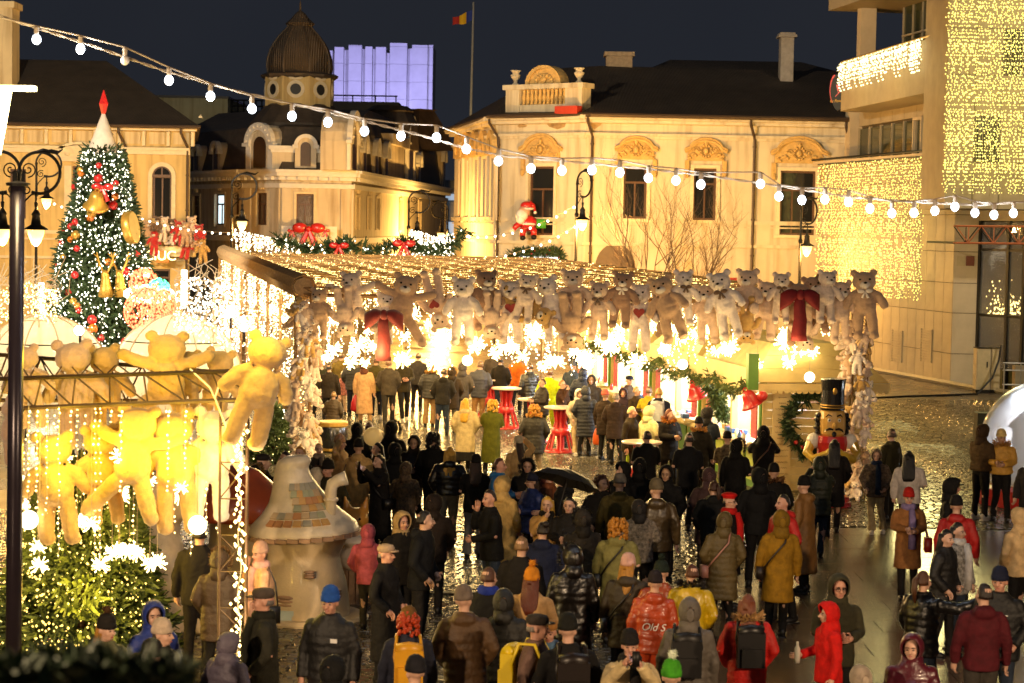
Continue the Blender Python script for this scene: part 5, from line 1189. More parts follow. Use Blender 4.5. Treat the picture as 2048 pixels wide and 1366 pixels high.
street_lamp(893, 402, 124, 'added street lamp in the side street brightening the domed house flank', (-1,), 6500)  # added lamp, brightens the right flank of the domed house
street_lamp(-700, 330, 70, 'scrolled street lamp beyond the left edge of the view', (1,), 3600)
street_lamp(2600, 300, 44, 'scrolled street lamp beyond the right edge before the shop front', (-1,), 500)
# lamps of the square behind the viewer
for x, y, e in ((-9, 6, 8000), (10, 9, 6200)):
    t = thing('street_lamp', 'scrolled street lamp behind the viewer on the %s' % ('left' if x < 0 else 'right'), 'street lamp', (x, y, 0), 0, 'scrolled street lamps around the square'); M = Matrix.Translation((x, y, 7.6)); m = MB(); m.lathe([(.2, 0), (.1, .9), (.055, 7.5)], (x, y, 0), 10); part('pole', m, t, None, M_iron); arm_parts(t, M, 1); L = M @ Matrix.Translation((.42, 0, -1.7)); lantern_parts(t, L); lamp('lantern_light', L @ Vector((0, 0, -.25)), e, (1, .70, .42), .2)
# added fill light masts outside the view, brightening the fronts round the square
for px, D, h, e, tx in ((-1000, 40, 16, 17000, -6), (3050, 52, 17, 3000, 3)):
    x = GX(px, D); t = thing('added_fill_mast', 'added fill light mast unseen beyond the %s edge of the view' % ('left' if px < 0 else 'right'), 'fill light mast', (x, D, 0)); part('pole', MB().tube([(x, D, 0), (x, D, h)], [.16, .09], 8), t, None, M_iron)
    for k in (-1, 1): part('floodlight', MB().box((x + k * .5, D, h + .1), (.5, .35, .4)), t, None, M_iron)
    l = bpy.data.lights.new('added_fill_spot', 'SPOT'); l.energy = e * 3.2; l.color = (1, .87, .64); l.spot_size = R(76); l.spot_blend = .6; l.shadow_soft_size = .4
    o = bpy.data.objects.new('added_fill_spot', l); COL.objects.link(o); o.location = (x, D + .4, h); o.rotation_euler = (Vector((tx, 96, 6)) - o.location).to_track_quat('-Z', 'Y').to_euler()
# thick dark pole in the left foreground
x = GX(34, 20.5); t = thing('dark_pole', 'thick dark metal pole in the left foreground', 'pole', (x, 20.5, 0)); zt = ZP(34, 372, 20.5)
m = MB(); m.smooth = True; m.tube([(x - .03, 20.5, 0), (x, 20.5, zt)], [.085, .075], 16); part('shaft', m, t, None, mat('dark steel tinted with violet reflections', (.03, .022, .03), .28, .4)); m = MB(); m.lathe([(.11, zt), (.12, zt + .03), (.02, zt + .05)], (x, 20.5, 0), 14); part('cap', m, t, None, M_iron)  # violet of the reflections is put into the shaft colour
x = GX(-6, 20.2); t = thing('flood_lamp', 'white hot flood lamp with flat hood at the left edge above the scrolled lamps', 'flood lamp', (x, 20.2, ZP(10, 200, 20.2)))
M = Matrix.Translation(t.location); Mh = mat('white hot lamp panel', (.9, .9, .8), emit=(1, .80, .35), es=5, sample=False)
m = MB(); m.add([(-.1, 0, .1), (.14, -.05, .12), (.14, .05, .12), (-.1, .2, .1), (-.06, 0, -.5), (.03, -.02, -.55), (.03, .02, -.55), (-.06, .1, -.5)], [(0, 1, 2, 3), (4, 5, 6, 7), (0, 1, 5, 4), (1, 2, 6, 5), (2, 3, 7, 6), (3, 0, 4, 7)]); part('lamp_body', m, t, M, Mh); m = MB(); m.box((.17, 0, .12), (.42, .16, .05)); part('hood', m, t, M, Mh)
lamp('flood_light', t.location + Vector((.25, 0, -.3)), 130, (1, .75, .35), .2)
# ================================================================== FESTOON over the square
bulbs = [(73, 78), (161, 97), (250, 120), (338, 160), (421, 192), (504, 217), (584, 232), (656, 244), (729, 262), (802, 272), (873, 275), (933, 298), (997, 322), (1062, 337), (1124, 341), (1184, 340), (1240, 345), (1297, 356), (1352, 361), (1402, 369), (1521, 368), (1558, 393), (1604, 400), (1650, 399), (1697, 404), (1740, 417), (1784, 427), (1828, 426), (1870, 422), (1910, 414), (1950, 426), (1988, 430), (2027, 427), (2075, 430)]
fd = lambda px: 20.5 + 3.0 * px / 2048
t = thing('festoon_string', 'long festoon of round white bulbs on a twisted cable crossing the whole square', 'festoon', tuple(W(1024, 320, fd(1024))))
m = MB(); m.smooth = True; m.ball((0, 0, -.05), (.046, .046, .052), 12, 8); bme = m.mesh('bulb', M_bulbw); m2 = MB(); m2.lathe([(.022, .0), (.026, .02), (.026, .07), (.012, .085)], n=8); som = m2.mesh('socket', M_wire)
off = mat('unlit white bulb', (.6, .55, .5), .3); m = MB(); m.smooth = True; m.ball((0, 0, -.05), (.046, .046, .052), 12, 8); bmo = m.mesh('bulb', off)
cab = [W(-60, 20, fd(-60))]
for k, (px, py) in enumerate(bulbs):
    p = W(px, py - 9, fd(px)); b = part('bulb', bmo if k == 2 else bme, t, Matrix.Translation(p)); part('socket', som, b, Matrix.Translation(p)); cab.append(p + Vector((0, 0, .085)))
    if k % 3 == 1 : lamp('festoon_light', p + Vector((0, 0, -.16)), 26, COOL, .06)
cab.append(W(2140, 425, fd(2140))); m = MB(); m.tube(cab, .008, 4); part('cable', m, t, None, M_wire)
c2 = [W(x, y, fd(x) + .05) for x, y in ((-60, 8), (30, 42), (180, 90), (330, 142), (480, 184), (640, 220), (720, 240), (840, 270), (930, 296), (1010, 312), (1150, 324), (1300, 338), (1420, 352), (1560, 372), (1700, 394), (1800, 402), (1950, 410), (2140, 398))]
fine = []
for a, b in zip(c2, c2[1:]):
    for k in range(10): fine.append(a.lerp(b, k / 10))
for ph in (0, PI): m = MB(); m.tube([p + Vector((0, .010 * math.cos(k * 1.3 + ph), .010 * math.sin(k * 1.3 + ph))) for k, p in enumerate(fine)], .007, 4); part('twisted_cable', m, t, None, M_wire)
def small_string(p0, p1, s, n, label, r=.05, m=M_fairw):
    pts = sag(p0, p1, s, 24); t = thing('light_string', label, 'light string', tuple(pts[12])); mb = MB(); mb.tube(pts, .012, 3); part('cable', mb, t, None, M_wire); L = sum((b - a).length for a, b in zip(pts, pts[1:]))
    mb = MB(); mb.smooth = True; mb.ball((0, 0, 0), r, 7, 5); bm_ = mb.mesh('bulb', m)
    for p in polyat(pts, L / n): part('bulb', bm_, t, Matrix.Translation(p - Vector((0, 0, r))))
small_string(W(80, 392, 86), W(260, 432, 88), .3, 12, 'thin string of small bulbs left of the Christmas tree')
small_string(W(255, 426, 88), W(490, 465, 84), .25, 15, 'thin string of small bulbs running past the bear balcony')
small_string(W(905, 468, 86), W(1148, 412, 81), .5, 14, 'upper string of small bulbs below the Santa window')
small_string(W(905, 512, 84), W(1150, 452, 81), .5, 14, 'lower string of small bulbs above the shop garland')
small_string(W(560, 470, 84), W(900, 470, 84), 1.1, 26, 'string of small bulbs behind the swagged garland')
# ================================================================== swagged garland, icicle arcs
def garland(pts, dens, label, rad=.14, lights=0, size=.22, m=M_fir, lm=M_fairw, cat='garland'):
    t = thing('fir_garland', label, cat, tuple(pts[len(pts) // 2])); L = [(b - a).length for a, b in zip(pts, pts[1:])]; tot = sum(L); q = []; lg = MB(); r4 = random.Random(len(pts))
    for (a, b), l in zip(zip(pts, pts[1:]), L):
        for k in range(int(dens * l)): p = a.lerp(b, r4.random()); d = Vector((r4.gauss(0, 1), r4.gauss(0, 1), r4.gauss(0, 1))).normalized(); q.append((p + d * rad * r4.random(), d))
        for k in range(int(lights * l)): p = a.lerp(b, r4.random()); d = Vector((r4.gauss(0, 1), r4.gauss(-.4, 1), r4.gauss(0, 1))).normalized(); lg.octa(p + d * rad * 1.15, r4.uniform(.025, .045))
    g = MB(); tufts(g, q, size, r4, 3); part('foliage', g.mesh('foliage', m, fix=False), t)
    if lights: o = part('lights', lg.mesh('lights', lm, fix=False), t); o['kind'] = 'stuff'
    return t
D = 77; g = [(552, 476), (575, 487), (600, 496), (640, 501), (665, 494), (690, 487), (715, 493), (745, 503), (770, 497), (792, 488), (812, 486), (835, 493), (870, 502), (895, 495), (915, 480), (932, 462)]
garland([W(x, y, D) for x, y in g], 60, 'long swagged fir garland with bulbs above the canopy roof', .17, 9, .3)
def small_bow(px, py, D, s, label):
    t = thing('small_bow', label, 'bow', tuple(W(px, py, D)), 0, 'small red bows on garland and balcony'); t.scale = (s, s, s)
    for sx in (-1, 1):
        m = MB(); m.smooth = True; m.ball((sx * .24, 0, .03), (.22, .08, .14), 9, 6); ob('loop', m.mesh('loop', M_redp), t); m = MB(); m.tube([(0, -.03, 0), (sx * .12, -.04, -.28), (sx * .22, -.03, -.55)], [.05, .085, .1], 6); ob('tail', m.mesh('tail', M_redp), t)
    m = MB(); m.smooth = True; m.ball((0, -.06, 0), .085, 8, 6); ob('knot', m.mesh('knot', M_redp), t)
small_bow(678, 492, 76.6, .85, 'red bow on the garland swag left of centre'); small_bow(808, 488, 76.6, 1.0, 'red bow on the garland swag near the second street lamp'); small_bow(584, 462, 103.4, .55, 'small red bow at the left end of the white balcony'); small_bow(650, 462, 103.4, .55, 'small red bow at the right end of the white balcony'); small_bow(617, 458, 103.3, 1.9, 'big red bow in the middle of the white balcony')
def icicles(pts, n, h, label, m=M_fairw, r=.035, seed=1):
    r5 = random.Random(seed); t = thing('icicle_lights', label, 'icicle lights', tuple(pts[len(pts) // 2])); mb = MB(); mb.tube(pts, .015, 3); part('cable', mb, t, None, M_wire); ms = []
    for k in range(5):
        mb = MB(); hh = h * (.35 + .16 * k); mb.tube([(0, 0, 0), (0, 0, -hh)], .006, 3); mb.mi = 1; z = 0
        while z > -hh: mb.octa((r5.gauss(0, .03), r5.gauss(0, .03), z), r * r5.uniform(.7, 1.2)); z -= .11 * r5.uniform(.7, 1.4)
        ms.append(mb.mesh('strand', [M_wire, m], fix=False))
    tot = sum((b - a).length for a, b in zip(pts, pts[1:]))
    for p in polyat(pts, tot / n): part('strand', r5.choice(ms), t, Matrix.Translation(p + Vector((r5.uniform(-.06, .06), r5.uniform(-.1, .1), 0))))
    return t
icicles([W(x, y, 80) for x, y in ((466, 458), (500, 468), (540, 476), (580, 484), (620, 492))], 40, .9, 'icicle lights on the arc beside the first street lamp', seed=2)
icicles([W(x, y, 79) for x, y in ((470, 497), (495, 482), (530, 476), (565, 482))], 26, .55, 'golden icicle lights arching from the lamp to the garland', M_fair, seed=3)
icicles([W(x, y, 84) for x, y in ((820, 460), (850, 468), (880, 478), (905, 486))], 32, 1.0, 'icicle lights below the second street lamp, left string', seed=4)
icicles([W(x, y, 83) for x, y in ((800, 492), (830, 484), (870, 476), (905, 468))], 28, .8, 'icicle lights below the second street lamp, crossing string', seed=5)
icicles([W(x, y, 82) for x, y in ((560, 508), (680, 512), (800, 510), (905, 500))], 60, .5, 'low icicle lights along the far edge of the canopy', seed=6)
# shop garland and lit sign of the corner house
M2 = MC[1]; P = [M2 @ Vector((*[on(M2, x, y)[0]], -.3, on(M2, x, y)[1])) for x, y in ((1034, 522), (1032, 508), (1060, 504), (1100, 504), (1128, 506), (1131, 524))]; P = [Vector((p.x, p.y, p.z)) for p in P]
garland(P, 120, 'garland with red flowers over the shop sign of the corner house', .16, 5, .22, M_fir, M_redp)
x0, x1, z0, z1 = rect(M2, 1042, 1122, 514, 526); t = thing('shop_sign', 'white glowing shop sign under the flowered garland', 'sign', tuple(M2 @ Vector((x0, -.2, z0)))); part('panel', MB().bx(x0, x1, -.18, -.02, z0, z1), t, M2, mat('white glowing sign', (.8, .9, .9), emit=(.8, .92, 1), es=3, sample=False))
# Santa at the window
def santa():
    p = M2 @ Vector((on(M2, 1066, 466)[0], -.45, on(M2, 1066, 466)[1])); t = thing('inflatable_santa', 'inflatable Santa with white beard climbing the window ledge of the corner house', 'Santa figure', tuple(p)); M0 = Matrix.Translation(p); wh = mat('white inflatable cloth', (.74, .70, .68), .5)
    def P(n, f, m, q=t): mb = MB(); mb.smooth = True; f(mb); return part(n, mb, q, M0, m)
    P('coat', lambda b: (b.ball((.05, 0, .42), (.42, .3, .36), 12, 9), b.tube([(-.2, -.1, .5), (-.5, -.25, .3), (-.62, -.3, .12)], [.14, .13, .1], 8), b.tube([(.3, -.1, .55), (.55, -.25, .42), (.62, -.35, .4)], [.14, .13, .1], 8), b.tube([(-.1, -.1, .2), (-.2, -.4, .1), (-.2, -.45, -.2)], [.17, .15, .13], 8), b.tube([(.2, -.1, .2), (.3, -.4, .1), (.3, -.45, -.15)], [.17, .15, .13], 8)), M_redp)
    P('head', lambda b: b.ball((-.15, -.1, .95), (.26, .24, .26), 12, 9), mat('pink face cloth', (.62, .36, .26), .5)); P('beard', lambda b: (b.ball((-.25, -.2, .78), (.28, .2, .28), 10, 8), b.ball((-.3, -.28, .6), (.2, .14, .22), 8, 6), b.ball((.0, -.12, 1.08), (.3, .22, .08), 10, 6)), wh)
    P('hat', lambda b: (b.ball((-.05, -.02, 1.2), (.28, .25, .22), 12, 8), b.tube([(.05, 0, 1.3), (.25, 0, 1.2), (.34, 0, .98)], [.18, .12, .06], 8)), M_redp); P('pompom', lambda b: b.ball((.35, 0, .92), .08, 8, 6), wh)
    P('present', lambda b: b.box((.62, -.3, .42), (.42, .3, .4)), mat('green gift wrap', (.06, .32, .04), .4)); P('belt', lambda b: b.lathe([(.43, .36), (.44, .40), (.43, .44)], (.05, 0, 0), 14, None, 1, .72), mat('white inflatable cloth', (.74, .7, .68)))
    for s in (-1, 1): P('boot', lambda b: b.ball((.05 + s * .25, -.5, -.2 + .02 * s), (.14, .22, .12), 8, 6), M_iron)
    P('mitten', lambda b: b.ball((-.66, -.32, .08), .12, 8, 6), wh)
santa()
# ================================================================== bare trees behind the canopy
def bare_tree(px, D, top, seed, label):
    r6 = random.Random(seed); x = GX(px, D); t = thing('bare_tree', label, 'tree', (x, D, 0), 0, 'bare trees before the corner house'); tr = MB(); tw = MB(); H = ZP(px, top, D)
    tr.tube([(x, D, 0), (x + .05, D, 1.2), (x, D, 2.3)], [.14, .11, .10], 7)
    def br(p, d, L, r, dep):
        n = 4; pts = [p]; q = d.copy()
        for k in range(n): q = (q + Vector((r6.gauss(0, .10), r6.gauss(0, .10), .10 + r6.gauss(0, .05)))).normalized(); pts.append(pts[-1] + q * L / n)
        (tr if dep < 2 else tw).tube(pts, [r * (1 - .6 * k / n) for k in range(n + 1)], 5 if dep < 2 else 3)
        if dep < 4:
            for k in range(3 if dep < 2 else 3):
                i = r6.randint(1, n); nd = (q + Vector((r6.gauss(0, .55), r6.gauss(0, .5), r6.gauss(.1, .25)))).normalized(); br(pts[i], nd, L * r6.uniform(.5, .75), r * .5, dep + 1)
    for k in range(8):
        a = 2 * PI * k / 8 + r6.random(); br(Vector((x, D, 2.0 + .3 * r6.random())), Vector((math.cos(a) * .55, math.sin(a) * .4, 1)).normalized(), (H - 2.2) * r6.uniform(.36, .56), .045, 0)
    mb_ = mat('bare twig bark', (.12, .07, .035), .8); part('trunk', tr, t, None, mb_); part('twigs', tw.mesh('twigs', mb_, fix=False), t)
bare_tree(1290, 78, 352, 5, 'bare multi stemmed tree left of the two in front of the corner house'); bare_tree(1385, 79, 358, 9, 'bare multi stemmed tree right of the two in front of the corner house')
# ================================================================== CHRISTMAS TREE
def xmas_tree():
    D = 65; x = GX(205, D); ztop = ZP(200, 300, D); t = thing('christmas_tree', 'tall lit Christmas tree with white cone top and red star before the yellow house', 'Christmas tree', (x, D, 0)); r7 = random.Random(21)
    rad = lambda z: .52 + (ztop - z) / ztop * 1.75
    q = []; lt = MB()
    for k in range(7500):
        z = r7.random() ** 1.25 * ztop; a = r7.uniform(0, 2 * PI); r = rad(z) * (1 + .10 * math.sin(a * 5 + z * 2) + r7.gauss(0, .05)); d = Vector((math.cos(a), math.sin(a), r7.gauss(-.1, .5))); q.append(((x + (r - .18) * math.cos(a), D + (r - .18) * math.sin(a), z), d))
    for k in range(2700):
        z = r7.random() ** 1.5 * ztop; a = r7.uniform(PI * .95, 2 * PI * 1.02); r = rad(z) * (1 + .10 * math.sin(a * 5 + z * 2)) + .06; lt.octa((x + r * math.cos(a), D + r * math.sin(a), z), r7.uniform(.014, .032))
    m = MB(); tufts(m, q, .34, r7, 3); part('foliage', m.mesh('foliage', M_fir, fix=False), t); part('trunk', MB().tube([(x, D, 0), (x, D, ztop)], [.25, .1], 8), t, None, M_wood); core = MB(); core.lathe([(rad(.0) - .45, .1), (rad(ztop) - .3, ztop)], (x, D, 0), 14); part('inner_boughs', core, t, None, M_fir)
    o = part('fairy_lights', lt.mesh('fairy_lights', M_fairw, fix=False), t); o['kind'] = 'stuff'
    zc = ZP(204, 234, D); m = MB(); m.smooth = True; m.lathe([(.52, ztop - .15), (.50, ztop), (.06, zc + .1)], (x, D, 0), 24); part('cone_top', m, t, None, mat('white cone cloth', (.62, .52, .42), .7))
    zs = ZP(204, 180, D); m = MB(); zm = zc + .3; m.lathe([(.01, zc - .1), (.15, zc + .42), (.01, zs)], (x, D, 0), 4); part('star_spike', m, t, None, M_redp)
    # baubles
    n = 0
    for k in range(46):
        z = (.12 + .83 * (k / 46)) * ztop; a = r7.uniform(PI * 1.02, 2 * PI * .98); r = rad(z) + .08; c = ('red', 'red', 'red', 'orange', 'gold')[k % 5]; s = r7.choice([.11, .13, .16])
        o = ob('bauble', BALLS[c], None, Matrix.Translation((x + r * math.cos(a), D + r * math.sin(a), z)) @ Matrix.Scale(s, 4)); tag(o, '%s bauble hanging on the tall Christmas tree' % {'red': 'glossy red', 'gold': 'gold', 'orange': 'orange'}[c], 'bauble', c + ' baubles on the Christmas tree')
    def surf(px, py, o=.25): z = ZP(px, py, D); r = rad(z) + o; xx = GX(px, D - .8); dx = max(-.95, min(.95, (xx - x) / r)); return Vector((xx, D - r * math.sqrt(1 - dx * dx), z))
    bell(surf(197, 412, .35), 1.0, M_gold, 'large gold bell with red bow on the Christmas tree', .2, R(28)); small_bow(205, 375, D - 1.3, .8, 'red bow above the gold bell on the Christmas tree')
    p = surf(262, 455, .35); dr = thing('drum_ornament', 'tilted golden drum hanging at the right side of the Christmas tree', 'drum', tuple(p)); M0 = Matrix.Translation(p) @ Euler((R(8), R(80), 0)).to_matrix().to_4x4() @ Matrix.Scale(.85, 4); m = MB(); m.smooth = True; m.lathe([(.60, -.16), (.62, -.14), (.62, .14), (.60, .16)], n=24); part('shell', m, dr, M0, M_gold); m = MB(); m.lathe([(.58, .161), (.01, .165)], n=24); part('skin', m, dr, M0, M_kcream)
    for px in (222, 248):
        p = surf(px, 555, .2); g = thing('stag_ornament', 'golden stag head ornament low on the Christmas tree, the %s of two' % ('left' if px < 240 else 'right'), 'stag ornament', tuple(p)); m = MB(); m.smooth = True; m.tube([(0, 0, -.55), (0, -.05, -.2), (0, -.1, .1), (0, -.28, .22)], [.26, .17, .13, .09], 10); M0 = Matrix.Translation(p); part('neck', m, g, M0, M_gold)
        for s in (-1, 1):
            m = MB(); m.tube([(s * .06, -.1, .2), (s * .2, -.1, .5), (s * .28, -.1, .85)], [.04, .035, .015], 5)
            for k in range(3): m.tube([(s * (.13 + .05 * k), -.1, .38 + .15 * k), (s * (.30 + .04 * k), -.12, .46 + .17 * k)], [.025, .01], 4)
            part('antler', m, g, M0, M_gold)
    for px in (120, 290): lamp('tree_glow', (GX(px, 61), 62, 3), 120, (1, .85, .6), .5)
xmas_tree()
# light-net figures, white light columns, light fence
def net_ball(px, py, D, r, m, label, n=420, cat='light figure', zs=1):
    r8 = random.Random(px); c = W(px, py, D); t = thing('light_figure', label, cat, tuple(c)); mb = MB()
    for k in range(n): d = Vector((r8.gauss(0, 1), r8.gauss(0, 1), r8.gauss(0, 1))).normalized(); mb.octa(c + Vector((d.x * r, d.y * r, d.z * r * zs)), r8.uniform(.025, .045))
    o = part('lights', mb.mesh('lights', m, fix=False), t); o['kind'] = 'stuff'; wf = MB()
    for k in range(6): a = PI * k / 6; wf.tube([c + Vector((r * math.cos(a) * math.cos(b), r * math.sin(a) * math.cos(b), r * zs * math.sin(b))) for b in np.linspace(0, 2 * PI, 17)], .012, 3)
    part('wire_frame', wf, t, None, M_wiredark); return t
M_lr = mat('red fairy light', (.8, .1, .05), emit=(1, .10, .04), es=7, sample=False); M_lg = mat('green fairy light', (.1, .7, .3), emit=(.05, .8, .35), es=5, sample=False); M_lb = mat('blue white spot', (.8, .85, 1), emit=(.55, .65, 1), es=16, sample=False)
net_ball(295, 622, 58, .66, M_lr, 'large round figure of red lights behind the right igloo', 620); net_ball(287, 566, 60, .42, M_lr, 'smaller round figure of red lights above the large one', 300); net_ball(328, 612, 58.5, .36, M_lr, 'smallest figure of red lights right of the large one', 200, zs=1.3); net_ball(318, 578, 59, .30, M_lg, 'figure of green lights right of the red ones', 170); net_ball(298, 588, 61, .75, M_fairw, 'band of white lights between the red figures', 420, zs=.35)
def light_column(px, y0, y1, D, label):
    t = thing('light_column', label, 'light column', (GX(px, D), D, ZP(px, y1, D))); m = MB(); m.smooth = True; z0, z1 = ZP(px, y1, D), ZP(px, y0, D); m.tube([(GX(px, D), D, z0), (GX(px, D), D, z1)], .09, 8); part('tube', m, t, None, M_fairw); part('post', MB().tube([(GX(px, D), D, 0), (GX(px, D), D, z0)], .04, 6), t, None, M_iron)
light_column(368, 540, 610, 60, 'tall white glowing tube behind the right igloo'); light_column(292, 540, 556, 61, 'short white glowing tube beside the red figure'); light_column(82, 565, 625, 58, 'warm glowing tube above the left igloo')
def net_fence(x0, x1, y0, y1, D, n, label, m=M_fairw, seed=1):
    r9 = random.Random(seed); t = thing('light_net', label, 'light net', (GX((x0 + x1) / 2, D), D, 0)); fr = MB(); za, zb = ZP(x0, y1, D), ZP(x0, y0, D); X0, X1 = GX(x0, D), GX(x1, D)
    k = 0; x = X0
    while x < X1 + .01: fr.bar((x, D, 0), (x, D, zb), .02); x += 1.1
    for z in (za, (za + zb) / 2, zb): fr.bar((X0, D, z), (X1, D, z), .015)
    part('frame', fr, t, None, M_wire); lg = MB()
    for k in range(n): x, z = r9.uniform(X0, X1), za + (zb - za) * r9.random() ** .8; lg.octa((x, D + r9.gauss(0, .15), z + .1 * math.sin(x * 4)), r9.uniform(.013, .028))
    o = part('lights', lg.mesh('lights', m, fix=False), t); o['kind'] = 'stuff'; tw = MB()
    for k in range(60): x = r9.uniform(X0, X1); z = r9.uniform(za, zb); tw.tube([(x, D, z), (x + r9.gauss(0, .2), D, z + r9.uniform(.2, .5)), (x + r9.gauss(0, .4), D, z + r9.uniform(.5, .9))], .012, 3)
    o = part('twigs', tw.mesh('twigs', M_wire, fix=False), t); o['kind'] = 'stuff'
net_fence(350, 470, 560, 690, 57, 620, 'net of white lights between the right igloo and the canopy', seed=1); net_fence(0, 115, 570, 640, 56, 420, 'net of warm lights left of the Christmas tree', M_fair, 2); net_fence(430, 560, 545, 720, 66, 700, 'net of white lights behind the left end of the canopy', seed=3)
for k, (px, py, D) in enumerate(((460, 627, 53), (488, 655, 53), (519, 678, 50), (158, 661, 44), (487, 640, 56))):
    t = thing('spot_lamp', 'blue white spot lamp shining %s' % ('beside the canopy, upper left of three', 'beside the canopy, middle of three', 'above the yellow lit bear', 'on the left igloo', 'beside the canopy behind the others')[k], 'spot lamp', tuple(W(px, py, D))); m = MB(); m.smooth = True; m.ball((0, 0, 0), .11, 10, 7); ob('lens', m.mesh('lens', M_lb), t); ob('bracket', MB().tube([(0, .12, 0), (0, .14, -.4)], .03, 5).mesh('bracket', M_iron), t)
# ================================================================== IGLOO DOMES and snow globe
def dome_mat(name, col, tr):
    m = bpy.data.materials.new(name); m.use_nodes = True; n = m.node_tree.nodes; L = m.node_tree.links; p = n['Principled BSDF']; o = n['Material Output']; p.inputs['Base Color'].default_value = (*col, 1); p.inputs['Roughness'].default_value = .15
    tl = n.new('ShaderNodeBsdfTranslucent'); tl.inputs['Color'].default_value = (*col, 1); ts = n.new('ShaderNodeBsdfTransparent'); a = n.new('ShaderNodeMixShader'); b = n.new('ShaderNodeMixShader'); a.inputs[0].default_value = .5; b.inputs[0].default_value = tr
    L.new(p.outputs[0], a.inputs[1]); L.new(tl.outputs[0], a.inputs[2]); L.new(a.outputs[0], b.inputs[1]); L.new(ts.outputs[0], b.inputs[2]); L.new(b.outputs[0], o.inputs['Surface']); return m
M_ig = dome_mat('milky igloo foil', (.72, .66, .52), .30)
def igloo(px, D, top, label):
    x = GX(px, D); zt = ZP(px, top, D); r = 1.85; t = thing('igloo', label, 'igloo', (x, D, 0)); z0 = zt - r * .98
    m = MB(); m.smooth = True; m.lathe([(r * .97, 0)] + [(r * math.cos(a), z0 + r * .98 * math.sin(a)) for a in np.linspace(0, PI / 2 - .02, 14)], (x, D, 0), 32); part('foil', m, t, None, M_ig)
    rm = MB(); rm.tube([((r + .015) * math.cos(a), 0, z0 + (r * .98 + .015) * math.sin(a)) for a in np.linspace(0, PI / 2, 14)], .022, 5); rme = rm.mesh('rib', M_wire)
    for k in range(10): part('rib', rme, t, Matrix.Translation((x, D, 0)) @ Matrix.Rotation(2 * PI * k / 10 + .2, 4, 'Z'))
    h = MB(); h.tube([((r * .83) * math.cos(a) + x, (r * .83) * math.sin(a) + D, z0 + r * .56) for a in np.linspace(0, 2 * PI, 33)], .018, 4); part('light_cord', h, t, None, M_wiredark)
    m = MB(); m.ball((x, D, zt + .03), (.16, .16, .08), 10, 6); part('top_cap', m, t, None, M_kcream); lamp('igloo_light', (x, D, z0 + .3), 260, (1, .80, .50), .4)
igloo(355, 58, 628, 'glowing igloo dome right of the two, behind the yellow lit bears'); igloo(88, 57, 630, 'igloo dome left of the two, behind the thick dark pole')
def snow_globe():
    D = 40.9; x = GX(2102, D); z0 = ZP(2102, 892, D); r = 1.36; t = thing('snow_globe', 'giant snow globe with white glowing dome and red base at the right edge', 'snow globe', (x, D, 0)); m = MB(); m.smooth = True
    m.lathe([(r * math.cos(a), z0 + r * math.sin(a)) for a in np.linspace(-.62, PI / 2 - .02, 18)], (x, D, 0), 36); part('dome', m, t, None, dome_mat('clear globe plastic', (.76, .80, .84), .62))
    zb = z0 + r * math.sin(-.62); m = MB(); m.smooth = False; m.lathe([(1.42, 0), (1.42, zb - .05), (1.30, zb), (1.1, zb + .02)], (x, D, 0), 30); part('base', m, t, None, M_redp)
    a = R(248); M = Matrix.Translation((x + 1.43 * math.cos(a), D + 1.43 * math.sin(a), zb * .5)) @ Matrix.Rotation(a + PI / 2, 4, 'Z') @ Matrix.Rotation(PI / 2, 4, 'X'); part('lettering', text_mesh('ires', .2, .008, M_white, .2), t, M)
    m = MB(); m.smooth = True; bk = [[(x + .93 * r * math.cos(e) * math.cos(a), D + .93 * r * math.cos(e) * math.sin(a), z0 + .93 * r * math.sin(e)) for a in np.linspace(.05 * PI, .95 * PI, 18)] for e in np.linspace(-.55, 1.45, 14)]
    m.add([v for q in bk for v in q], [(i * 18 + j, i * 18 + j + 1, i * 18 + j + 19, i * 18 + j + 18) for i in range(13) for j in range(17)]); part('printed_backdrop', m, t, None, mat('pale winter print', (.66, .70, .76), .7, var=.25, scale=2.2)); q4 = random.Random(3); sn = MB()
    for k in range(150): d = Vector((q4.gauss(0, 1), q4.gauss(0, 1), q4.gauss(0, 1))).normalized() * r * .85 * q4.random() ** .5; sn.octa((x + d.x, D + d.y, max(z0 + d.z, zb + .2)), .018)
    o = part('snow_flakes', sn, t, None, M_white); o['kind'] = 'stuff'
    m = MB(); m.smooth = True; m.lathe([(1.2, zb + .03), (.9, zb + .15), (.2, zb + .22)], (x, D, 0), 20); part('snow_heap', m, t, None, M_white); m = MB(); m.box((x - .3, D, zb + .7), (.7, .5, .9)); m.prism([(x - .75, zb + 1.15), (x + .15, zb + 1.15), (x - .3, zb + 1.6)], D - .3, D + .3); part('paper_house', m, t, None, mat('grey paper house', (.4, .42, .45)))
    lamp('globe_light', (x, D, z0 + .4), 520, (.86, .93, 1), .3); lamp('globe_light', (x + .2, D, zb + .5), 120, (1, .75, .6), .2)
snow_globe()
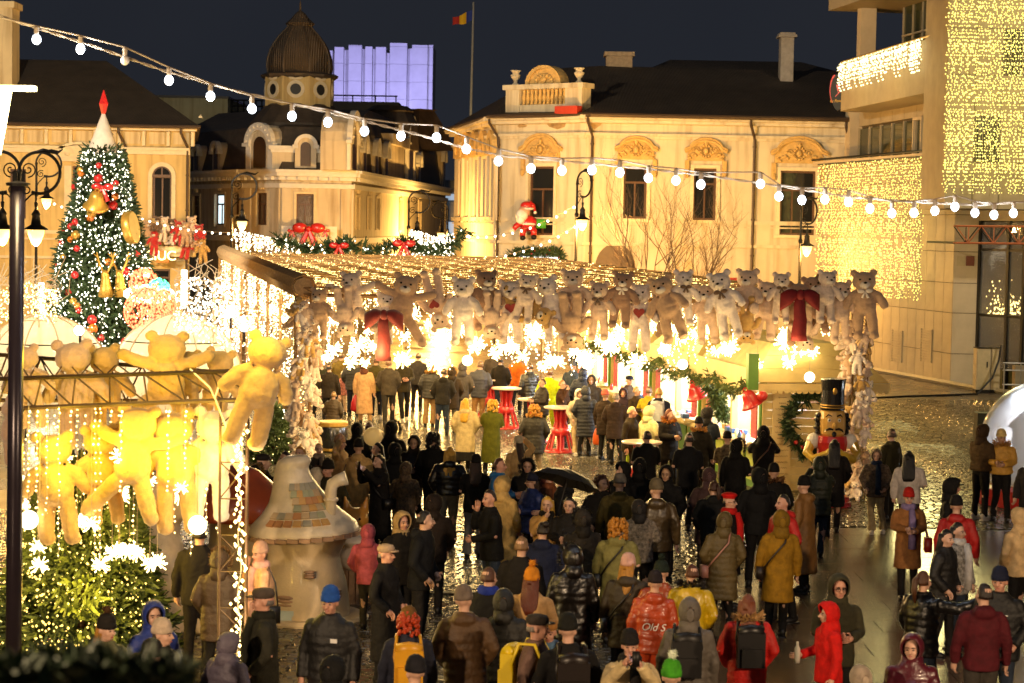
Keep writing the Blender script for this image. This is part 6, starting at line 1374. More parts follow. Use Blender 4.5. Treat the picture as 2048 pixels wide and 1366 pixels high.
# ================================================================== LED CURTAINS on the modern building
def curtain(M, x0, x1, zt, zb, n, label, m, seed, out=-.5, r=.022, step=.125, low=None):
    q = random.Random(seed); t = thing('light_curtain', label, 'light curtain', tuple(M @ Vector(((x0 + x1) / 2, out, zb)))); H = zt - zb; ms = [strand_mesh(H * f, step, r, m, q, .05, .008) for f in ((1, .985, .93, 1.0, .97, .90) if not low else low)]
    part('top_cable', MB().tube([(x0, out, zt), (x1, out, zt)], .03, 4), t, M, M_wiredark)
    for k in range(n):
        x = x0 + (x1 - x0) * (k + q.uniform(.2, .8)) / n; part('light_strand', q.choice(ms), t, M @ Matrix.Translation((x, out + q.uniform(-.06, .06), zt)))
    return t
M_led = mat('yellowish curtain light', (.9, .9, .5), emit=(1, .84, .20), es=2.3, sample=False)
xl, _ = on(MBAY, 1886, 200); zt = ZP(1960, -40, 68.5); zb = ZP(1960, 388, 68.5); curtain(MBAY, xl, xl + 4.2, zt, zb, 92, 'tall dense curtain of yellowish lights covering the bay of the modern building', M_led, 1, -.35)
a, _ = on(MW, 1654, 400); b, _ = on(MW, 1868, 400); curtain(MW, a, b, 8.42, 2.95, 98, 'wide curtain of yellowish lights hanging from the lower terrace behind the bears', M_led, 2, -.45)
P = [ME @ Vector((x, y - .1, 12.6)) for x, y in ((.05, .9), (.08, .45), (.3, .1), (.65, -.05), (3, -.05), (6, -.05), (9, -.05), (12, -.05))]; icicles(P, 120, 1.15, 'icicle lights along the upper curved terrace of the modern building', mat('white curtain light', (.9, .9, .7), emit=(1, .92, .50), es=3, sample=False), .033, 8)
for p, e in ((Vector((11.6, 56, 4.6)), 600), (Vector((10.6, 49, 4.6)), 600), (MW @ Vector((4, -2.2, 6)), 50), (MW @ Vector((8, -2.2, 5)), 50), (MBAY @ Vector((1.5, -2.2, 10)), 110), (MBAY @ Vector((2.2, -2.2, 14)), 110), (ME @ Vector((4, -1.4, 11.6)), 50), (ME @ Vector((9, -1.4, 11.8)), 50)): lamp('curtain_glow', p, e, (1, .84, .32), .8)
# ---- orange truss, cabinets, railing, cable, loudspeaker before the shop
D = 68; t = thing('orange_truss', 'orange and black box truss hung across the shop glass', 'truss', (GX(1990, D), D, ZP(1990, 485, D))); z0, z1 = ZP(1930, 486, D), ZP(1930, 452, D); mo = mat('orange painted truss', (.42, .12, .05), .5)
for dy in (0, .4): part('truss_side', truss_mesh((GX(1908, D) + (.0), D + dy, z0), (GX(2110, D), D + dy, z0 + .02), z1 - z0, 8, .035), t, None, mo if dy == 0 else M_iron)
m = MB()
for k in range(6): x = GX(1908 + k * 40, D); m.bar((x, D, z1), (x, D + .4, z1), .02); m.bar((x, D, z0), (x, D + .4, z0), .02)
part('cross_bars', m, t, None, mo)
part('support', MB().bar((GX(2100, D), D, 0), (GX(2100, D), D, z1), .05), t, None, M_iron); part('wall_bracket', MB().bar((GX(1912, D), D + .45, z0), (GX(1912, D), 73, z0), .04), t, None, M_iron)
D = 69.5
for k, (x0, x1) in enumerate(((1957, 1986), (1987, 2005))):
    a, b = GX(x0, D), GX(x1, D); z = ZP(x0, 697, D); t = thing('power_cabinet', '%s beige power cabinet beside the shop glass' % ('wide' if k == 0 else 'narrow'), 'cabinet', ((a + b) / 2, D, 0)); part('body', MB().bx(a, b - .01, D, D + .5, .12, z), t, None, M_clad2); part('plinth', MB().bx(a, b - .01, D + .02, D + .48, 0, .12), t, None, M_iron); part('door', MB().bx(a + .04, b - .05, D - .02, D, .2, z - .06), t, None, mat('cabinet door', (.55, .44, .27), .5)); part('roof', MB().bx(a - .01, b, D - .03, D + .53, z, z + .03), t, None, M_iron)
    if k == 0: part('lock', MB().bx(b - .16, b - .12, D - .04, D - .02, .9, 1.1), t, None, M_iron)
t = thing('metal_railing', 'grey metal railing right of the power cabinets', 'railing', (GX(2030, 69), 69, 0)); m = MB()
for px in (2013, 2046, 2090): m.bar((GX(px, 69), 69, 0), (GX(px, 69), 69, 1.1), .03, 6)
for z in (1.1, .85, .35): m.bar((GX(2010, 69), 69, z), (GX(2100, 69), 69, z), .025, 6)
part('bars', m, t, None, mat('galvanised steel', (.4, .38, .35), .4, .8)); t = thing('electric_box', 'small beige electric box behind the railing', 'box', (GX(2040, 70), 70, 0)); part('body', MB().bx(GX(2032, 70), GX(2060, 70), 69.8, 70.2, 0, .95), t, None, M_clad)
m = MB(); m.tube([W(2002, 690, 69.3), W(1998, 720, 69.2), W(1985, 755, 69), Vector((GX(1955, 69), 68.6, .04)), Vector((GX(1900, 68), 68, .03)), Vector((GX(1820, 67), 67.2, .03)), Vector((GX(1730, 66), 66, .03))], .035, 6); m.smooth = True; tag(m.build('black_cable', M_iron), 'thick black cable running from the cabinet across the cobbles', 'cable')
m = MB(); m.tube([Vector((GX(1740, 80), 80, .09)), Vector((GX(1850, 75), 75, .09)), Vector((GX(1960, 70.5), 70.5, .09)), Vector((GX(2060, 68), 68, .09))], .09, 4); tag(m.build('kerb', mat('pale kerb stone', (.33, .28, .20), .6)), kind='structure')
p = Gz(1968, 905); t = thing('loudspeaker', 'black loudspeaker box standing on the cobbles beside the snow globe', 'loudspeaker', (p.x, p.y, 0)); M = Matrix.Translation((p.x, p.y, 0)); part('cabinet', MB().bx(-.24, .24, -.22, .22, .02, 1.02), t, M, mat('black speaker wood', (.012, .012, .012), .6)); part('grille', MB().bx(-.21, .21, -.24, -.22, .06, .98), t, M, mat('black speaker mesh', (.02, .02, .02), .8, bump=.5)); part('handle', MB().bx(.24, .27, -.06, .06, .6, .75), t, M, M_iron)
# ================================================================== MUSHROOM HOUSE and neighbours
def mushroom():
    b = Gz(606, 1238); M = Matrix.Translation(b); D = b.y; t = thing('mushroom_house', 'pale plaster mushroom house with crooked hat roof, tile patches and bent stovepipe', 'fairytale house', tuple(b)); pl = mat('creamy painted plaster', (.60, .47, .30), .45, var=.16, scale=3, bump=.2, coat=.15); cap = mat('pale cap plaster', (.66, .56, .42), .42, var=.18, scale=3.5, bump=.25, coat=.2)
    m = MB(); m.smooth = True; m.lathe([(.62, 0), (.66, .08), (.64, .3), (.60, .55), (.52, .80), (.50, .92), (.56, 1.05), (.62, 1.18), (.60, 1.26)], n=28, sy=.9); part('body', remesh(m.mesh('w', []), .035, 3, mats=[pl]), t, M)
    m = MB(); m.smooth = True; Rg = []
    for r, z, dx in ((.60, 1.18, 0), (.72, 1.17, 0), (.78, 1.24, 0), (.74, 1.34, -.01), (.56, 1.50, -.03), (.42, 1.66, -.07), (.33, 1.84, -.12), (.26, 2.0, -.17), (.23, 2.12, -.18), (.24, 2.22, -.14), (.15, 2.29, -.10), (.03, 2.30, -.10)): Rg.append([(dx + r * math.cos(a), .9 * r * math.sin(a), z + .05 * r * math.cos(a) * 1.2) for a in np.linspace(0, 2 * PI, 33)[:-1]])
    m.rings(Rg); part('cap', remesh(m.mesh('w', []), .03, 3, mats=[cap]), t, M)
    br = mat('rim brick', (.36, .22, .13), .6, var=.2)
    for k in range(30):
        a = 2 * PI * k / 30; x, y = .77 * math.cos(a), .70 * math.sin(a); o = MB().box((0, 0, 0), (.155, .06, .055)).mesh('rim_brick', br) if k == 0 else o; part('rim_brick', o, t, M @ Matrix.Translation((x, y, 1.20 + .046 * math.cos(a))) @ Matrix.Rotation(a + PI / 2, 4, 'Z') @ Matrix.Rotation(-.06 * math.sin(a), 4, 'Y'))
    tc = [mat('tile ' + n, c, .5, var=.15, coat=.2) for n, c in (('terracotta', (.42, .20, .08)), ('grey', (.30, .28, .22)), ('ochre', (.52, .30, .10)), ('sage', (.32, .33, .22)), ('tan', (.45, .33, .20)))]; r9 = random.Random(2); prof = [(.74, 1.34, -.01), (.56, 1.50, -.03), (.42, 1.66, -.07), (.33, 1.84, -.12), (.26, 2.0, -.17)]
    tm = [MB().add([(-.055, -.02, -.05), (.055, -.02, -.05), (.05, -.012, .05), (-.05, -.012, .05), (-.055, .01, -.05), (.055, .01, -.05), (.05, .01, .05), (-.05, .01, .05)], [(0, 1, 2, 3), (4, 7, 6, 5), (0, 4, 5, 1), (1, 5, 6, 2), (2, 6, 7, 3), (3, 7, 4, 0)]).mesh('roof_tile', c) for c in tc]
    for row in range(6):
        u = row / 5; z = 1.42 + u * .46; k = max(i for i in range(4) if prof[i][1] <= z); f = (z - prof[k][1]) / (prof[k + 1][1] - prof[k][1]); rad_ = prof[k][0] + (prof[k + 1][0] - prof[k][0]) * f; dx = prof[k][2] + (prof[k + 1][2] - prof[k][2]) * f; sl = math.atan2(prof[k][0] - prof[k + 1][0], prof[k + 1][1] - prof[k][1])
        n = 7 if row < 2 else 5
        for c in range(n):
            a = -PI / 2 + (-.62 + c * .20 if row < 2 else .02 + c * .22) ; part('roof_tile', r9.choice(tm), t, M @ Matrix.Translation((dx + (rad_ + .005) * math.cos(a), .9 * (rad_ + .005) * math.sin(a), z + .05 * rad_ * math.cos(a))) @ Matrix.Rotation(a + PI / 2, 4, 'Z') @ Matrix.Rotation(-sl, 4, 'X') @ Matrix.Scale(1.05, 4))
    m = MB(); m.smooth = True; m.tube([(.38, -.25, 1.45), (.39, -.25, 1.85), (.41, -.25, 1.93), (.48, -.25, 1.98), (.60, -.25, 2.02)], [.085, .08, .085, .085, .10], 12); m.lathe([(.10, 1.70), (.105, 1.72), (.10, 1.74)], (.39, -.25, 0), 12); part('stovepipe', m, t, M, cap)
    for px, z, s in ((.14, .72, 1.0), (-.2, .34, 1.5), (.5, .42, 1.1)):
        a = math.asin(px / .62); m = MB(); m.smooth = True
        for k in range(3): m.ball((0, 0, (k - 1) * .035 * s), (.085 * s, .03, .022 * s), 10, 5)
        part('painted_stone', m, t, M @ Matrix.Translation((px, -.53 * math.cos(a) - .02, z)) @ Matrix.Rotation(-a * -1, 4, 'Z'), mat('brown relief stone', (.32, .20, .13), .6))
    m = MB(); m.box((0, 0, 0), (.26, .05, .14)); part('blue_sill', m, t, M @ Matrix.Translation((-.2, -.555, .15)), mat('pale blue relief', (.42, .50, .50), .5))
    m = MB(); m.lathe([(.9, 0), (.92, .05), (.85, .09)], n=28, sy=.85); part('plinth', m, t, M, pl)
mushroom()
def little_pot():
    b = Gz(712, 1205); M = Matrix.Translation(b); t = thing('mushroom_stool', 'small pale mushroom pot on a tree stump beside the mushroom house', 'garden figure', tuple(b)); m = MB(); m.smooth = True
    m.lathe([(.22, .50), (.27, .60), (.26, .72), (.19, .80), (.17, .84), (.24, .88), (.25, .93), (.15, .98), (.06, 1.0)], n=20); part('pot', m, t, M, mat('pale cap plaster'))
    wd = mat('carved bark', (.28, .17, .09), .7, var=.3, scale=10)
    part('stump', MB().lathe([(.26, 0), (.22, .06), (.21, .48), (.22, .5)], n=14), t, M, wd); pm = MB().box((0, 0, .25), (.075, .05, .5)).mesh('bark_strip', wd)
    for k in range(14): a = 2 * PI * k / 14; part('bark_strip', pm, t, M @ Matrix.Translation((.22 * math.cos(a), .22 * math.sin(a), 0)) @ Matrix.Rotation(a + PI / 2, 4, 'Z'))
    b = Gz(700, 1190) + Vector((0, .9, 0)); t = thing('fox_figure', 'orange fox figure with pointed ears peeping out behind the small mushroom pot', 'fox figure', tuple(b)); M = Matrix.Translation(b); of = mat('orange fox paint', (.55, .24, .03), .4, coat=.3); m = MB(); m.ball((0, 0, .45), (.24, .22, .45), 10, 8); m.ball((0, -.06, 1.0), (.21, .2, .19), 10, 8); m.tube([(0, -.2, .97), (0, -.36, .92)], [.1, .03], 7)
    for s in (-1, 1): m.tube([(s * .12, 0, 1.12), (s * .17, 0, 1.36)], [.09, .015], 6)
    part('body', remesh(m.mesh('w', []), .03, 2, mats=[of]), t, M)
    for s in (-1, 1): m = MB(); m.ball((s * .08, -.24, 1.04), .02, 6, 5); part('eye', m, t, M, M_eye)
little_pot()
def gnome_and_trunk():
    b = Gz(330, 1262); M = Matrix.Translation(b); t = thing('tree_trunk_figure', 'large pale lumpy tree trunk figure beside the lit fir hedge', 'garden figure', tuple(b)); m = MB(); r9 = random.Random(6)
    for k in range(16): z = k / 15 * 1.9; m.ball((.10 * math.sin(z * 3) - .05 * z, .05 * math.cos(z * 4), z), (.40 - .08 * math.sin(z * 1.6) + r9.uniform(-.04, .04), .34, .26), 12, 8)
    m.tube([(.25, -.1, .45), (.48, -.2, .25), (.55, -.25, .02)], [.16, .14, .13], 9); m.tube([(.0, 0, 1.6), (.35, -.05, 1.75), (.5, 0, 2.0)], [.22, .15, .12], 9); m.tube([(-.25, -.15, .3), (-.4, -.25, 0)], [.15, .14], 9)
    part('trunk', remesh(m.mesh('w', []), .04, 3, mats=[mat('painted pale bark', (.50, .40, .29), .5, var=.3, scale=3, bump=.5, bscale=9, coat=.15)]), t, M)
    b = Gz(430, 1255) + Vector((0, 2.2, 0)); M = Matrix.Translation(b); t = thing('gnome_house', 'red roofed white fairytale house behind the man in black', 'fairytale house', tuple(b)); m = MB(); m.smooth = True; m.lathe([(.45, 0), (.5, .3), (.42, .9), (.44, 1.25)], n=20); part('body', m, t, M, mat('creamy painted plaster')); m = MB(); m.smooth = True; m.lathe([(.80, 1.2), (.82, 1.28), (.62, 1.6), (.3, 1.88), (.04, 1.98)], n=22); part('roof', m, t, M, mat('orange red paint', (.42, .08, .025), .35, coat=.3))
    for a, z in ((-2.1, 1.5), (-1.2, 1.45), (-1.6, 1.72)): m = MB(); m.ball((.62 * math.cos(a) * (1.9 - z) / .5 * .9, .62 * math.sin(a) * (1.9 - z) / .5 * .9, z), (.13, .08, .11), 8, 6); part('white_dot', m, t, M, M_white)
gnome_and_trunk()
# fir trees with golden lights
def small_fir(px, py, top, rr_, label, n=2600, lights=420, D=None, lm=M_fair):
    b = Gz(px, py) if D is None else Vector((GX(px, D), D, 0)); H = ZP(px, top, b.y); t = thing('fir_tree', label, 'fir tree', tuple(b)); q7 = random.Random(px); q = []; lg = MB(); M = Matrix.Translation(b)
    rad = lambda z: rr_ * (1.0 - .72 * (z / H) ** 1.3)
    for k in range(n): z = .1 + q7.random() ** 1.2 * (H - .1); a = q7.uniform(0, 2 * PI); r = rad(z) * q7.uniform(.65, 1.05) * (1 + .1 * math.sin(a * 6 + z * 4)); q.append(((r * math.cos(a), r * math.sin(a), z), (math.cos(a), math.sin(a), q7.gauss(-.1, .5))))
    for k in range(lights): z = .1 + q7.random() ** 1.1 * (H - .1); a = q7.uniform(0, 2 * PI); r = rad(z) * q7.uniform(.85, 1.1); lg.octa((r * math.cos(a), r * math.sin(a), z), q7.uniform(.008, .017))
    m = MB(); tufts(m, q, .17, q7, 4); part('foliage', m.mesh('foliage', M_fir2, fix=False), t, M); part('trunk', MB().tube([(0, 0, 0), (0, 0, H * .9)], [.08, .02], 6), t, M, M_wood); o = part('fairy_lights', lg.mesh('fairy_lights', lm, fix=False), t, M); o['kind'] = 'stuff'
small_fir(165, 1310, 915, 1.08, 'broad fir tree with golden fairy lights under the near canopy', 4600, 2300, lm=mat('golden fairy light', (.9, .7, .3), emit=(1, .70, .16), es=3.6, sample=False)); small_fir(545, 925, 815, .55, 'small fir with fairy lights under the left bear post', 1200, 160)
for dx, z in ((.75, 1.9), (-.7, 1.7), (.2, 1.0)): lamp('fir_glow', Gz(180, 1310) + Vector((dx, -1.25, z)), 80, (1, .60, .08), .15)
# drum planter
p = Gz(665, 905); t = thing('drum_planter', 'black drum planter with gold zigzag rim at the foot of the left bear post', 'planter', (p.x, p.y, 0)); M = Matrix.Translation((p.x, p.y, 0)); m = MB(); m.smooth = True; m.lathe([(.30, .05), (.36, .2), (.38, .42), (.35, .62), (.34, .66)], n=22); part('drum', m, t, M, mat('black gloss paint', (.012, .012, .013), .22, coat=.5, var=0))
for z, a in ((.05, .33), (.64, .37)): m = MB(); m.lathe([(a - .02, z), (a, z + .02), (a, z + .09), (a - .02, z + .1)], n=22); part('rim', m, t, M, M_gold)
m = MB(); m.lathe([(.34, .72), (.36, .76), (.02, .80)], n=18); part('drum_skin', m, t, M, M_kcream)
# ================================================================== NEAR CANOPY, left foreground
ND = 22.6
def nw(px, py, d=0): return W(px, py, ND + d)
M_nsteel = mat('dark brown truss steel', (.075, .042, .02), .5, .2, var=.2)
nc = thing('near_canopy', 'near lattice canopy with yellow lit bears in the left foreground', 'canopy', (GX(250, ND), ND, 0))
A = [nw(-120, 700, 1.4), nw(491, 748, 1.4)]; B = [nw(-120, 762, 0), nw(491, 741, 0)]; Cc = [nw(-120, 822, 0), nw(572, 796, 0)]
A[1] = nw(488, 748, 1.2)
def web(a, b, c, d, n, r=.011):
    m = MB(); m.bar(a, b, .026, 5); m.bar(c, d, .026, 5)
    for k in range(n):
        p = a.lerp(b, k / n); q = c.lerp(d, (k + .5) / n); p2 = a.lerp(b, (k + 1) / n); m.bar(p, q, r, 4); m.bar(q, p2, r, 4)
    return m
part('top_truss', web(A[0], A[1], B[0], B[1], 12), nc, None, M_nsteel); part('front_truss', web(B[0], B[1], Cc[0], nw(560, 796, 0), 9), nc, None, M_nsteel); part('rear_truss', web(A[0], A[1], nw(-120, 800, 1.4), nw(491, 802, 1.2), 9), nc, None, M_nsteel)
x0, x1 = GX(443, ND), GX(497, ND); zt = nw(470, 800).z
pm = MB()
for x, y in ((x0, ND), (x1, ND), (x1 - .03, ND + .3)): pm.bar((x, y, 0), (x + (.0), y, zt), .016, 6)
z = .25; k = 0
while z < zt: pm.bar((x0, ND, z), (x1, ND, z), .008, 4); pm.bar((x0, ND, z), (x1, ND, min(z + .38, zt)) if k % 2 else (x1, ND, z - .3), .008, 4); pm.bar((x1, ND, z), (x1 - .03, ND + .3, z + .2), .007, 4); z += .42; k += 1
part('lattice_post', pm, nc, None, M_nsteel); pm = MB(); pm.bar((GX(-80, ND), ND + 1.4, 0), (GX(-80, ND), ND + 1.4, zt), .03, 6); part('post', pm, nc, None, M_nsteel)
hg = MB(); hg.tube([(x1 - .07 + .02 * math.sin(z * 9), ND - .04, z) for z in np.arange(.05, zt, .08)], .007, 4); hg.mi = 1; q5 = random.Random(4); z = .05
while z < zt: hg.octa((x1 - .08 + q5.gauss(0, .035), ND - .05 + q5.gauss(0, .02), z), q5.uniform(.013, .024)); z += .028
part('post_light_cord', hg.mesh('post_light_cord', [M_wire, M_fair], fix=False), nc)
for px, roll, py0, py1 in ((380, 0, 735, 790),):
    m = MB(); m.tube([nw(380, 738), nw(420, 775, -.05), nw(432, 800, -.05), nw(470, 900, -.03)], .012, 5); m.tube([nw(470, 735), nw(440, 765, -.05), nw(430, 795, -.06)], .012, 5); part('plastic_tie', m, nc, None, M_white)
nb_ = [(52, 715, 1.0, 'tan', 170, 'tan bear behind the truss next to the thick pole'), (150, 715, 1.3, 'tan', 180, 'large tan bear with its back to us behind the truss'), (212, 722, 1.1, 'honey', 178, 'honey bear with its back to us right of the large tan one'), (333, 695, 1.25, 'honey', 200, 'tall yellow lit bear whose head rises before the igloo'), (376, 722, .8, 'honey', 180, 'smallest yellow bear behind the truss'), (434, 726, 1.0, 'honey', 170, 'yellow lit bear left of the corner one'), (521, 703, 1.3, 'honey', 205, 'yellow lit bear at the corner of the near canopy with its legs dangling'), (110, 900, 1.3, 'honey', 180, 'yellow bear hanging under the near truss at the left'), (205, 880, 1.2, 'honey', 190, 'yellow bear hanging under the near truss beside the left one'), (268, 850, 1.35, 'honey', 175, 'big yellow bear hanging in the middle under the near truss'), (350, 860, 1.4, 'honey', 185, 'brightest yellow lit bear hanging under the near truss'), (425, 850, 1.35, 'cream', 180, 'pale yellow lit bear hanging beside the lattice post'), (20, 820, .7, 'tan', 120, 'tan bear tied to the thick dark pole')]
for k, (px, py, h, col, yaw, lab) in enumerate(nb_):
    p = nw(px, py, (.55 + .3 * (k % 3) if k < 7 else .12 + .12 * (k % 3)) if k != 12 else -1.9) - Vector((0, 0, .37 * h / 1.35)); 
    if k == 6: p = nw(px, py, -.35) - Vector((0, 0, .37 * h / 1.35))
    bear(p, col, lab, h, rr.uniform(-8, 8) if k != 6 else -14, yaw, 0, 'splay' if k in (3, 9) else 'hang', group='yellow lit bears on the near canopy', detail=(k == 12))
for k in range(30):
    px = rr.uniform(45, 420); py = rr.choice([915, 960, 985, 1010, 1040, 1105, 1120]) + rr.uniform(-12, 12); p = nw(px, py, rr.uniform(.0, .9)); flower(p, max(.3, zt - p.z), rr.uniform(.45, .7), 'flower shaped light under the near canopy, %s' % (lw := ('left above the lit fir' if px < 170 else 'above the middle of the lit fir' if px < 300 else 'near the pale trunk figure')), 'flower lights under the near canopy, ' + lw)
for k, (px, py) in enumerate(((58, 1040), (395, 1050))):
    p = nw(px, py, .1); t = thing('globe_light', ('crackle glass globe lamp at the left before the lit fir', 'crackle glass globe lamp left of the lattice post')[k], 'hanging light', tuple(p)); ob('globe', bbm, t); ob('wire', MB().tube([(0, 0, .1), (0, 0, zt - p.z)], .006, 3).mesh('wire', M_wire), t)
sm2 = [strand_mesh(1.0 + .25 * k, .07, .012, M_fair, rr, .008, .004) for k in range(4)]; lc2 = thing('near_light_curtain', 'strands of warm lights hanging from the near canopy', 'light curtain', tuple(nw(240, 830)))
for k in range(26): part('light_strand', rr.choice(sm2), lc2, Matrix.Translation(nw(46 + k * 15.5 + rr.uniform(-6, 6), 812, rr.uniform(-.1, .9))))
for px, py, d in ((110, 900, -.25), (230, 900, -.3), (340, 900, -.3), (430, 900, -.2), (330, 640, -.9), (520, 640, -.9), (200, 660, -.8)): lamp('near_canopy_lamp', nw(px, py, d), 30 if py > 800 else 44, (1, .68, .04), .12)
for z in (.9, 1.7, 2.6): lamp('cord_light', Vector((x1 + .12, ND - .25, z)), 34, (1, .74, .40), .1)
# ================================================================== umbrella, balloon, foreground twigs
p = Gz(1140, 942, 2.02); t = thing('black_umbrella', 'open black umbrella held in the middle of the crowd', 'umbrella', tuple(p)); M = Matrix.Translation(p) @ Euler((R(-14), R(16), 0)).to_matrix().to_4x4(); cl = MB(); n = 8; rs = []
for r, z in ((.02, .02), (.2, -.015), (.38, -.08), (.52, -.18)): rs.append([(r * math.cos(a) * (1 - .05 * (k % 2) * (r > .3)), r * math.sin(a) * (1 - .05 * (k % 2) * (r > .3)), z + .02 * (k % 2) * (r > .3)) for k, a in enumerate(np.linspace(0, 2 * PI, 17)[:-1])])
cl.rings(rs, False); part('cloth', cl, t, M, mat('black umbrella cloth', (.02, .018, .015), .4)); part('shaft', MB().tube([(0, 0, .08), (0, 0, -.75)], .012, 6), t, M, M_iron)
for k in range(8): a = 2 * PI * k / 8; part('rib', MB().tube([(.02 * math.cos(a), .02 * math.sin(a), .01), (.38 * math.cos(a), .38 * math.sin(a), -.09), (.53 * math.cos(a), .53 * math.sin(a), -.19)], .006, 4), t, M, M_iron)
p = W(746, 873, 36); t = thing('balloon', 'clear round balloon on a white stick with red handle', 'balloon', tuple(p)); m = MB(); m.smooth = True; m.ball(tuple(p), .175, 18, 12); part('skin', m, t, None, dome_mat('clear balloon film', (.75, .66, .45), .45)); q = Gz(746, 985, 1.1); q = Vector((p.x - .02, p.y, p.z - .72)); part('stick', MB().tube([p - Vector((0, 0, .17)), q], .012, 6), t, None, M_white); part('handle', MB().tube([q, q - Vector((0, 0, .34))], [.02, .024], 8), t, None, M_redp)
b = W(60, 1352, 5.0); t = thing('foreground_fir_twig', 'dark out of focus fir twigs in the bottom left corner', 'fir branch', tuple(b)); q = []; r1 = random.Random(3); wd = MB(); wd.tube([W(-60, 1365, 5), W(80, 1352, 5), W(240, 1352, 5), W(380, 1380, 5)], .012, 5)
for k in range(600): u = r1.random(); pp = W(-60 + 420 * u, 1365 - 22 * math.sin(u * PI) + r1.gauss(0, 6), 5 + r1.gauss(0, .06)); q.append((pp, (r1.gauss(0, 1), r1.gauss(0, 1), r1.gauss(.1, .7))))
m = MB(); tufts(m, q, .07, r1, 3); part('needles', m.mesh('needles', M_fir, fix=False), t); part('twig', wd, t, None, M_wood); part('stem', MB().tube([W(-60, 1365, 5), Vector((W(-60, 1365, 5).x - .3, 5, 0))], .02, 5), t, None, M_wood)
# ================================================================== PEOPLE
M_skin = [mat('skin ' + n, c, .5, var=.06, scale=9) for n, c in (('fair', (.56, .33, .23)), ('rosy', (.55, .28, .19)), ('tan', (.44, .26, .16)))]
M_dark = mat('dark eye and brow', (.03, .02, .015), .4, var=0); M_lip = mat('lips', (.38, .12, .10), .4, var=0)
ARMS = {  # per side (-1 = the person's right): elbow, wrist
 'down': [((-.27, .02, 1.14), (-.27, -.06, .90)), ((.27, .02, 1.14), (.27, -.06, .90))],
 'pocket': [((-.31, .05, 1.15), (-.20, -.11, .98)), ((.31, .05, 1.15), (.20, -.11, .98))],
 'front': [((-.26, -.02, 1.15), (-.07, -.29, 1.18)), ((.26, -.02, 1.15), (.09, -.27, 1.15))],
 'phone': [((-.27, -.20, 1.26), (-.08, -.36, 1.52)), ((.27, -.20, 1.26), (.09, -.36, 1.50))],
 'point': [((-.40, -.16, 1.34), (-.56, -.36, 1.46)), ((.27, .02, 1.14), (.22, -.14, .95))],
 'hold': [((-.27, .0, 1.14), (-.17, -.27, 1.12)), ((.27, .02, 1.14), (.27, -.06, .90))],
 'chin': [((-.24, -.16, 1.20), (-.05, -.17, 1.47)), ((.26, -.02, 1.15), (.02, -.25, 1.10))],
 'hat': [((-.36, -.06, 1.52), (-.16, -.06, 1.70)), ((.27, .02, 1.14), (.27, -.06, .90))]}
def limb(m, a, b, c, r, n=9, puff=0):
    a, b, c = Vector(a), Vector(b), Vector(c); pts = []; rs = []; N = 14
    for k in range(N + 1):
        u = k / N; p = (a * (1 - u) ** 2 + b * 2 * u * (1 - u) + c * u * u) * .35 + (a.lerp(b, u * 2) if u < .5 else b.lerp(c, u * 2 - 1)) * .65
        q = r[0] + (r[1] - r[0]) * min(u * 2, 1) if u < .5 else r[1] + (r[2] - r[1]) * (u * 2 - 1)
        pts.append(p); rs.append(q * (1 + puff * (abs(math.sin(u * N * .5 * PI)) - .5)))
    m.tube(pts, rs, n)
def legs(k): return {'stand': ((-.10, -.02), (.11, .03)), 'walk': ((-.09, -.24), (.09, .26)), 'shift': ((-.07, -.12), (.15, .06)), 'wide': ((-.15, .04), (.12, -.10))}[k]
PC = {}
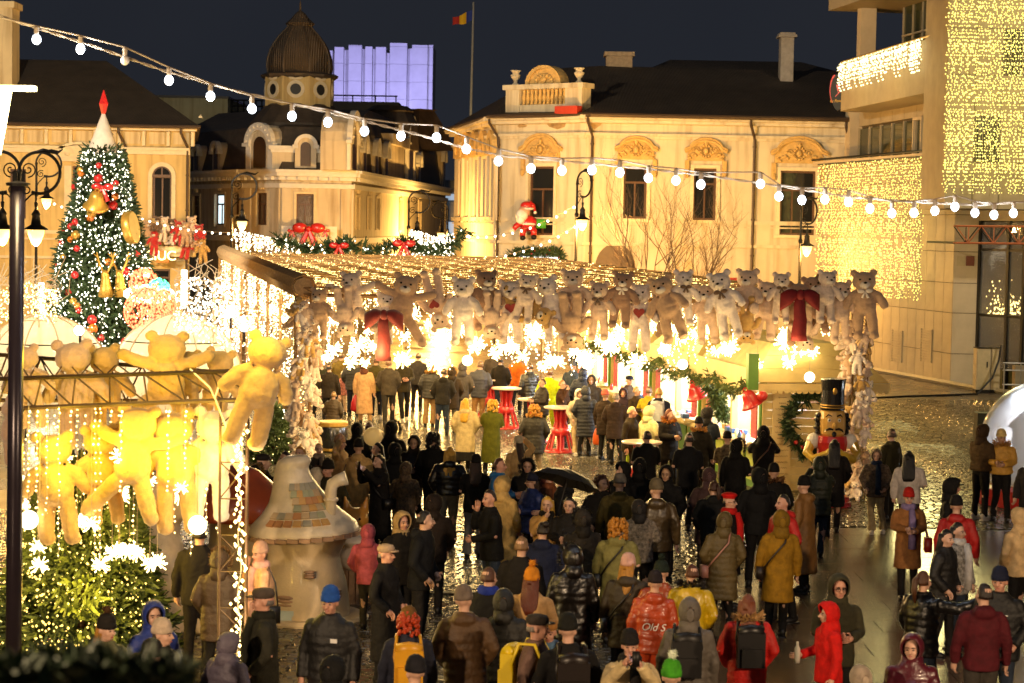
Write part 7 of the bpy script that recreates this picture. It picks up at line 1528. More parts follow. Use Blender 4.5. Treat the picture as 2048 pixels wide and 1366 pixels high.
def body_mesh(arms, lg, yaw):
    key = ('b', arms, lg, yaw)
    if key in PC: return PC[key]
    m = MB(); HM_ = Matrix.Translation((0, 0, 1.53)) @ Matrix.Rotation(R(yaw), 4, 'Z') @ Matrix.Translation((0, 0, -1.53)); h = MB(HM_)
    h.ball((0, .012, 1.665), (.076, .094, .086), 14, 10); h.ball((0, -.035, 1.612), (.060, .066, .075), 12, 9); h.ball((0, -.045, 1.562), (.046, .050, .036), 10, 7)
    h.tube([(0, -.094, 1.655), (0, -.125, 1.605), (0, -.10, 1.598)], [.012, .019, .014], 6)
    for s in (-1, 1): h.ball((s * .079, .012, 1.625), (.012, .022, .034), 6, 5); h.ball((s * .04, -.075, 1.605), (.024, .02, .022), 6, 5)
    m.tube([(0, .02, 1.40), (0, .012, 1.50), (0, .005, 1.58)], [.07, .055, .055], 10); m.ball((0, .01, 1.25), (.15, .09, .22), 12, 8); m.ball((0, .01, .98), (.14, .10, .16), 12, 8); b0 = len(m.v); m.add(h.v, h.f)
    (fl, fr) = legs(lg)
    for s, (fx, fy) in zip((-1, 1), (fl, fr)): m.tube([(s * .09, 0, .95), (s * .1, fy * .45, .5), (fx, fy, .08)], [.09, .058, .042], 8); m.ball((fx, fy - .06, .045), (.04, .11, .035), 8, 5)
    fing = MB(); fing.smooth = True
    for s, (e, w_) in zip((-1, 1), ARMS[arms]):
        e, w_ = Vector(e), Vector(w_); m.tube([(s * .17, 0, 1.41), e, w_], [.05, .04, .032], 8); d = (w_ - e).normalized(); pc = w_ + d * .05
        side = d.cross(Vector((s, .25, .1))).normalized(); pn = d.cross(side).normalized()
        m.tube([w_, pc, w_ + d * .095], [.03, .038, .034], 8)
        for k, L in enumerate((.062, .074, .07, .054)):
            o = w_ + d * .085 + side * (.030 - .02 * k); cu = pn * (.022 + .01 * (arms != 'down')) * s
            fing.tube([o - d * .02, o + d * L * .45 + cu * .35, o + d * L * .8 + cu * 1.2, o + d * L * .85 + cu * 2.1], [.0095, .009, .008, .006], 5)
        o = w_ + d * .03 + side * .032; fing.tube([o - side * .012, o + side * .03 + d * .025, o + side * .034 + d * .06 + pn * s * .012], [.012, .011, .008], 5)
    me = remesh(m.mesh('w', []), .0135, 2, .4); out = MB(); out.v = [tuple(v.co) for v in me.vertices]; out.f = [tuple(p.vertices) for p in me.polygons]; out.m = [0] * len(out.f); out.sm = [True] * len(out.f)
    out.add(fing.v, fing.f); out.sm[-len(fing.f):] = [True] * len(fing.f)
    f = MB(HM_); f.smooth = True
    for s in (-1, 1): f.ball((s * .031, -.0985, 1.637), (.0125, .007, .007), 6, 4); f.tube([(s * .014, -.104, 1.657), (s * .033, -.103, 1.661), (s * .052, -.088, 1.655)], .005, 4)
    n0 = len(out.f); out.mi = 1; out.add(f.v, f.f); f2 = MB(HM_); f2.ball((0, -.099, 1.572), (.022, .008, .008), 6, 4); out.mi = 2; out.add(f2.v, f2.f)
    r = out.mesh('person', [M_skin[0], M_dark, M_lip], fix=False); PC[key] = r; return r
CT = {'jacket': (.80, 0, 1.0), 'puffer': (.78, .065, 1.10), 'coat': (.52, 0, 1.0), 'lcoat': (.30, 0, 1.02), 'pcoat': (.50, .06, 1.10), 'crop': (.93, .065, 1.12), 'sweater': (.84, 0, .95), 'parka': (.64, .03, 1.08)}
def coat_mesh(typ, arms, hooddown):
    key = ('c', typ, arms, hooddown)
    if key in PC: return PC[key]
    hem, pf, fat = CT[typ]; m = MB(); Z = [hem, .92, 1.08, 1.28, 1.40, 1.455, 1.50, 1.535]; Wd = [.20 + (.06 if hem < .6 else .012) * (.92 - hem), .205, .188, .212, .205, .15, .095, .088]; Dp = [.155 + .05 * (.92 - hem), .155, .14, .148, .125, .105, .09, .085]
    rs = []; z = hem
    while z <= 1.535:
        w_ = np.interp(z, Z, Wd) * fat; d = np.interp(z, Z, Dp) * fat; q = 1 + pf * (abs(math.sin((z - hem) / .088 * PI)) - .6) if z < 1.44 else 1
        rs.append([(w_ * (q + pf * .5 * math.sin(a * 4 + z * 60)) * math.copysign(abs(math.cos(a)) ** .85, math.cos(a)), d * q * math.copysign(abs(math.sin(a)) ** .9, math.sin(a)) + .01, z) for a in np.linspace(0, 2 * PI, 25)[:-1]]); z += .022
    m.rings(rs)
    for s, (e, w_) in zip((-1, 1), ARMS[arms]):
        m.ball((s * .175 * fat, .005, 1.40), (.07 * fat, .075 * fat, .065), 8, 6); e, w_ = Vector(e), Vector(w_); limb(m, (s * .18, 0, 1.40), e, w_ + (w_ - e).normalized() * .02, [.078 * fat, .066 * fat, .054 * fat], 10, pf * 1.1)
    if hooddown: m.ball((0, .11, 1.46), (.125, .065, .075), 10, 7); m.ball((0, .08, 1.50), (.11, .06, .04), 10, 7)
    me = remesh(m.mesh('w', []), .0165, 2, .45)
    wrinkle(me, lambda c, o=Vector((len(PC), 0, 0)): mno.noise(c * 9 + o) * .009 + mno.noise(c * 21) * .004)
    me.name = 'coat'; PC[key] = me; return me
def trouser_mesh(lg, fl, skirt=False):
    key = ('t', lg, fl, skirt)
    if key in PC: return PC[key]
    m = MB(); m.ball((0, .01, .95), (.175, .125, .13), 12, 8)
    if skirt: m.lathe([(.24, .32), (.215, .6), (.175, .98)], n=18, sy=.8)
    for s, (fx, fy) in zip((-1, 1), legs(lg)): m.tube([(s * .085, .01, .95), (s * .092, fy * .25, .72), (s * .098, fy * .5 - .015, .48), (fx, fy * .8, .26), (fx, fy, .07)], [.105, .092, .070, .062 + fl * .4, .060 + fl], 11)
    me = remesh(m.mesh('w', []), .0165, 2, .4)
    wrinkle(me, lambda c: mno.noise(c * 14) * .007)
    me.name = 'trousers'; PC[key] = me; return me
def simple(key, f, name):
    if key not in PC: m = MB(); m.smooth = True; f(m); PC[key] = m.mesh(name, [])
    return PC[key]
def f_hood(m):
    Rg = []
    for y, rx, rz, zc in ((-.070, .088, .108, 1.640), (-.088, .096, .118, 1.642), (-.078, .106, .128, 1.643), (-.03, .118, .137, 1.645), (.04, .120, .138, 1.645), (.095, .098, .118, 1.64), (.135, .05, .075, 1.635)): Rg.append([(rx * math.cos(a), y + .03 * (1 - math.sin(a)) * (y < 0) * .5 - .035 * max(0, math.sin(a)) * (y < 0), zc + rz * math.sin(a) * (1.12 if math.sin(a) > 0 and y > -.05 else 1)) for a in np.linspace(0, 2 * PI, 21)[:-1]])
    m.rings(Rg, False); m.ball((0, .135, 1.635), (.05, .012, .075), 8, 6); m.tube([(0, .03, 1.42), (0, .035, 1.50), (0, .03, 1.56)], [.13, .115, .105], 14)
def f_fur(m):
    q = random.Random(1)
    for k in range(110): a = q.uniform(-.25 * PI, 1.25 * PI); p = Vector((.112 * math.cos(a), -.10 + q.gauss(0, .012), 1.645 + .135 * math.sin(a))); tufts(m, [(p, (math.cos(a), -.6, math.sin(a)))], .05, q, 3)
def f_furcol(m):
    q = random.Random(1)
    for k in range(150): a = q.uniform(0, 2 * PI); p = Vector((.13 * math.cos(a), .03 + .11 * math.sin(a), 1.50 + .02 * math.sin(a) + q.gauss(0, .02))); tufts(m, [(p, (math.cos(a), math.sin(a), .5))], .06, q, 3)
def f_beanie(m): m.lathe([(.086, 1.652), (.098, 1.655), (.099, 1.70), (.092, 1.705), (.089, 1.74), (.070, 1.785), (.035, 1.808), (.005, 1.812)], (0, .008, 0), 18, None, .98, 1.14)
def f_pom(m):
    q = random.Random(2); m.ball((0, .01, 1.845), .040, 10, 7); m.smooth = False
    for k in range(40): d = Vector((q.gauss(0, 1), q.gauss(0, 1), q.gauss(0, 1))).normalized(); tufts(m, [(Vector((0, .01, 1.845)) + d * .03, d)], .03, q, 2)
def f_cap(m): m.lathe([(.088, 1.675), (.100, 1.69), (.104, 1.725), (.085, 1.76), (.03, 1.775), (.003, 1.776)], (0, .0, 0), 18, None, .95, 1.12); m.slab([(.075 * math.cos(a), -.085 + .095 * math.sin(a)) for a in np.linspace(PI, 2 * PI, 10)], 1.683, 1.693)
def f_beret(m): m.ball((.02, .02, 1.735), (.118, .125, .045), 14, 8); m.lathe([(.088, 1.69), (.09, 1.715)], (0, .01, 0), 14, None, .95, 1.1)
def hair_cap(m, s=1.0):
    Rg = []
    for k in range(9):
        a = k / 8 * PI / 2; z = 1.605 + .158 * math.sin(a) * s; r = math.cos(a)
        Rg.append([((.087 * math.cos(t)) * max(r, .05) * s, (.103 * math.sin(t)) * max(r, .05) * s + .012 + (.045 * (1 - math.sin(a)) if math.sin(t) < 0 else 0), z + (.075 * (1 - math.sin(a)) * max(0, -math.sin(t)))) for t in np.linspace(0, 2 * PI, 17)[:-1]])
    m.rings(Rg, True)
def f_short(m): hair_cap(m)
def f_long(m):
    hair_cap(m, 1.04); Rg = []
    for z, w_, d, y in ((1.70, .092, .06, .045), (1.60, .104, .065, .05), (1.50, .108, .06, .075), (1.38, .112, .05, .115), (1.27, .108, .04, .135), (1.21, .085, .03, .14)): Rg.append([(w_ * math.cos(a) * (1 + .06 * math.sin(5 * a)), y + d * math.sin(a) * (1 + .12 * math.sin(7 * a + z * 20)), z) for a in np.linspace(0, 2 * PI, 25)[:-1]])
    m.rings(Rg)
def f_curly(m):
    q = random.Random(5); hair_cap(m, 1.05)
    for k in range(110):
        a = q.uniform(-.15 * PI, 1.15 * PI); z = q.uniform(1.50, 1.76); r = .115 - .05 * max(0, (z - 1.68) / .08); m.ball((r * math.cos(a), .025 + r * math.sin(a) * 1.0, z), q.uniform(.02, .034), 5, 4)
def f_pony(m): hair_cap(m, 1.02); m.tube([(0, .11, 1.69), (0, .15, 1.66), (0, .16, 1.55), (0, .14, 1.40)], [.03, .035, .035, .012], 8)
def f_bun(m): hair_cap(m, 1.02); m.ball((0, .10, 1.74), .045, 9, 7)
def f_scarf(m): m.lathe([(.10, 1.44), (.125, 1.47), (.125, 1.51), (.105, 1.545), (.085, 1.55)], (0, .005, 0), 16, None, 1, .98); m.tube([(.04, -.11, 1.48), (.05, -.155, 1.3), (.05, -.16, 1.05), (.05, -.155, .85)], [.045, .06, .06, .065], 8)
def f_glass(m):
    for s in (-1, 1): m.tube([(s * .034 + .024 * math.cos(a), -.112, 1.635 + .018 * math.sin(a)) for a in np.linspace(0, 2 * PI, 11)], .003, 4); m.tube([(s * .058, -.11, 1.638), (s * .08, -.02, 1.635)], .003, 4)
    m.tube([(-.01, -.112, 1.637), (.01, -.112, 1.637)], .003, 4)
HEADF = {'hood': f_hood, 'fur': f_fur, 'furcol': f_furcol, 'beanie': f_beanie, 'pom': f_pom, 'cap': f_cap, 'beret': f_beret, 'short': f_short, 'long': f_long, 'curly': f_curly, 'pony': f_pony, 'bun': f_bun, 'glasses': f_glass}
HNAME = {'fur': 'fur_trim', 'furcol': 'fur_collar', 'pom': 'pompom', 'short': 'hair', 'long': 'hair', 'curly': 'hair', 'pony': 'hair', 'bun': 'hair', 'glasses': 'glasses'}
CLOTH = {}
def cloth(hexc, fin='m'):
    k = (hexc, fin)
    if k not in CLOTH:
        c = srgb(hexc)[:3]; n = 'garment %s %s' % (hexc, {'m': 'wool', 's': 'shiny', 'q': 'down', 'p': 'patterned', 'h': 'hair'}[fin])
        if fin == 's': m = mat(n, c, .36, var=.2, scale=9, bump=.7, bscale=13, coat=.12)
        elif fin == 'q': m = mat(n, c, .62, var=.18, scale=10, bump=.5, bscale=24)
        elif fin == 'h': m = mat(n, c, .42, var=.35, scale=30, bump=.6, bscale=60, stretch=(3, 3, .35))
        elif fin == 'p':
            m = mat(n, c, .8, var=.85, scale=22, bump=.2)
        else: m = mat(n, c, .82, var=.26, scale=11, bump=.55, bscale=17); m.node_tree.nodes['Principled BSDF'].inputs['Specular IOR Level'].default_value = .25
        CLOTH[k] = m
    return CLOTH[k]
def dress(name, me, parent, m, M=None, lab=None):
    if not me.materials: me.materials.append(None)
    o = ob(name, me, parent, M); o.material_slots[0].link = 'OBJECT'; o.material_slots[0].material = m
    if lab: o['label'] = lab
    return o
def acc_mat(hexc, r=.5): return mat('accessory ' + hexc, srgb(hexc)[:3], r, var=.12)
def f_pack(m):
    m.smooth = False
    for b in ((.30, .13, .38, .17), (.22, .05, .20, .245)): m.box((0, b[3] + .05, 1.20 if b[0] > .25 else 1.12), (b[0], b[1], b[2]))
    m.smooth = True; m.tube([(-.13, .22, 1.39), (0, .22, 1.41), (.13, .22, 1.39)], .07, 8)
def f_straps(m):
    for s in (-1, 1): m.tube([(s * .11, .16, 1.10), (s * .15, .165, 1.30), (s * .125, .10, 1.50), (s * .12, -.06, 1.50), (s * .14, -.165, 1.30), (s * .17, -.10, 1.08)], .018, 5)
def f_bag(m): m.box((.30, -.02, .90), (.11, .26, .22)); m.tube([(.30, -.12, 1.0), (.22, -.08, 1.3), (.14, 0, 1.49), (.22, .07, 1.3), (.30, .09, 1.0)], .012, 5)
def f_cross(m): m.tube([(.22, .05, .95), (.10, .185, 1.15), (-.08, .18, 1.36), (-.125, .06, 1.49), (-.10, -.12, 1.42), (.08, -.18, 1.18), (.22, -.05, .95)], .013, 5); m.box((.245, .02, .92), (.09, .22, .17))
def f_phone(m): m.box((0, -.46, 1.60), (.075, .012, .15))
SCR = mat('lit phone screen', (.5, .6, .8), .2, emit=(.62, .74, 1), es=3, sample=False)
used_lab = set(); NP = [0]
def person(px, py, h, face, spec, coat, head, tr='100f10', x='', lab='', skin=0):
    """spec 'arms legs yaw'; coat 'type colour finish'; head pieces 'kind:colour+...' ; extras in x"""
    a = spec.split(); arms = a[0]; lg = a[1] if len(a) > 1 else ('stand', 'shift', 'stand', 'wide')[NP[0] % 4]; yaw = float(a[2]) if len(a) > 2 else (0, 0, 24, 0, -20)[NP[0] % 5]
    if arms == 'down' and NP[0] % 2 and 'bottle' not in x and 'sack' not in x: arms = 'pocket'
    p = Gz(px, py, h + .02); s = h / 1.75; t = ob('person', body_mesh(arms, lg, yaw)); t.location = (p.x, p.y, .014); t.rotation_euler = (R(rr.uniform(-1.5, 2.5)), R(rr.uniform(-2, 2)), R(face)); t.scale = (s * rr.uniform(.97, 1.05), s, s)
    tag(t, lab, 'person'); t.material_slots[0].link = 'OBJECT'; t.material_slots[0].material = M_skin[skin]; NP[0] += 1
    c = coat.split(); fin = c[2] if len(c) > 2 else 'm'; hooded = 'hood' in head; hd = (not hooded) and ('hd' in x)
    dress({'sweater': 'sweater', 'jacket': 'jacket', 'puffer': 'jacket', 'crop': 'jacket'}.get(c[0], 'coat'), coat_mesh(c[0], arms, hd), t, cloth(c[1], fin))
    skirt = 'skirt' in x; dress('skirt' if skirt else 'trousers', trouser_mesh(lg, .03 if 'wide' in x else 0, skirt), t, cloth(tr))
    sh = simple('shoe', lambda m: (m.ball((0, -.05, .05), (.052, .135, .05), 10, 6), m.ball((0, .03, .08), (.048, .06, .06), 8, 6), m.box((0, -.045, .012), (.10, .26, .024))), 'shoe')
    for fx, fy in legs(lg): dress('shoe', sh, t, acc_mat('c8c0b4' if 'ws' in x else '14110f'), Matrix.Translation((fx, fy, 0)))
    HMx = Matrix.Translation((0, 0, 1.53)) @ Matrix.Rotation(R(yaw), 4, 'Z') @ Matrix.Translation((0, 0, -1.53))
    for q in head.split('+'):
        k, _, col = q.partition(':')
        if k == 'bald': continue
        col = col or c[1]; f = 'h' if k in ('short', 'long', 'curly', 'pony', 'bun', 'fur', 'furcol') else (fin if k == 'hood' else 'm')
        HA = Matrix.Translation((0, .012, 1.60)) @ Matrix.Diagonal((.92, .92, .90, 1)) @ Matrix.Translation((0, -.012, -1.60)) if k in ('short', 'long', 'pony', 'curly') and any(z in head for z in ('beanie', 'cap', 'beret')) else Matrix.Identity(4)
        dress(HNAME.get(k, k), simple(k, HEADF[k], k), t, cloth(col, f), HMx @ HA if k != 'furcol' else None)
    for q in x.split():
        k, _, col = q.partition(':')
        if k == 'scarf': dress('scarf', simple('scarf', f_scarf, 'scarf'), t, cloth(col))
        if k == 'vest': pass
        if k in ('pack', 'bag', 'cross', 'phone', 'bottle', 'sack'):
            Mw = Matrix.Translation(t.location) @ Matrix.Rotation(R(face), 4, 'Z') @ Matrix.Diagonal((s, s, s, 1)); who = lab.split(' ', 1)[1] if False else lab
            n, f = {'pack': ('backpack', f_pack), 'bag': ('shoulder_bag', f_bag), 'cross': ('crossbody_bag', f_cross), 'phone': ('phone', f_phone), 'bottle': ('bottle', None), 'sack': ('carrier_bag', None)}[k]
            short = ' '.join(w_ for w_ in lab.split()[:10]); cn = {'pack': 'backpack', 'bag': 'handbag', 'cross': 'bag', 'phone': 'phone', 'bottle': 'bottle', 'sack': 'bag'}[k]
            if k == 'phone':
                b = ob('phone', simple('phone', f_phone, 'phone'), None, Mw if arms == 'phone' else Mw @ Matrix.Translation((0, .09, -.38))); b.data.materials.clear() if not b.data.materials else None
                if not b.data.materials: b.data.materials.append(M_iron)
                so = part('screen', simple('pscreen', lambda m: m.box((0, -.4525, 1.60), (.066, .003, .135)), 'screen'), b, Mw if arms == 'phone' else Mw @ Matrix.Translation((0, .09, -.38))) if False else ob('screen', simple('pscreen', lambda m: m.box((0, -.4525, 1.60), (.066, .003, .135)), 'screen'), b)
                if not so.data.materials: so.data.materials.append(SCR)
                tag(b, 'lit phone held by ' + short, 'phone')
            elif k in ('pack', 'bag', 'cross'):
                b = dress(n, simple(k, f, n), None, acc_mat(col, .4), Mw); tag(b, ('%s worn by ' % cn) + short, cn)
                if k == 'pack': dress('straps', simple('straps', f_straps, 'straps'), b, acc_mat(col, .5))
            else:
                w_ = Vector(ARMS[arms][1][1] if k == 'sack' else ARMS[arms][0][1])
                if k == 'bottle': me = simple('bottle', lambda m: m.lathe([(.035, -.02), (.037, .02), (.037, .15), (.015, .20), (.015, .24)], n=10), 'bottle'); b = dress('bottle', me, None, acc_mat(col, .15), Mw @ Matrix.Translation(w_ + Vector((0, -.08, -.08 if arms != 'down' else -.34))))
                else: me = simple('sack', lambda m: (m.lathe([(.10, -.50), (.14, -.45), (.13, -.25), (.08, -.12), (.02, -.03)], n=12, sy=.6)), 'carrier_bag'); b = dress('carrier_bag', me, None, acc_mat(col, .4), Mw @ Matrix.Translation(w_ + Vector((0, -.02, -.04))))
                tag(b, ('%s held by ' % cn) + short, cn)
    return t
def print_on(o, txt, z, y, size, m, rot=0):
    M = Matrix.Translation((0, y, z)) @ Matrix.Rotation(PI if y > 0 else 0, 4, 'Z') @ Matrix.Rotation(PI / 2, 4, 'X'); ob('lettering' if txt != '-' else 'chest_mark', text_mesh(txt, size, .002, m, .3) if txt != '-' else MB().bx(-.03, .03, -.012, .012, 0, .004).mesh('chest_mark', m), o, M)
P_ = person; K = '161311'; NV = '10131f'; OL = '2e2a15'; BR = '2c1c10'; GY = '37322c'; JN = '2a3342'; LJ = '6d6c68'
BL = 'a8741f'; DH = '140c08'; AU = '5a2410'; BH = '2e180b'; GH = '8a8078'
# ---- front left, below the near canopy
P_(398, 1052, 1.78, 180, 'down', 'jacket %s' % K, 'short:' + DH, K, '', 'man in black with his back turned under the glass globe lamp')
P_(437, 1104, 1.62, 180, 'pocket', 'parka 3b2a19 q', 'hood+fur:6b4a22', K, '', 'woman in brown hooded parka seen from behind at the lattice post')
P_(533, 1090, 1.62, -70, 'chin', 'jacket c79a78', 'beanie:b58f7c', BR, 'bag:%s scarf:c79a90' % K, 'woman in peach jacket and pale beanie before the mushroom house', 1)
P_(526, 1180, 1.78, -80, 'pocket', 'jacket 2a281d', 'cap:4a3f36+short:6b635c', GY, 'scarf:1c1c12', 'man in flat cap and dark green scarf looking left by the post', 1)
P_(309, 1208, 1.70, 40, 'pocket', 'puffer 1a2f7a q', 'hood', K, '', 'person in bright blue hooded jacket left of the post')
P_(326, 1246, 1.66, 70, 'down', 'jacket 14120f', 'beanie:b9a58e+short:%s' % BH, K, '', 'person in cream beanie looking right at the bottom left')
P_(315, 1286, 1.68, 75, 'down', 'jacket 17130e', 'beanie:1d1a17', K, '', 'person in dark knit beanie looking right at the bottom left', 1)
P_(287, 1316, 1.68, 80, 'down', 'jacket 1b170d', 'beanie:332b1a', K, '', 'person in olive brown beanie lowest at the bottom left', 1)
P_(200, 1236, 1.64, 50, 'down', 'jacket 7a7a58', 'beanie:1d1813+pom:4a3018+long:' + BL, K, '', 'blonde woman in dark pompom beanie and pale green jacket at left')
P_(448, 1271, 1.45, 150, 'down', 'puffer 4c4554 q', 'hood:5a5260', K, '', 'child in lilac grey hooded puffer behind the lattice post')
o_ = P_(661, 1178, 1.80, -12, 'down', 'puffer 100e0d q', 'beanie:1e4a96', K, '', 'man in blue beanie and black down jacket facing us', 1); ob('chest_mark', MB().bx(-.035, .035, -.02, .02, 0, .004).mesh('chest_mark', M_white), o_, Matrix.Translation((.10, -.185, 1.30)) @ Matrix.Rotation(PI / 2, 4, 'X'))
P_(778, 1090, 1.66, 65, 'down', 'lcoat %s' % K, 'cap:a2896f+short:%s' % GH, K, '', 'old woman in long black coat and pale peaked hat', 1)
P_(839, 1021, 1.84, 75, 'pocket', 'jacket 0e0e10', 'short:' + DH, K, 'hd', 'tall dark haired young man in black jacket looking right')
P_(802, 1028, 1.70, 30, 'pocket', 'jacket 17120d', 'hood:9c8259', K, '', 'man with sand coloured hood behind the tall young man', 1)
P_(865, 993, 1.68, 175, 'pocket', 'jacket 1e140d', 'hood', K, '', 'person in dark brown hooded jacket right of the tall young man')
P_(741, 1053, 1.42, 170, 'down', 'jacket b0525c', 'hood', GY, '', 'child in pink hood behind the small mushroom pot')
P_(817, 1223, 1.64, 185, 'down', 'jacket 252735', 'beanie:6b4a1e+curly:b23a0e', NV, 'pack:c8901a', 'red haired woman in olive beanie with yellow backpack straps')
P_(819, 1319, 1.66, 180, 'down', 'jacket %s' % K, 'beanie:17161c', K, '', 'person in dark navy beanie at the bottom edge below the redhead')
P_(676, 1319, 1.62, 160, 'down', 'jacket 0e0d0c', 'hood', K, '', 'person in black hood at the bottom edge left of the redhead')
P_(939, 1179, 1.76, 182, 'pocket', 'puffer 4a3216 q', 'beanie:6a5d52', JN, 'hd', 'man in brown quilted jacket and mottled beanie seen from behind')
P_(761, 910, 1.66, -50, 'phone stand', 'lcoat %s' % K, 'long:' + DH, K, 'phone cross:%s' % K, 'dark haired woman in long black coat taking a photo beside the balloon')
P_(810, 927, 1.52, 170, 'down', 'coat 4a3a28 p', 'hood', K, '', 'girl in patterned brown hooded coat beside the balloon woman')
P_(717, 882, 1.72, 165, 'down', 'coat c09a60', 'beanie:15110e', JN, 'hd bag:6b4a2a', 'woman in camel hooded coat and black cap seen from behind')
P_(682, 873, 1.68, 70, 'hat', 'jacket c3a06a', 'beanie:b98f6a+long:%s' % DH, K, '', 'woman in cream jacket with hand on her beige beanie')
P_(658, 925, 1.74, -10, 'pocket', 'jacket 2b2716', 'beanie:17130f', K, '', 'man in dark beanie facing us behind the stovepipe', 1)
P_(632, 940, 1.62, 160, 'down', 'jacket 9c8a70', 'hood:c8b89a+fur:5a3416', K, '', 'person in pale hood with brown fur behind the stovepipe')
P_(580, 903, 1.78, -60, 'down', 'jacket 0f0d0c', 'short:' + DH, K, '', 'dark haired man in black looking left behind the mushroom cap', 2)
P_(602, 893, 1.66, -40, 'down', 'jacket 15120f', 'long:' + BL, K, '', 'blonde woman behind the dark haired man at the mushroom house')
P_(643, 886, 1.55, 10, 'pocket', 'jacket 2a251f', 'short:b08a4a', K, 'scarf:807060', 'fair haired child facing us left of the camel coat')
P_(524, 910, 1.78, 130, 'down', 'jacket 17140f', 'cap:1f1a16+short:%s' % BH, K, '', 'man in dark cap and coat looking right beside the lattice post')
P_(505, 935, 1.66, 150, 'down', 'parka 241d12', 'hood+fur:7a5a22', K, '', 'person in dark parka with golden fur hood beside the lattice post')
P_(756, 886, 1.66, -60, 'down', 'jacket 120f0d', 'long:' + DH, K, '', 'dark haired woman looking left behind the balloon')
P_(785, 890, 1.70, 180, 'down', 'jacket 0b0a0a', 'hood', K, '', 'person in black hood right of the balloon')
P_(824, 873, 1.68, -8, 'front', 'jacket 17100b', 'hood:1d140d', K, 'phone', 'young woman in dark brown hood looking down at her phone', 2)
P_(869, 866, 1.80, 175, 'pocket', 'jacket 0a0909', 'curly:0f0a07', K, '', 'tall person in black with curly dark hair seen from behind')
P_(895, 895, 1.72, 182, 'pocket walk', 'crop 100e0d s', 'long:c4963a', '716a5c', 'hd wide', 'blonde woman in short black puffer and grey flared jeans')
P_(950, 914, 1.68, 180, 'front', 'jacket 0f0d0c', 'beanie:14110f+long:%s' % BH, LJ, 'wide', 'long haired girl in black jacket and pale jeans seen from behind')
P_(713, 849, 1.72, 170, 'down', 'jacket 0c0b0a', 'hood', K, '', 'person in black hood in front of the walking couple')
P_(740, 843, 1.70, 160, 'down', 'jacket 1a1512', 'short:5a2c12', K, '', 'brown haired head between two black hoods')
P_(776, 846, 1.78, 178, 'down', 'jacket 0a0908', 'hood+fur:15110d', K, '', 'tall person with black fur edged hood above the balloon')
# ---- centre
P_(1001, 917, 1.74, 65, 'front', 'jacket 1c5f96 q', 'short:4a2c16', K, 'hd', 'man in sky blue jacket looking right', 1)
P_(1012, 956, 1.74, 140, 'down', 'lcoat c2a060', 'hood', BR, '', 'tall person in cream hooded long coat seen from behind')
P_(990, 980, 1.80, -70, 'chin', 'jacket 0f0e0d', 'short:2a1a10', JN, 'ws', 'stocky man in black jacket with cropped hair looking left', 1)
P_(1054, 919, 1.66, -5, 'pocket', 'parka 0d0b0b', 'hood+fur:1a120d', K, 'scarf:14110f', 'woman in black fur hood and covered chin facing us')
P_(1065, 949, 1.64, -55, 'front', 'puffer 14275c q', 'beanie:15182c+long:%s+glasses:%s' % (BH, K), K, '', 'woman in navy beanie and glasses in blue jacket')
P_(1097, 940, 1.68, 35, 'down', 'jacket 4a2a18', 'long:%s' % AU, K, 'scarf:6a3a20', 'auburn haired woman beside the black umbrella')
P_(1125, 943, 1.78, -75, 'hold', 'jacket 0d0c0c', 'short:' + DH, K, 'hd', 'dark haired man in profile under the black umbrella')
P_(1204, 953, 1.66, 10, 'pocket', 'jacket 120f0d', 'curly:4a2612', K, '', 'woman with curly brown hair right of the umbrella')
P_(1234, 953, 1.76, 180, 'down', 'sweater 3a3210', 'beanie:5c564e', K, 'hd', 'man in grey ribbed beanie and olive hoodie seen from behind')
P_(1241, 927, 1.70, -40, 'pocket', 'jacket 0c0a0a', 'hood', K, '', 'young person in black hood turned left')
P_(1275, 921, 1.76, 175, 'pocket', 'jacket 0a0909', 'hood', K, '', 'tall person in black hood seen from behind at mid crowd')
P_(1330, 934, 1.74, -15, 'pocket', 'parka 0c0b0b', 'hood', K, '', 'bearded man in black hood facing us', 2)
P_(1319, 964, 1.84, 180, 'down', 'jacket 43351f s', 'beanie:5f5440', K, 'hd', 'tall man in taupe beanie and brown waxed jacket seen from behind')
P_(1283, 1004, 1.56, 182, 'down', 'puffer 6a6054 p', 'hood:1c1816', K, '', 'child in grey patterned jacket beside the waxed jacket')
P_(1088, 993, 1.66, 8, 'chin', 'coat b48848', 'long:c89a3a', K, 'scarf:15110e', 'blonde woman in camel coat with gloved hand at her mouth')
P_(1140, 995, 1.68, -12, 'front', 'coat 14110f', 'long:0f0a08', K, 'phone', 'woman with long black hair in black coat facing us')
P_(1171, 1023, 1.68, 185, 'front', 'parka 2c261f', 'hood+fur:0d0b0a', K, '', 'woman in charcoal parka with black fur hood seen from behind')
P_(1082, 1045, 1.68, 178, 'pocket', 'jacket 151b33', 'bun:1a0e08', K, 'hd', 'dark haired woman in navy jacket seen from behind')
P_(1038, 1075, 1.76, 160, 'down', 'jacket 15100c', 'short:7a5a38', K, '', 'man with cropped fair hair in dark coat turned away')
P_(967, 1136, 1.72, 165, 'down', 'jacket 12110f', 'short:4a2a18', K, 'scarf:1c2f86', 'short haired person with bright blue collar seen from behind')
P_(1012, 1186, 1.66, 178, 'down', 'puffer 15130c q', 'hood', K, '', 'person in dark green quilted hooded jacket by the pompom woman')
P_(1056, 1141, 1.66, 170, 'down', 'jacket b08a5a', 'beanie:c07818+pom:c07818+long:%s' % AU, K, '', 'woman in mustard pompom hat and cream jacket')
P_(1147, 1097, 1.74, 180, 'down', 'pcoat 120d0a s', 'hood+fur:0f0c0a', K, '', 'woman in long glossy black puffer with hood up')
P_(1234, 1037, 1.70, 172, 'hold', 'coat 767040', 'curly:b5761f', BR, 'hd cross:%s' % K, 'woman with blonde curls in pale green coat and black strap')
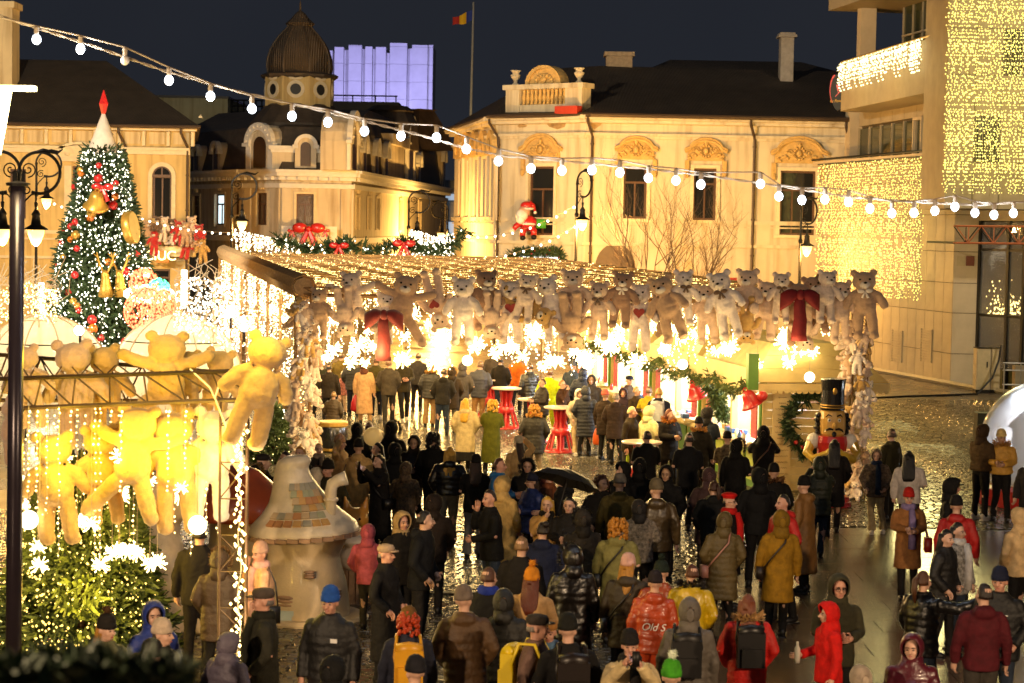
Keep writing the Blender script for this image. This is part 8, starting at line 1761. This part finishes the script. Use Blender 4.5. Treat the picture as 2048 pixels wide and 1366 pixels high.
P_(1251, 1114, 1.66, 175, 'down', 'parka 33270f q', 'beanie:c79a8a+long:%s' % BL, NV, 'hd cross:%s' % K, 'woman in pink beanie and olive quilted jacket seen from behind')
P_(1328, 1129, 1.62, 178, 'down', 'jacket 8a3a18 s', 'beanie:172016+pom:172016', K, '', 'person in dark green pompom hat beside the orange jacket')
o_ = P_(1303, 1149, 1.60, 176, 'down', 'puffer a8401c s', 'beanie:221a1c', 'b04018', 'hd', 'girl in glossy orange red jacket with lettering on its back'); print_on(o_, 'Old S', 1.12, .185, .13, M_white)
P_(1067, 1232, 1.74, 70, 'down', 'jacket 6a5248', 'cap:332c26+short:%s' % GH, K, 'pack:d0b410', 'man in grey flat cap and mauve jacket with yellow backpack', 1)
P_(1106, 1243, 1.62, -5, 'down', 'jacket 30466c p', 'cap:a07038+short:7a4a20', K, 'scarf:5a7a9a', 'woman in tan cap with blue patterned scarf facing us', 1)
P_(1143, 1236, 1.78, 185, 'down', 'jacket 0f0d0c', 'beanie:14140f', K, 'pack:1a120f', 'person in dark knit beanie with dark backpack seen from behind')
P_(1267, 1267, 1.66, 0, 'phone', 'jacket c7b080', 'beanie:15110f', K, 'phone scarf:191512', 'woman in black beanie photographing towards us at the bottom', 1)
P_(1335, 1326, 1.70, 180, 'down', 'jacket 2c6a14', 'beanie:3a8a18+pom:cfd8c0', K, '', 'person in bright green hat at the bottom edge')
P_(1292, 862, 1.74, 185, 'front', 'jacket 0e0c0c', 'short:' + DH, K, '', 'dark haired man at the red bar table seen from behind')
P_(1374, 866, 1.80, 182, 'front', 'jacket 0f0f12', 'short:110c0a', K, '', 'broad man in black jacket right of the bar table seen from behind')
# ---- right centre
P_(1474, 882, 1.68, 160, 'hold', 'lcoat 0d0b0b', 'hood+fur:3a2412', K, 'sack:9a8e80', 'woman in black coat with fur edged hood before the counter')
P_(1530, 855, 1.76, 170, 'phone', 'jacket 0e0b0a', 'hood', K, 'phone cross:5a3a2a', 'person in black hood raising a phone at the menu board')
P_(1418, 940, 1.68, 178, 'pocket', 'coat 3a2826', 'hood:4a3434', GY, '', 'person in mauve hooded coat seen from behind')
P_(1428, 962, 1.66, 180, 'down', 'jacket 0f1010', 'pony:3a1c0c', K, 'hd', 'woman with brown ponytail in black jacket seen from behind')
P_(1460, 988, 1.68, 55, 'pocket', 'coat 0d0b0b', 'beret:c0140f+short:%s+glasses:%s' % (K, K), K, 'scarf:b01410', 'woman in red beret, glasses and red scarf')
P_(1443, 1029, 1.62, 185, 'down', 'pcoat 5a4a24 q', 'hood', K, 'cross:b07a6a', 'woman in khaki hooded coat with pink strap seen from behind')
P_(1556, 1025, 1.70, 182, 'down', 'coat 8a6410', 'hood:7a5a12', K, 'cross:2a2018', 'woman in mustard hooded raincoat seen from behind')
P_(1571, 990, 1.80, -60, 'down', 'jacket b01a10 q', 'short:1c120c', K, 'hd', 'man in red jacket facing left beside the mustard raincoat', 1)
P_(1517, 940, 1.82, 178, 'pocket', 'jacket 0b0a0b', 'hood', K, '', 'tall broad person in black hood behind the red beret')
P_(1553, 932, 1.70, 180, 'down', 'jacket 0f0c0a', 'beanie:100d0b+furcol:6a4420', K, '', 'person in black hat with brown fur collar seen from behind')
P_(1613, 958, 1.74, -120, 'down', 'lcoat 7a5424 q', 'beanie:0d0b0a', K, 'hd', 'woman in long camel quilted coat and black hat')
P_(1639, 917, 1.70, 180, 'phone', 'puffer 1f2414 q', 'hood', JN, 'phone', 'person in dark green puffer photographing the nutcracker')
P_(1668, 880, 1.72, 172, 'pocket walk', 'coat 14100f', 'long:0e0908', K, '', 'long haired woman in dark coat standing before the nutcracker')
P_(1378, 1130, 1.64, 172, 'down', 'jacket b89a10 s', 'short:4a2410+furcol:1a120d', K, '', 'person in yellow jacket with dark fur collar')
P_(1374, 1202, 1.72, 178, 'down', 'puffer 5e564c q', 'hood', K, 'pack:14110f', 'person in grey hooded jacket with black backpack')
P_(1498, 1190, 1.68, 182, 'down', 'parka c01a10 q', 'long:6a3416+furcol:b8905a', K, 'pack:0f0d0d', 'woman in red parka with fur collar and small black backpack')
P_(1672, 1154, 1.76, 5, 'front', 'jacket 33301f', 'hood+glasses:' + K, K, '', 'man in grey green hooded jacket and glasses facing us', 1)
P_(1661, 1210, 1.52, -75, 'hold', 'jacket c01610', 'hood', K, 'bottle:c8c8b8', 'child in red hooded jacket holding a bottle')
P_(1714, 1338, 1.45, 170, 'down', 'jacket 9a8a78', 'hood', K, '', 'child in pale hood at the bottom edge below the red child')
# ---- right
P_(1755, 901, 1.52, -12, 'pocket', 'puffer 5a4a3a p', 'hood:6a5a48', 'a8946c', 'ws wide scarf:1c2a44', 'boy in grey patterned jacket and beige joggers')
P_(1780, 858, 1.78, -140, 'down', 'jacket 2a2610', 'short:4a3424', K, 'hd', 'man in olive jacket turned away behind the boy')
P_(1824, 903, 1.68, 165, 'hold', 'jacket c0b6ae', 'long:0b0808', GY, 'phone', 'woman with long black hair and white jacket')
P_(1820, 980, 1.66, -5, 'front', 'coat 8a5c30', 'beanie:a01a10+short:%s' % BH, K, 'scarf:7a6a92 bag:8a1a16', 'woman in camel coat with lilac scarf and red bag')
P_(1905, 959, 1.76, 60, 'hold', 'jacket 100e0d', 'hood+cap:14110f', K, '', 'man in black cap and hood looking right', 1)
P_(1921, 997, 1.72, 165, 'down', 'jacket a01410 q', 'beanie:14100f', K, 'hd', 'man in red jacket and dark beanie seen from behind')
P_(1886, 1059, 1.66, 55, 'down', 'puffer 120f0d q', 'long:0e0908', K, '', 'woman with long black hair in black puffer looking right')
P_(1913, 1045, 1.68, 40, 'down', 'puffer 8a8680 p', 'long:120b08', JN, 'scarf:c8c4c0', 'woman in patterned white jacket with white scarf at her chin')
P_(1845, 1142, 1.70, 130, 'point', 'puffer 0c0b0a s', 'pony:4a2a12', JN, '', 'woman in glossy black puffer stretching out her arm')
P_(1965, 1167, 1.76, 178, 'down', 'sweater 4a1018', 'short:1c120c', GY, 'hd', 'man in maroon hoodie seen from behind')
o_ = P_(2004, 1142, 1.78, -25, 'pocket', 'puffer 0f0e0e q', 'beanie:14182e', JN, '', 'man in navy beanie and black down jacket at the right edge', 1); ob('chest_mark', MB().bx(-.04, .04, -.008, .008, 0, .004).mesh('chest_mark', M_white), o_, Matrix.Translation((.09, -.185, 1.30)) @ Matrix.Rotation(PI / 2, 4, 'X'))
P_(1830, 1275, 1.66, 0, 'front', 'puffer 4a0f1c s', 'hood', K, 'phone', 'woman in maroon hooded puffer lit by her phone')
P_(2040, 1020, 1.68, -150, 'down', 'jacket c8a878', 'hood', K, '', 'person in cream hooded jacket cut by the right edge')
P_(1965, 852, 1.82, 125, 'front', 'crop 4a3820', 'hood:3a2a1a', K, 'ws phone', 'tall man in brown hooded jacket beside the snow globe')
P_(2008, 862, 1.74, -20, 'front', 'crop c8963a q', 'beanie:d8bc7a+short:a8763a+furcol:b08040', K, '', 'person in cream puffer and pale yellow beanie before the snow globe')
P_(2062, 905, 1.66, -30, 'down', 'coat 1a1210 p', 'long:' + BH, K, '', 'dark dressed woman at the right edge before the snow globe')
# ---- under the canopy, left
P_(680, 705, 1.72, 180, 'down', 'jacket 5a4a1a', 'short:3a2412', K, '', 'person in mustard jacket far back at the left post')
P_(708, 714, 1.70, 175, 'pocket', 'puffer 2a2620 q', 'short:2a1a10', NV, 'hd', 'man in dark puffer left of the beige coat far back')
P_(731, 724, 1.72, 180, 'down', 'lcoat b08a62', 'hood:5a3424', 'b08a62', 'scarf:5a3424 sack:a01820', 'woman in long beige coat with brown scarf over her head')
P_(754, 714, 1.76, 178, 'down', 'jacket 4a431f', 'short:5a3a1c', NV, 'ws', 'man in olive jacket between beige coat and grey jacket')
P_(779, 719, 1.80, 182, 'down walk', 'jacket 3e362c', 'short:6a4a2c', '2a2622', '', 'man in grey brown jacket walking away under the canopy')
P_(811, 714, 1.80, 10, 'front walk', 'jacket 332b17', 'short:3a2412', '1c1813', 'ws', 'man in olive jacket walking towards us under the canopy', 1)
P_(684, 744, 1.22, 178, 'down', 'jacket b06a5a p', 'beanie:d8ccb8', 'c0a080', '', 'small child in red and white patterned jacket')
P_(660, 727, 1.70, 170, 'down', 'jacket 241c14', 'short:' + DH, K, '', 'dark dressed person beside the left bear post')
P_(665, 783, 1.40, 160, 'down', 'puffer 3a2c1a q', 'short:7a5a2c', K, '', 'child in brown puffer beside the drum planter')
P_(860, 727, 1.72, 180, 'pocket', 'puffer 33302e q', 'beanie:8a6a2c+furcol:a87a30', '9a7a52', 'wide', 'person in dark puffer with golden fur collar and beige trousers')
P_(884, 737, 1.74, 178, 'down', 'jacket 26221c', 'short:3a2c1c', JN, 'hd', 'person in dark jacket and jeans left of the fur hood parka')
P_(903, 737, 1.70, 182, 'pocket', 'parka 332614', 'hood+fur:b08030', '6a6450', 'cross:%s wide' % K, 'woman in brown parka with golden fur hood under the canopy')
P_(922, 727, 1.78, 178, 'down', 'jacket 4a4440', 'hood', GY, '', 'person in grey jacket behind the brown parka')
P_(957, 722, 1.80, 180, 'pocket', 'puffer 3a3a44 q', 'short:5a4028', '9a7448', '', 'man in blue grey puffer and beige trousers seen from behind')
P_(1003, 714, 1.76, 170, 'down', 'jacket 221c15', 'short:' + DH, JN, '', 'person in dark jacket left of the orange jacket')
P_(1034, 708, 1.78, 178, 'down', 'jacket b85a0c', 'short:5a3a1c', K, '', 'man in orange jacket under the canopy')
P_(1060, 727, 1.74, -150, 'hold', 'puffer 1c1a17 s', 'short:3a2412', K, '', 'person in black glossy puffer right of the orange jacket')
P_(1081, 757, 1.66, -60, 'front', 'puffer 2a2018 q', 'short:4a2c16', K, '', 'person in dark brown puffer at the red bar table')
P_(1098, 738, 1.76, 175, 'down', 'jacket c8d814', 'short:6a4420', 'a8b010', '', 'person in neon yellow jacket beside the stalls')
P_(1128, 760, 1.66, 60, 'chin', 'jacket 3e2616', 'short:a86e28+glasses:' + K, K, '', 'fair haired woman in brown coat eating beside the neon jacket')
P_(932, 797, 1.68, 178, 'down', 'coat b4a278', 'long:c8982c', K, 'skirt scarf:d8cc9a hd', 'blonde woman in cream shawl and dark skirt seen from behind')
P_(982, 800, 1.66, 175, 'front', 'lcoat 4a4c0a', 'curly:c8982c', K, '', 'blonde woman in long moss green coat')
P_(1071, 810, 1.66, 182, 'pocket', 'parka 191409 q', 'curly:a87422+furcol:c08a3a', '8a7a60', '', 'woman in black parka with golden fur collar at the tables')
P_(1041, 876, 1.60, -165, 'hat', 'jacket c09c66', 'beanie:c8b898+long:%s' % BH, K, 'sack:d0a018', 'girl in cream beanie raising her arm with a phone')
P_(1155, 780, 1.58, 15, 'pocket', 'jacket b8a890', 'hood:d8d4c4', 'b8a07a', 'ws wide', 'boy in white hood and black and cream jacket')
P_(1143, 724, 1.74, 165, 'down', 'jacket 3c4450', 'beanie:50545a', K, '', 'person in slate blue jacket at the far stall counter, left')
P_(1163, 738, 1.72, 170, 'down', 'puffer 1c2236 q', 'hood', K, '', 'person in navy quilted hood at the far stall counter, right')
P_(1186, 752, 1.72, -10, 'pocket', 'jacket 3a3430', 'hood', K, '', 'man in grey hood facing us beside the stall')
P_(1174, 775, 1.66, 175, 'down', 'pcoat 1a1c26 q', 'hood', K, '', 'person in long navy hooded puffer behind the boy')
P_(1213, 782, 1.64, 150, 'down', 'parka 2c1e12', 'beanie:b85c4c', K, 'sack:c8541a', 'person in salmon beanie and brown coat with striped carrier bag')
P_(1233, 786, 1.68, 165, 'down', 'parka 33241a', 'short:8a7a60', K, 'hd', 'grey haired person in brown coat at the stalls')
P_(1250, 778, 1.62, -5, 'pocket', 'jacket 33242a', 'hood', K, '', 'woman in dark mauve hood facing us at the stalls', 1)
P_(1253, 752, 1.74, 30, 'pocket', 'jacket 4a3a2c', 'cap:171a2c+short:%s' % BH, K, '', 'man in navy cap before the white lit stall')
P_(1276, 773, 1.68, 30, 'front', 'jacket 3a2c18', 'short:a07a3a', K, '', 'fair haired person in brown jacket at the white lit stall')
P_(1257, 813, 1.74, 60, 'down', 'jacket 2c2210', 'short:d0b878', GY, 'bottle:9ab82a', 'white haired man in olive coat holding a bottle', 1)
P_(1295, 815, 1.68, 130, 'pocket', 'coat c8c08a', 'hood', K, '', 'person in pale yellow hood and coat at the bar table')
P_(1301, 773, 1.70, 160, 'down', 'jacket b09a20', 'short:6a4a2a', K, '', 'person in yellow jacket beside the white backpack')
P_(1318, 776, 1.78, 165, 'down', 'jacket 1f2434', 'short:c09a50', K, 'pack:c8ccd0', 'man in navy jacket with white backpack')
P_(1338, 818, 1.68, 30, 'front', 'parka 17120e', 'long:%s+furcol:c07c28' % AU, K, 'phone', 'red haired woman with large golden fur collar at the bar table')
P_(1400, 837, 1.64, 165, 'down', 'parka 1c1812', 'beanie:100f12+furcol:c08a38', K, '', 'person in black beanie with golden fur collar at the counter')
P_(1415, 818, 1.74, 150, 'front', 'jacket 2a323e', 'hood:2c2a2a', K, '', 'person in grey hood leaning at the kiosk counter')
P_(1459, 866, 1.60, 175, 'front', 'jacket 5a4a30 p', 'beanie:171310', K, '', 'woman in leopard patterned jacket and black hat at the counter')
P_(640, 716, 1.74, 20, 'down', 'jacket 2b2a14', 'short:4a3018', K, '', 'man in dark olive jacket half behind the left bear post')
P_(835, 706, 1.72, 175, 'down', 'jacket 2c2620', 'short:%s' % BH, K, '', 'person in dark coat far back left of the light gap')
P_(985, 700, 1.72, 178, 'down', 'jacket 3c3226', 'short:' + BH, K, '', 'person in brown coat far back under the flower lights')
bpy.data.scenes.remove(WSC)
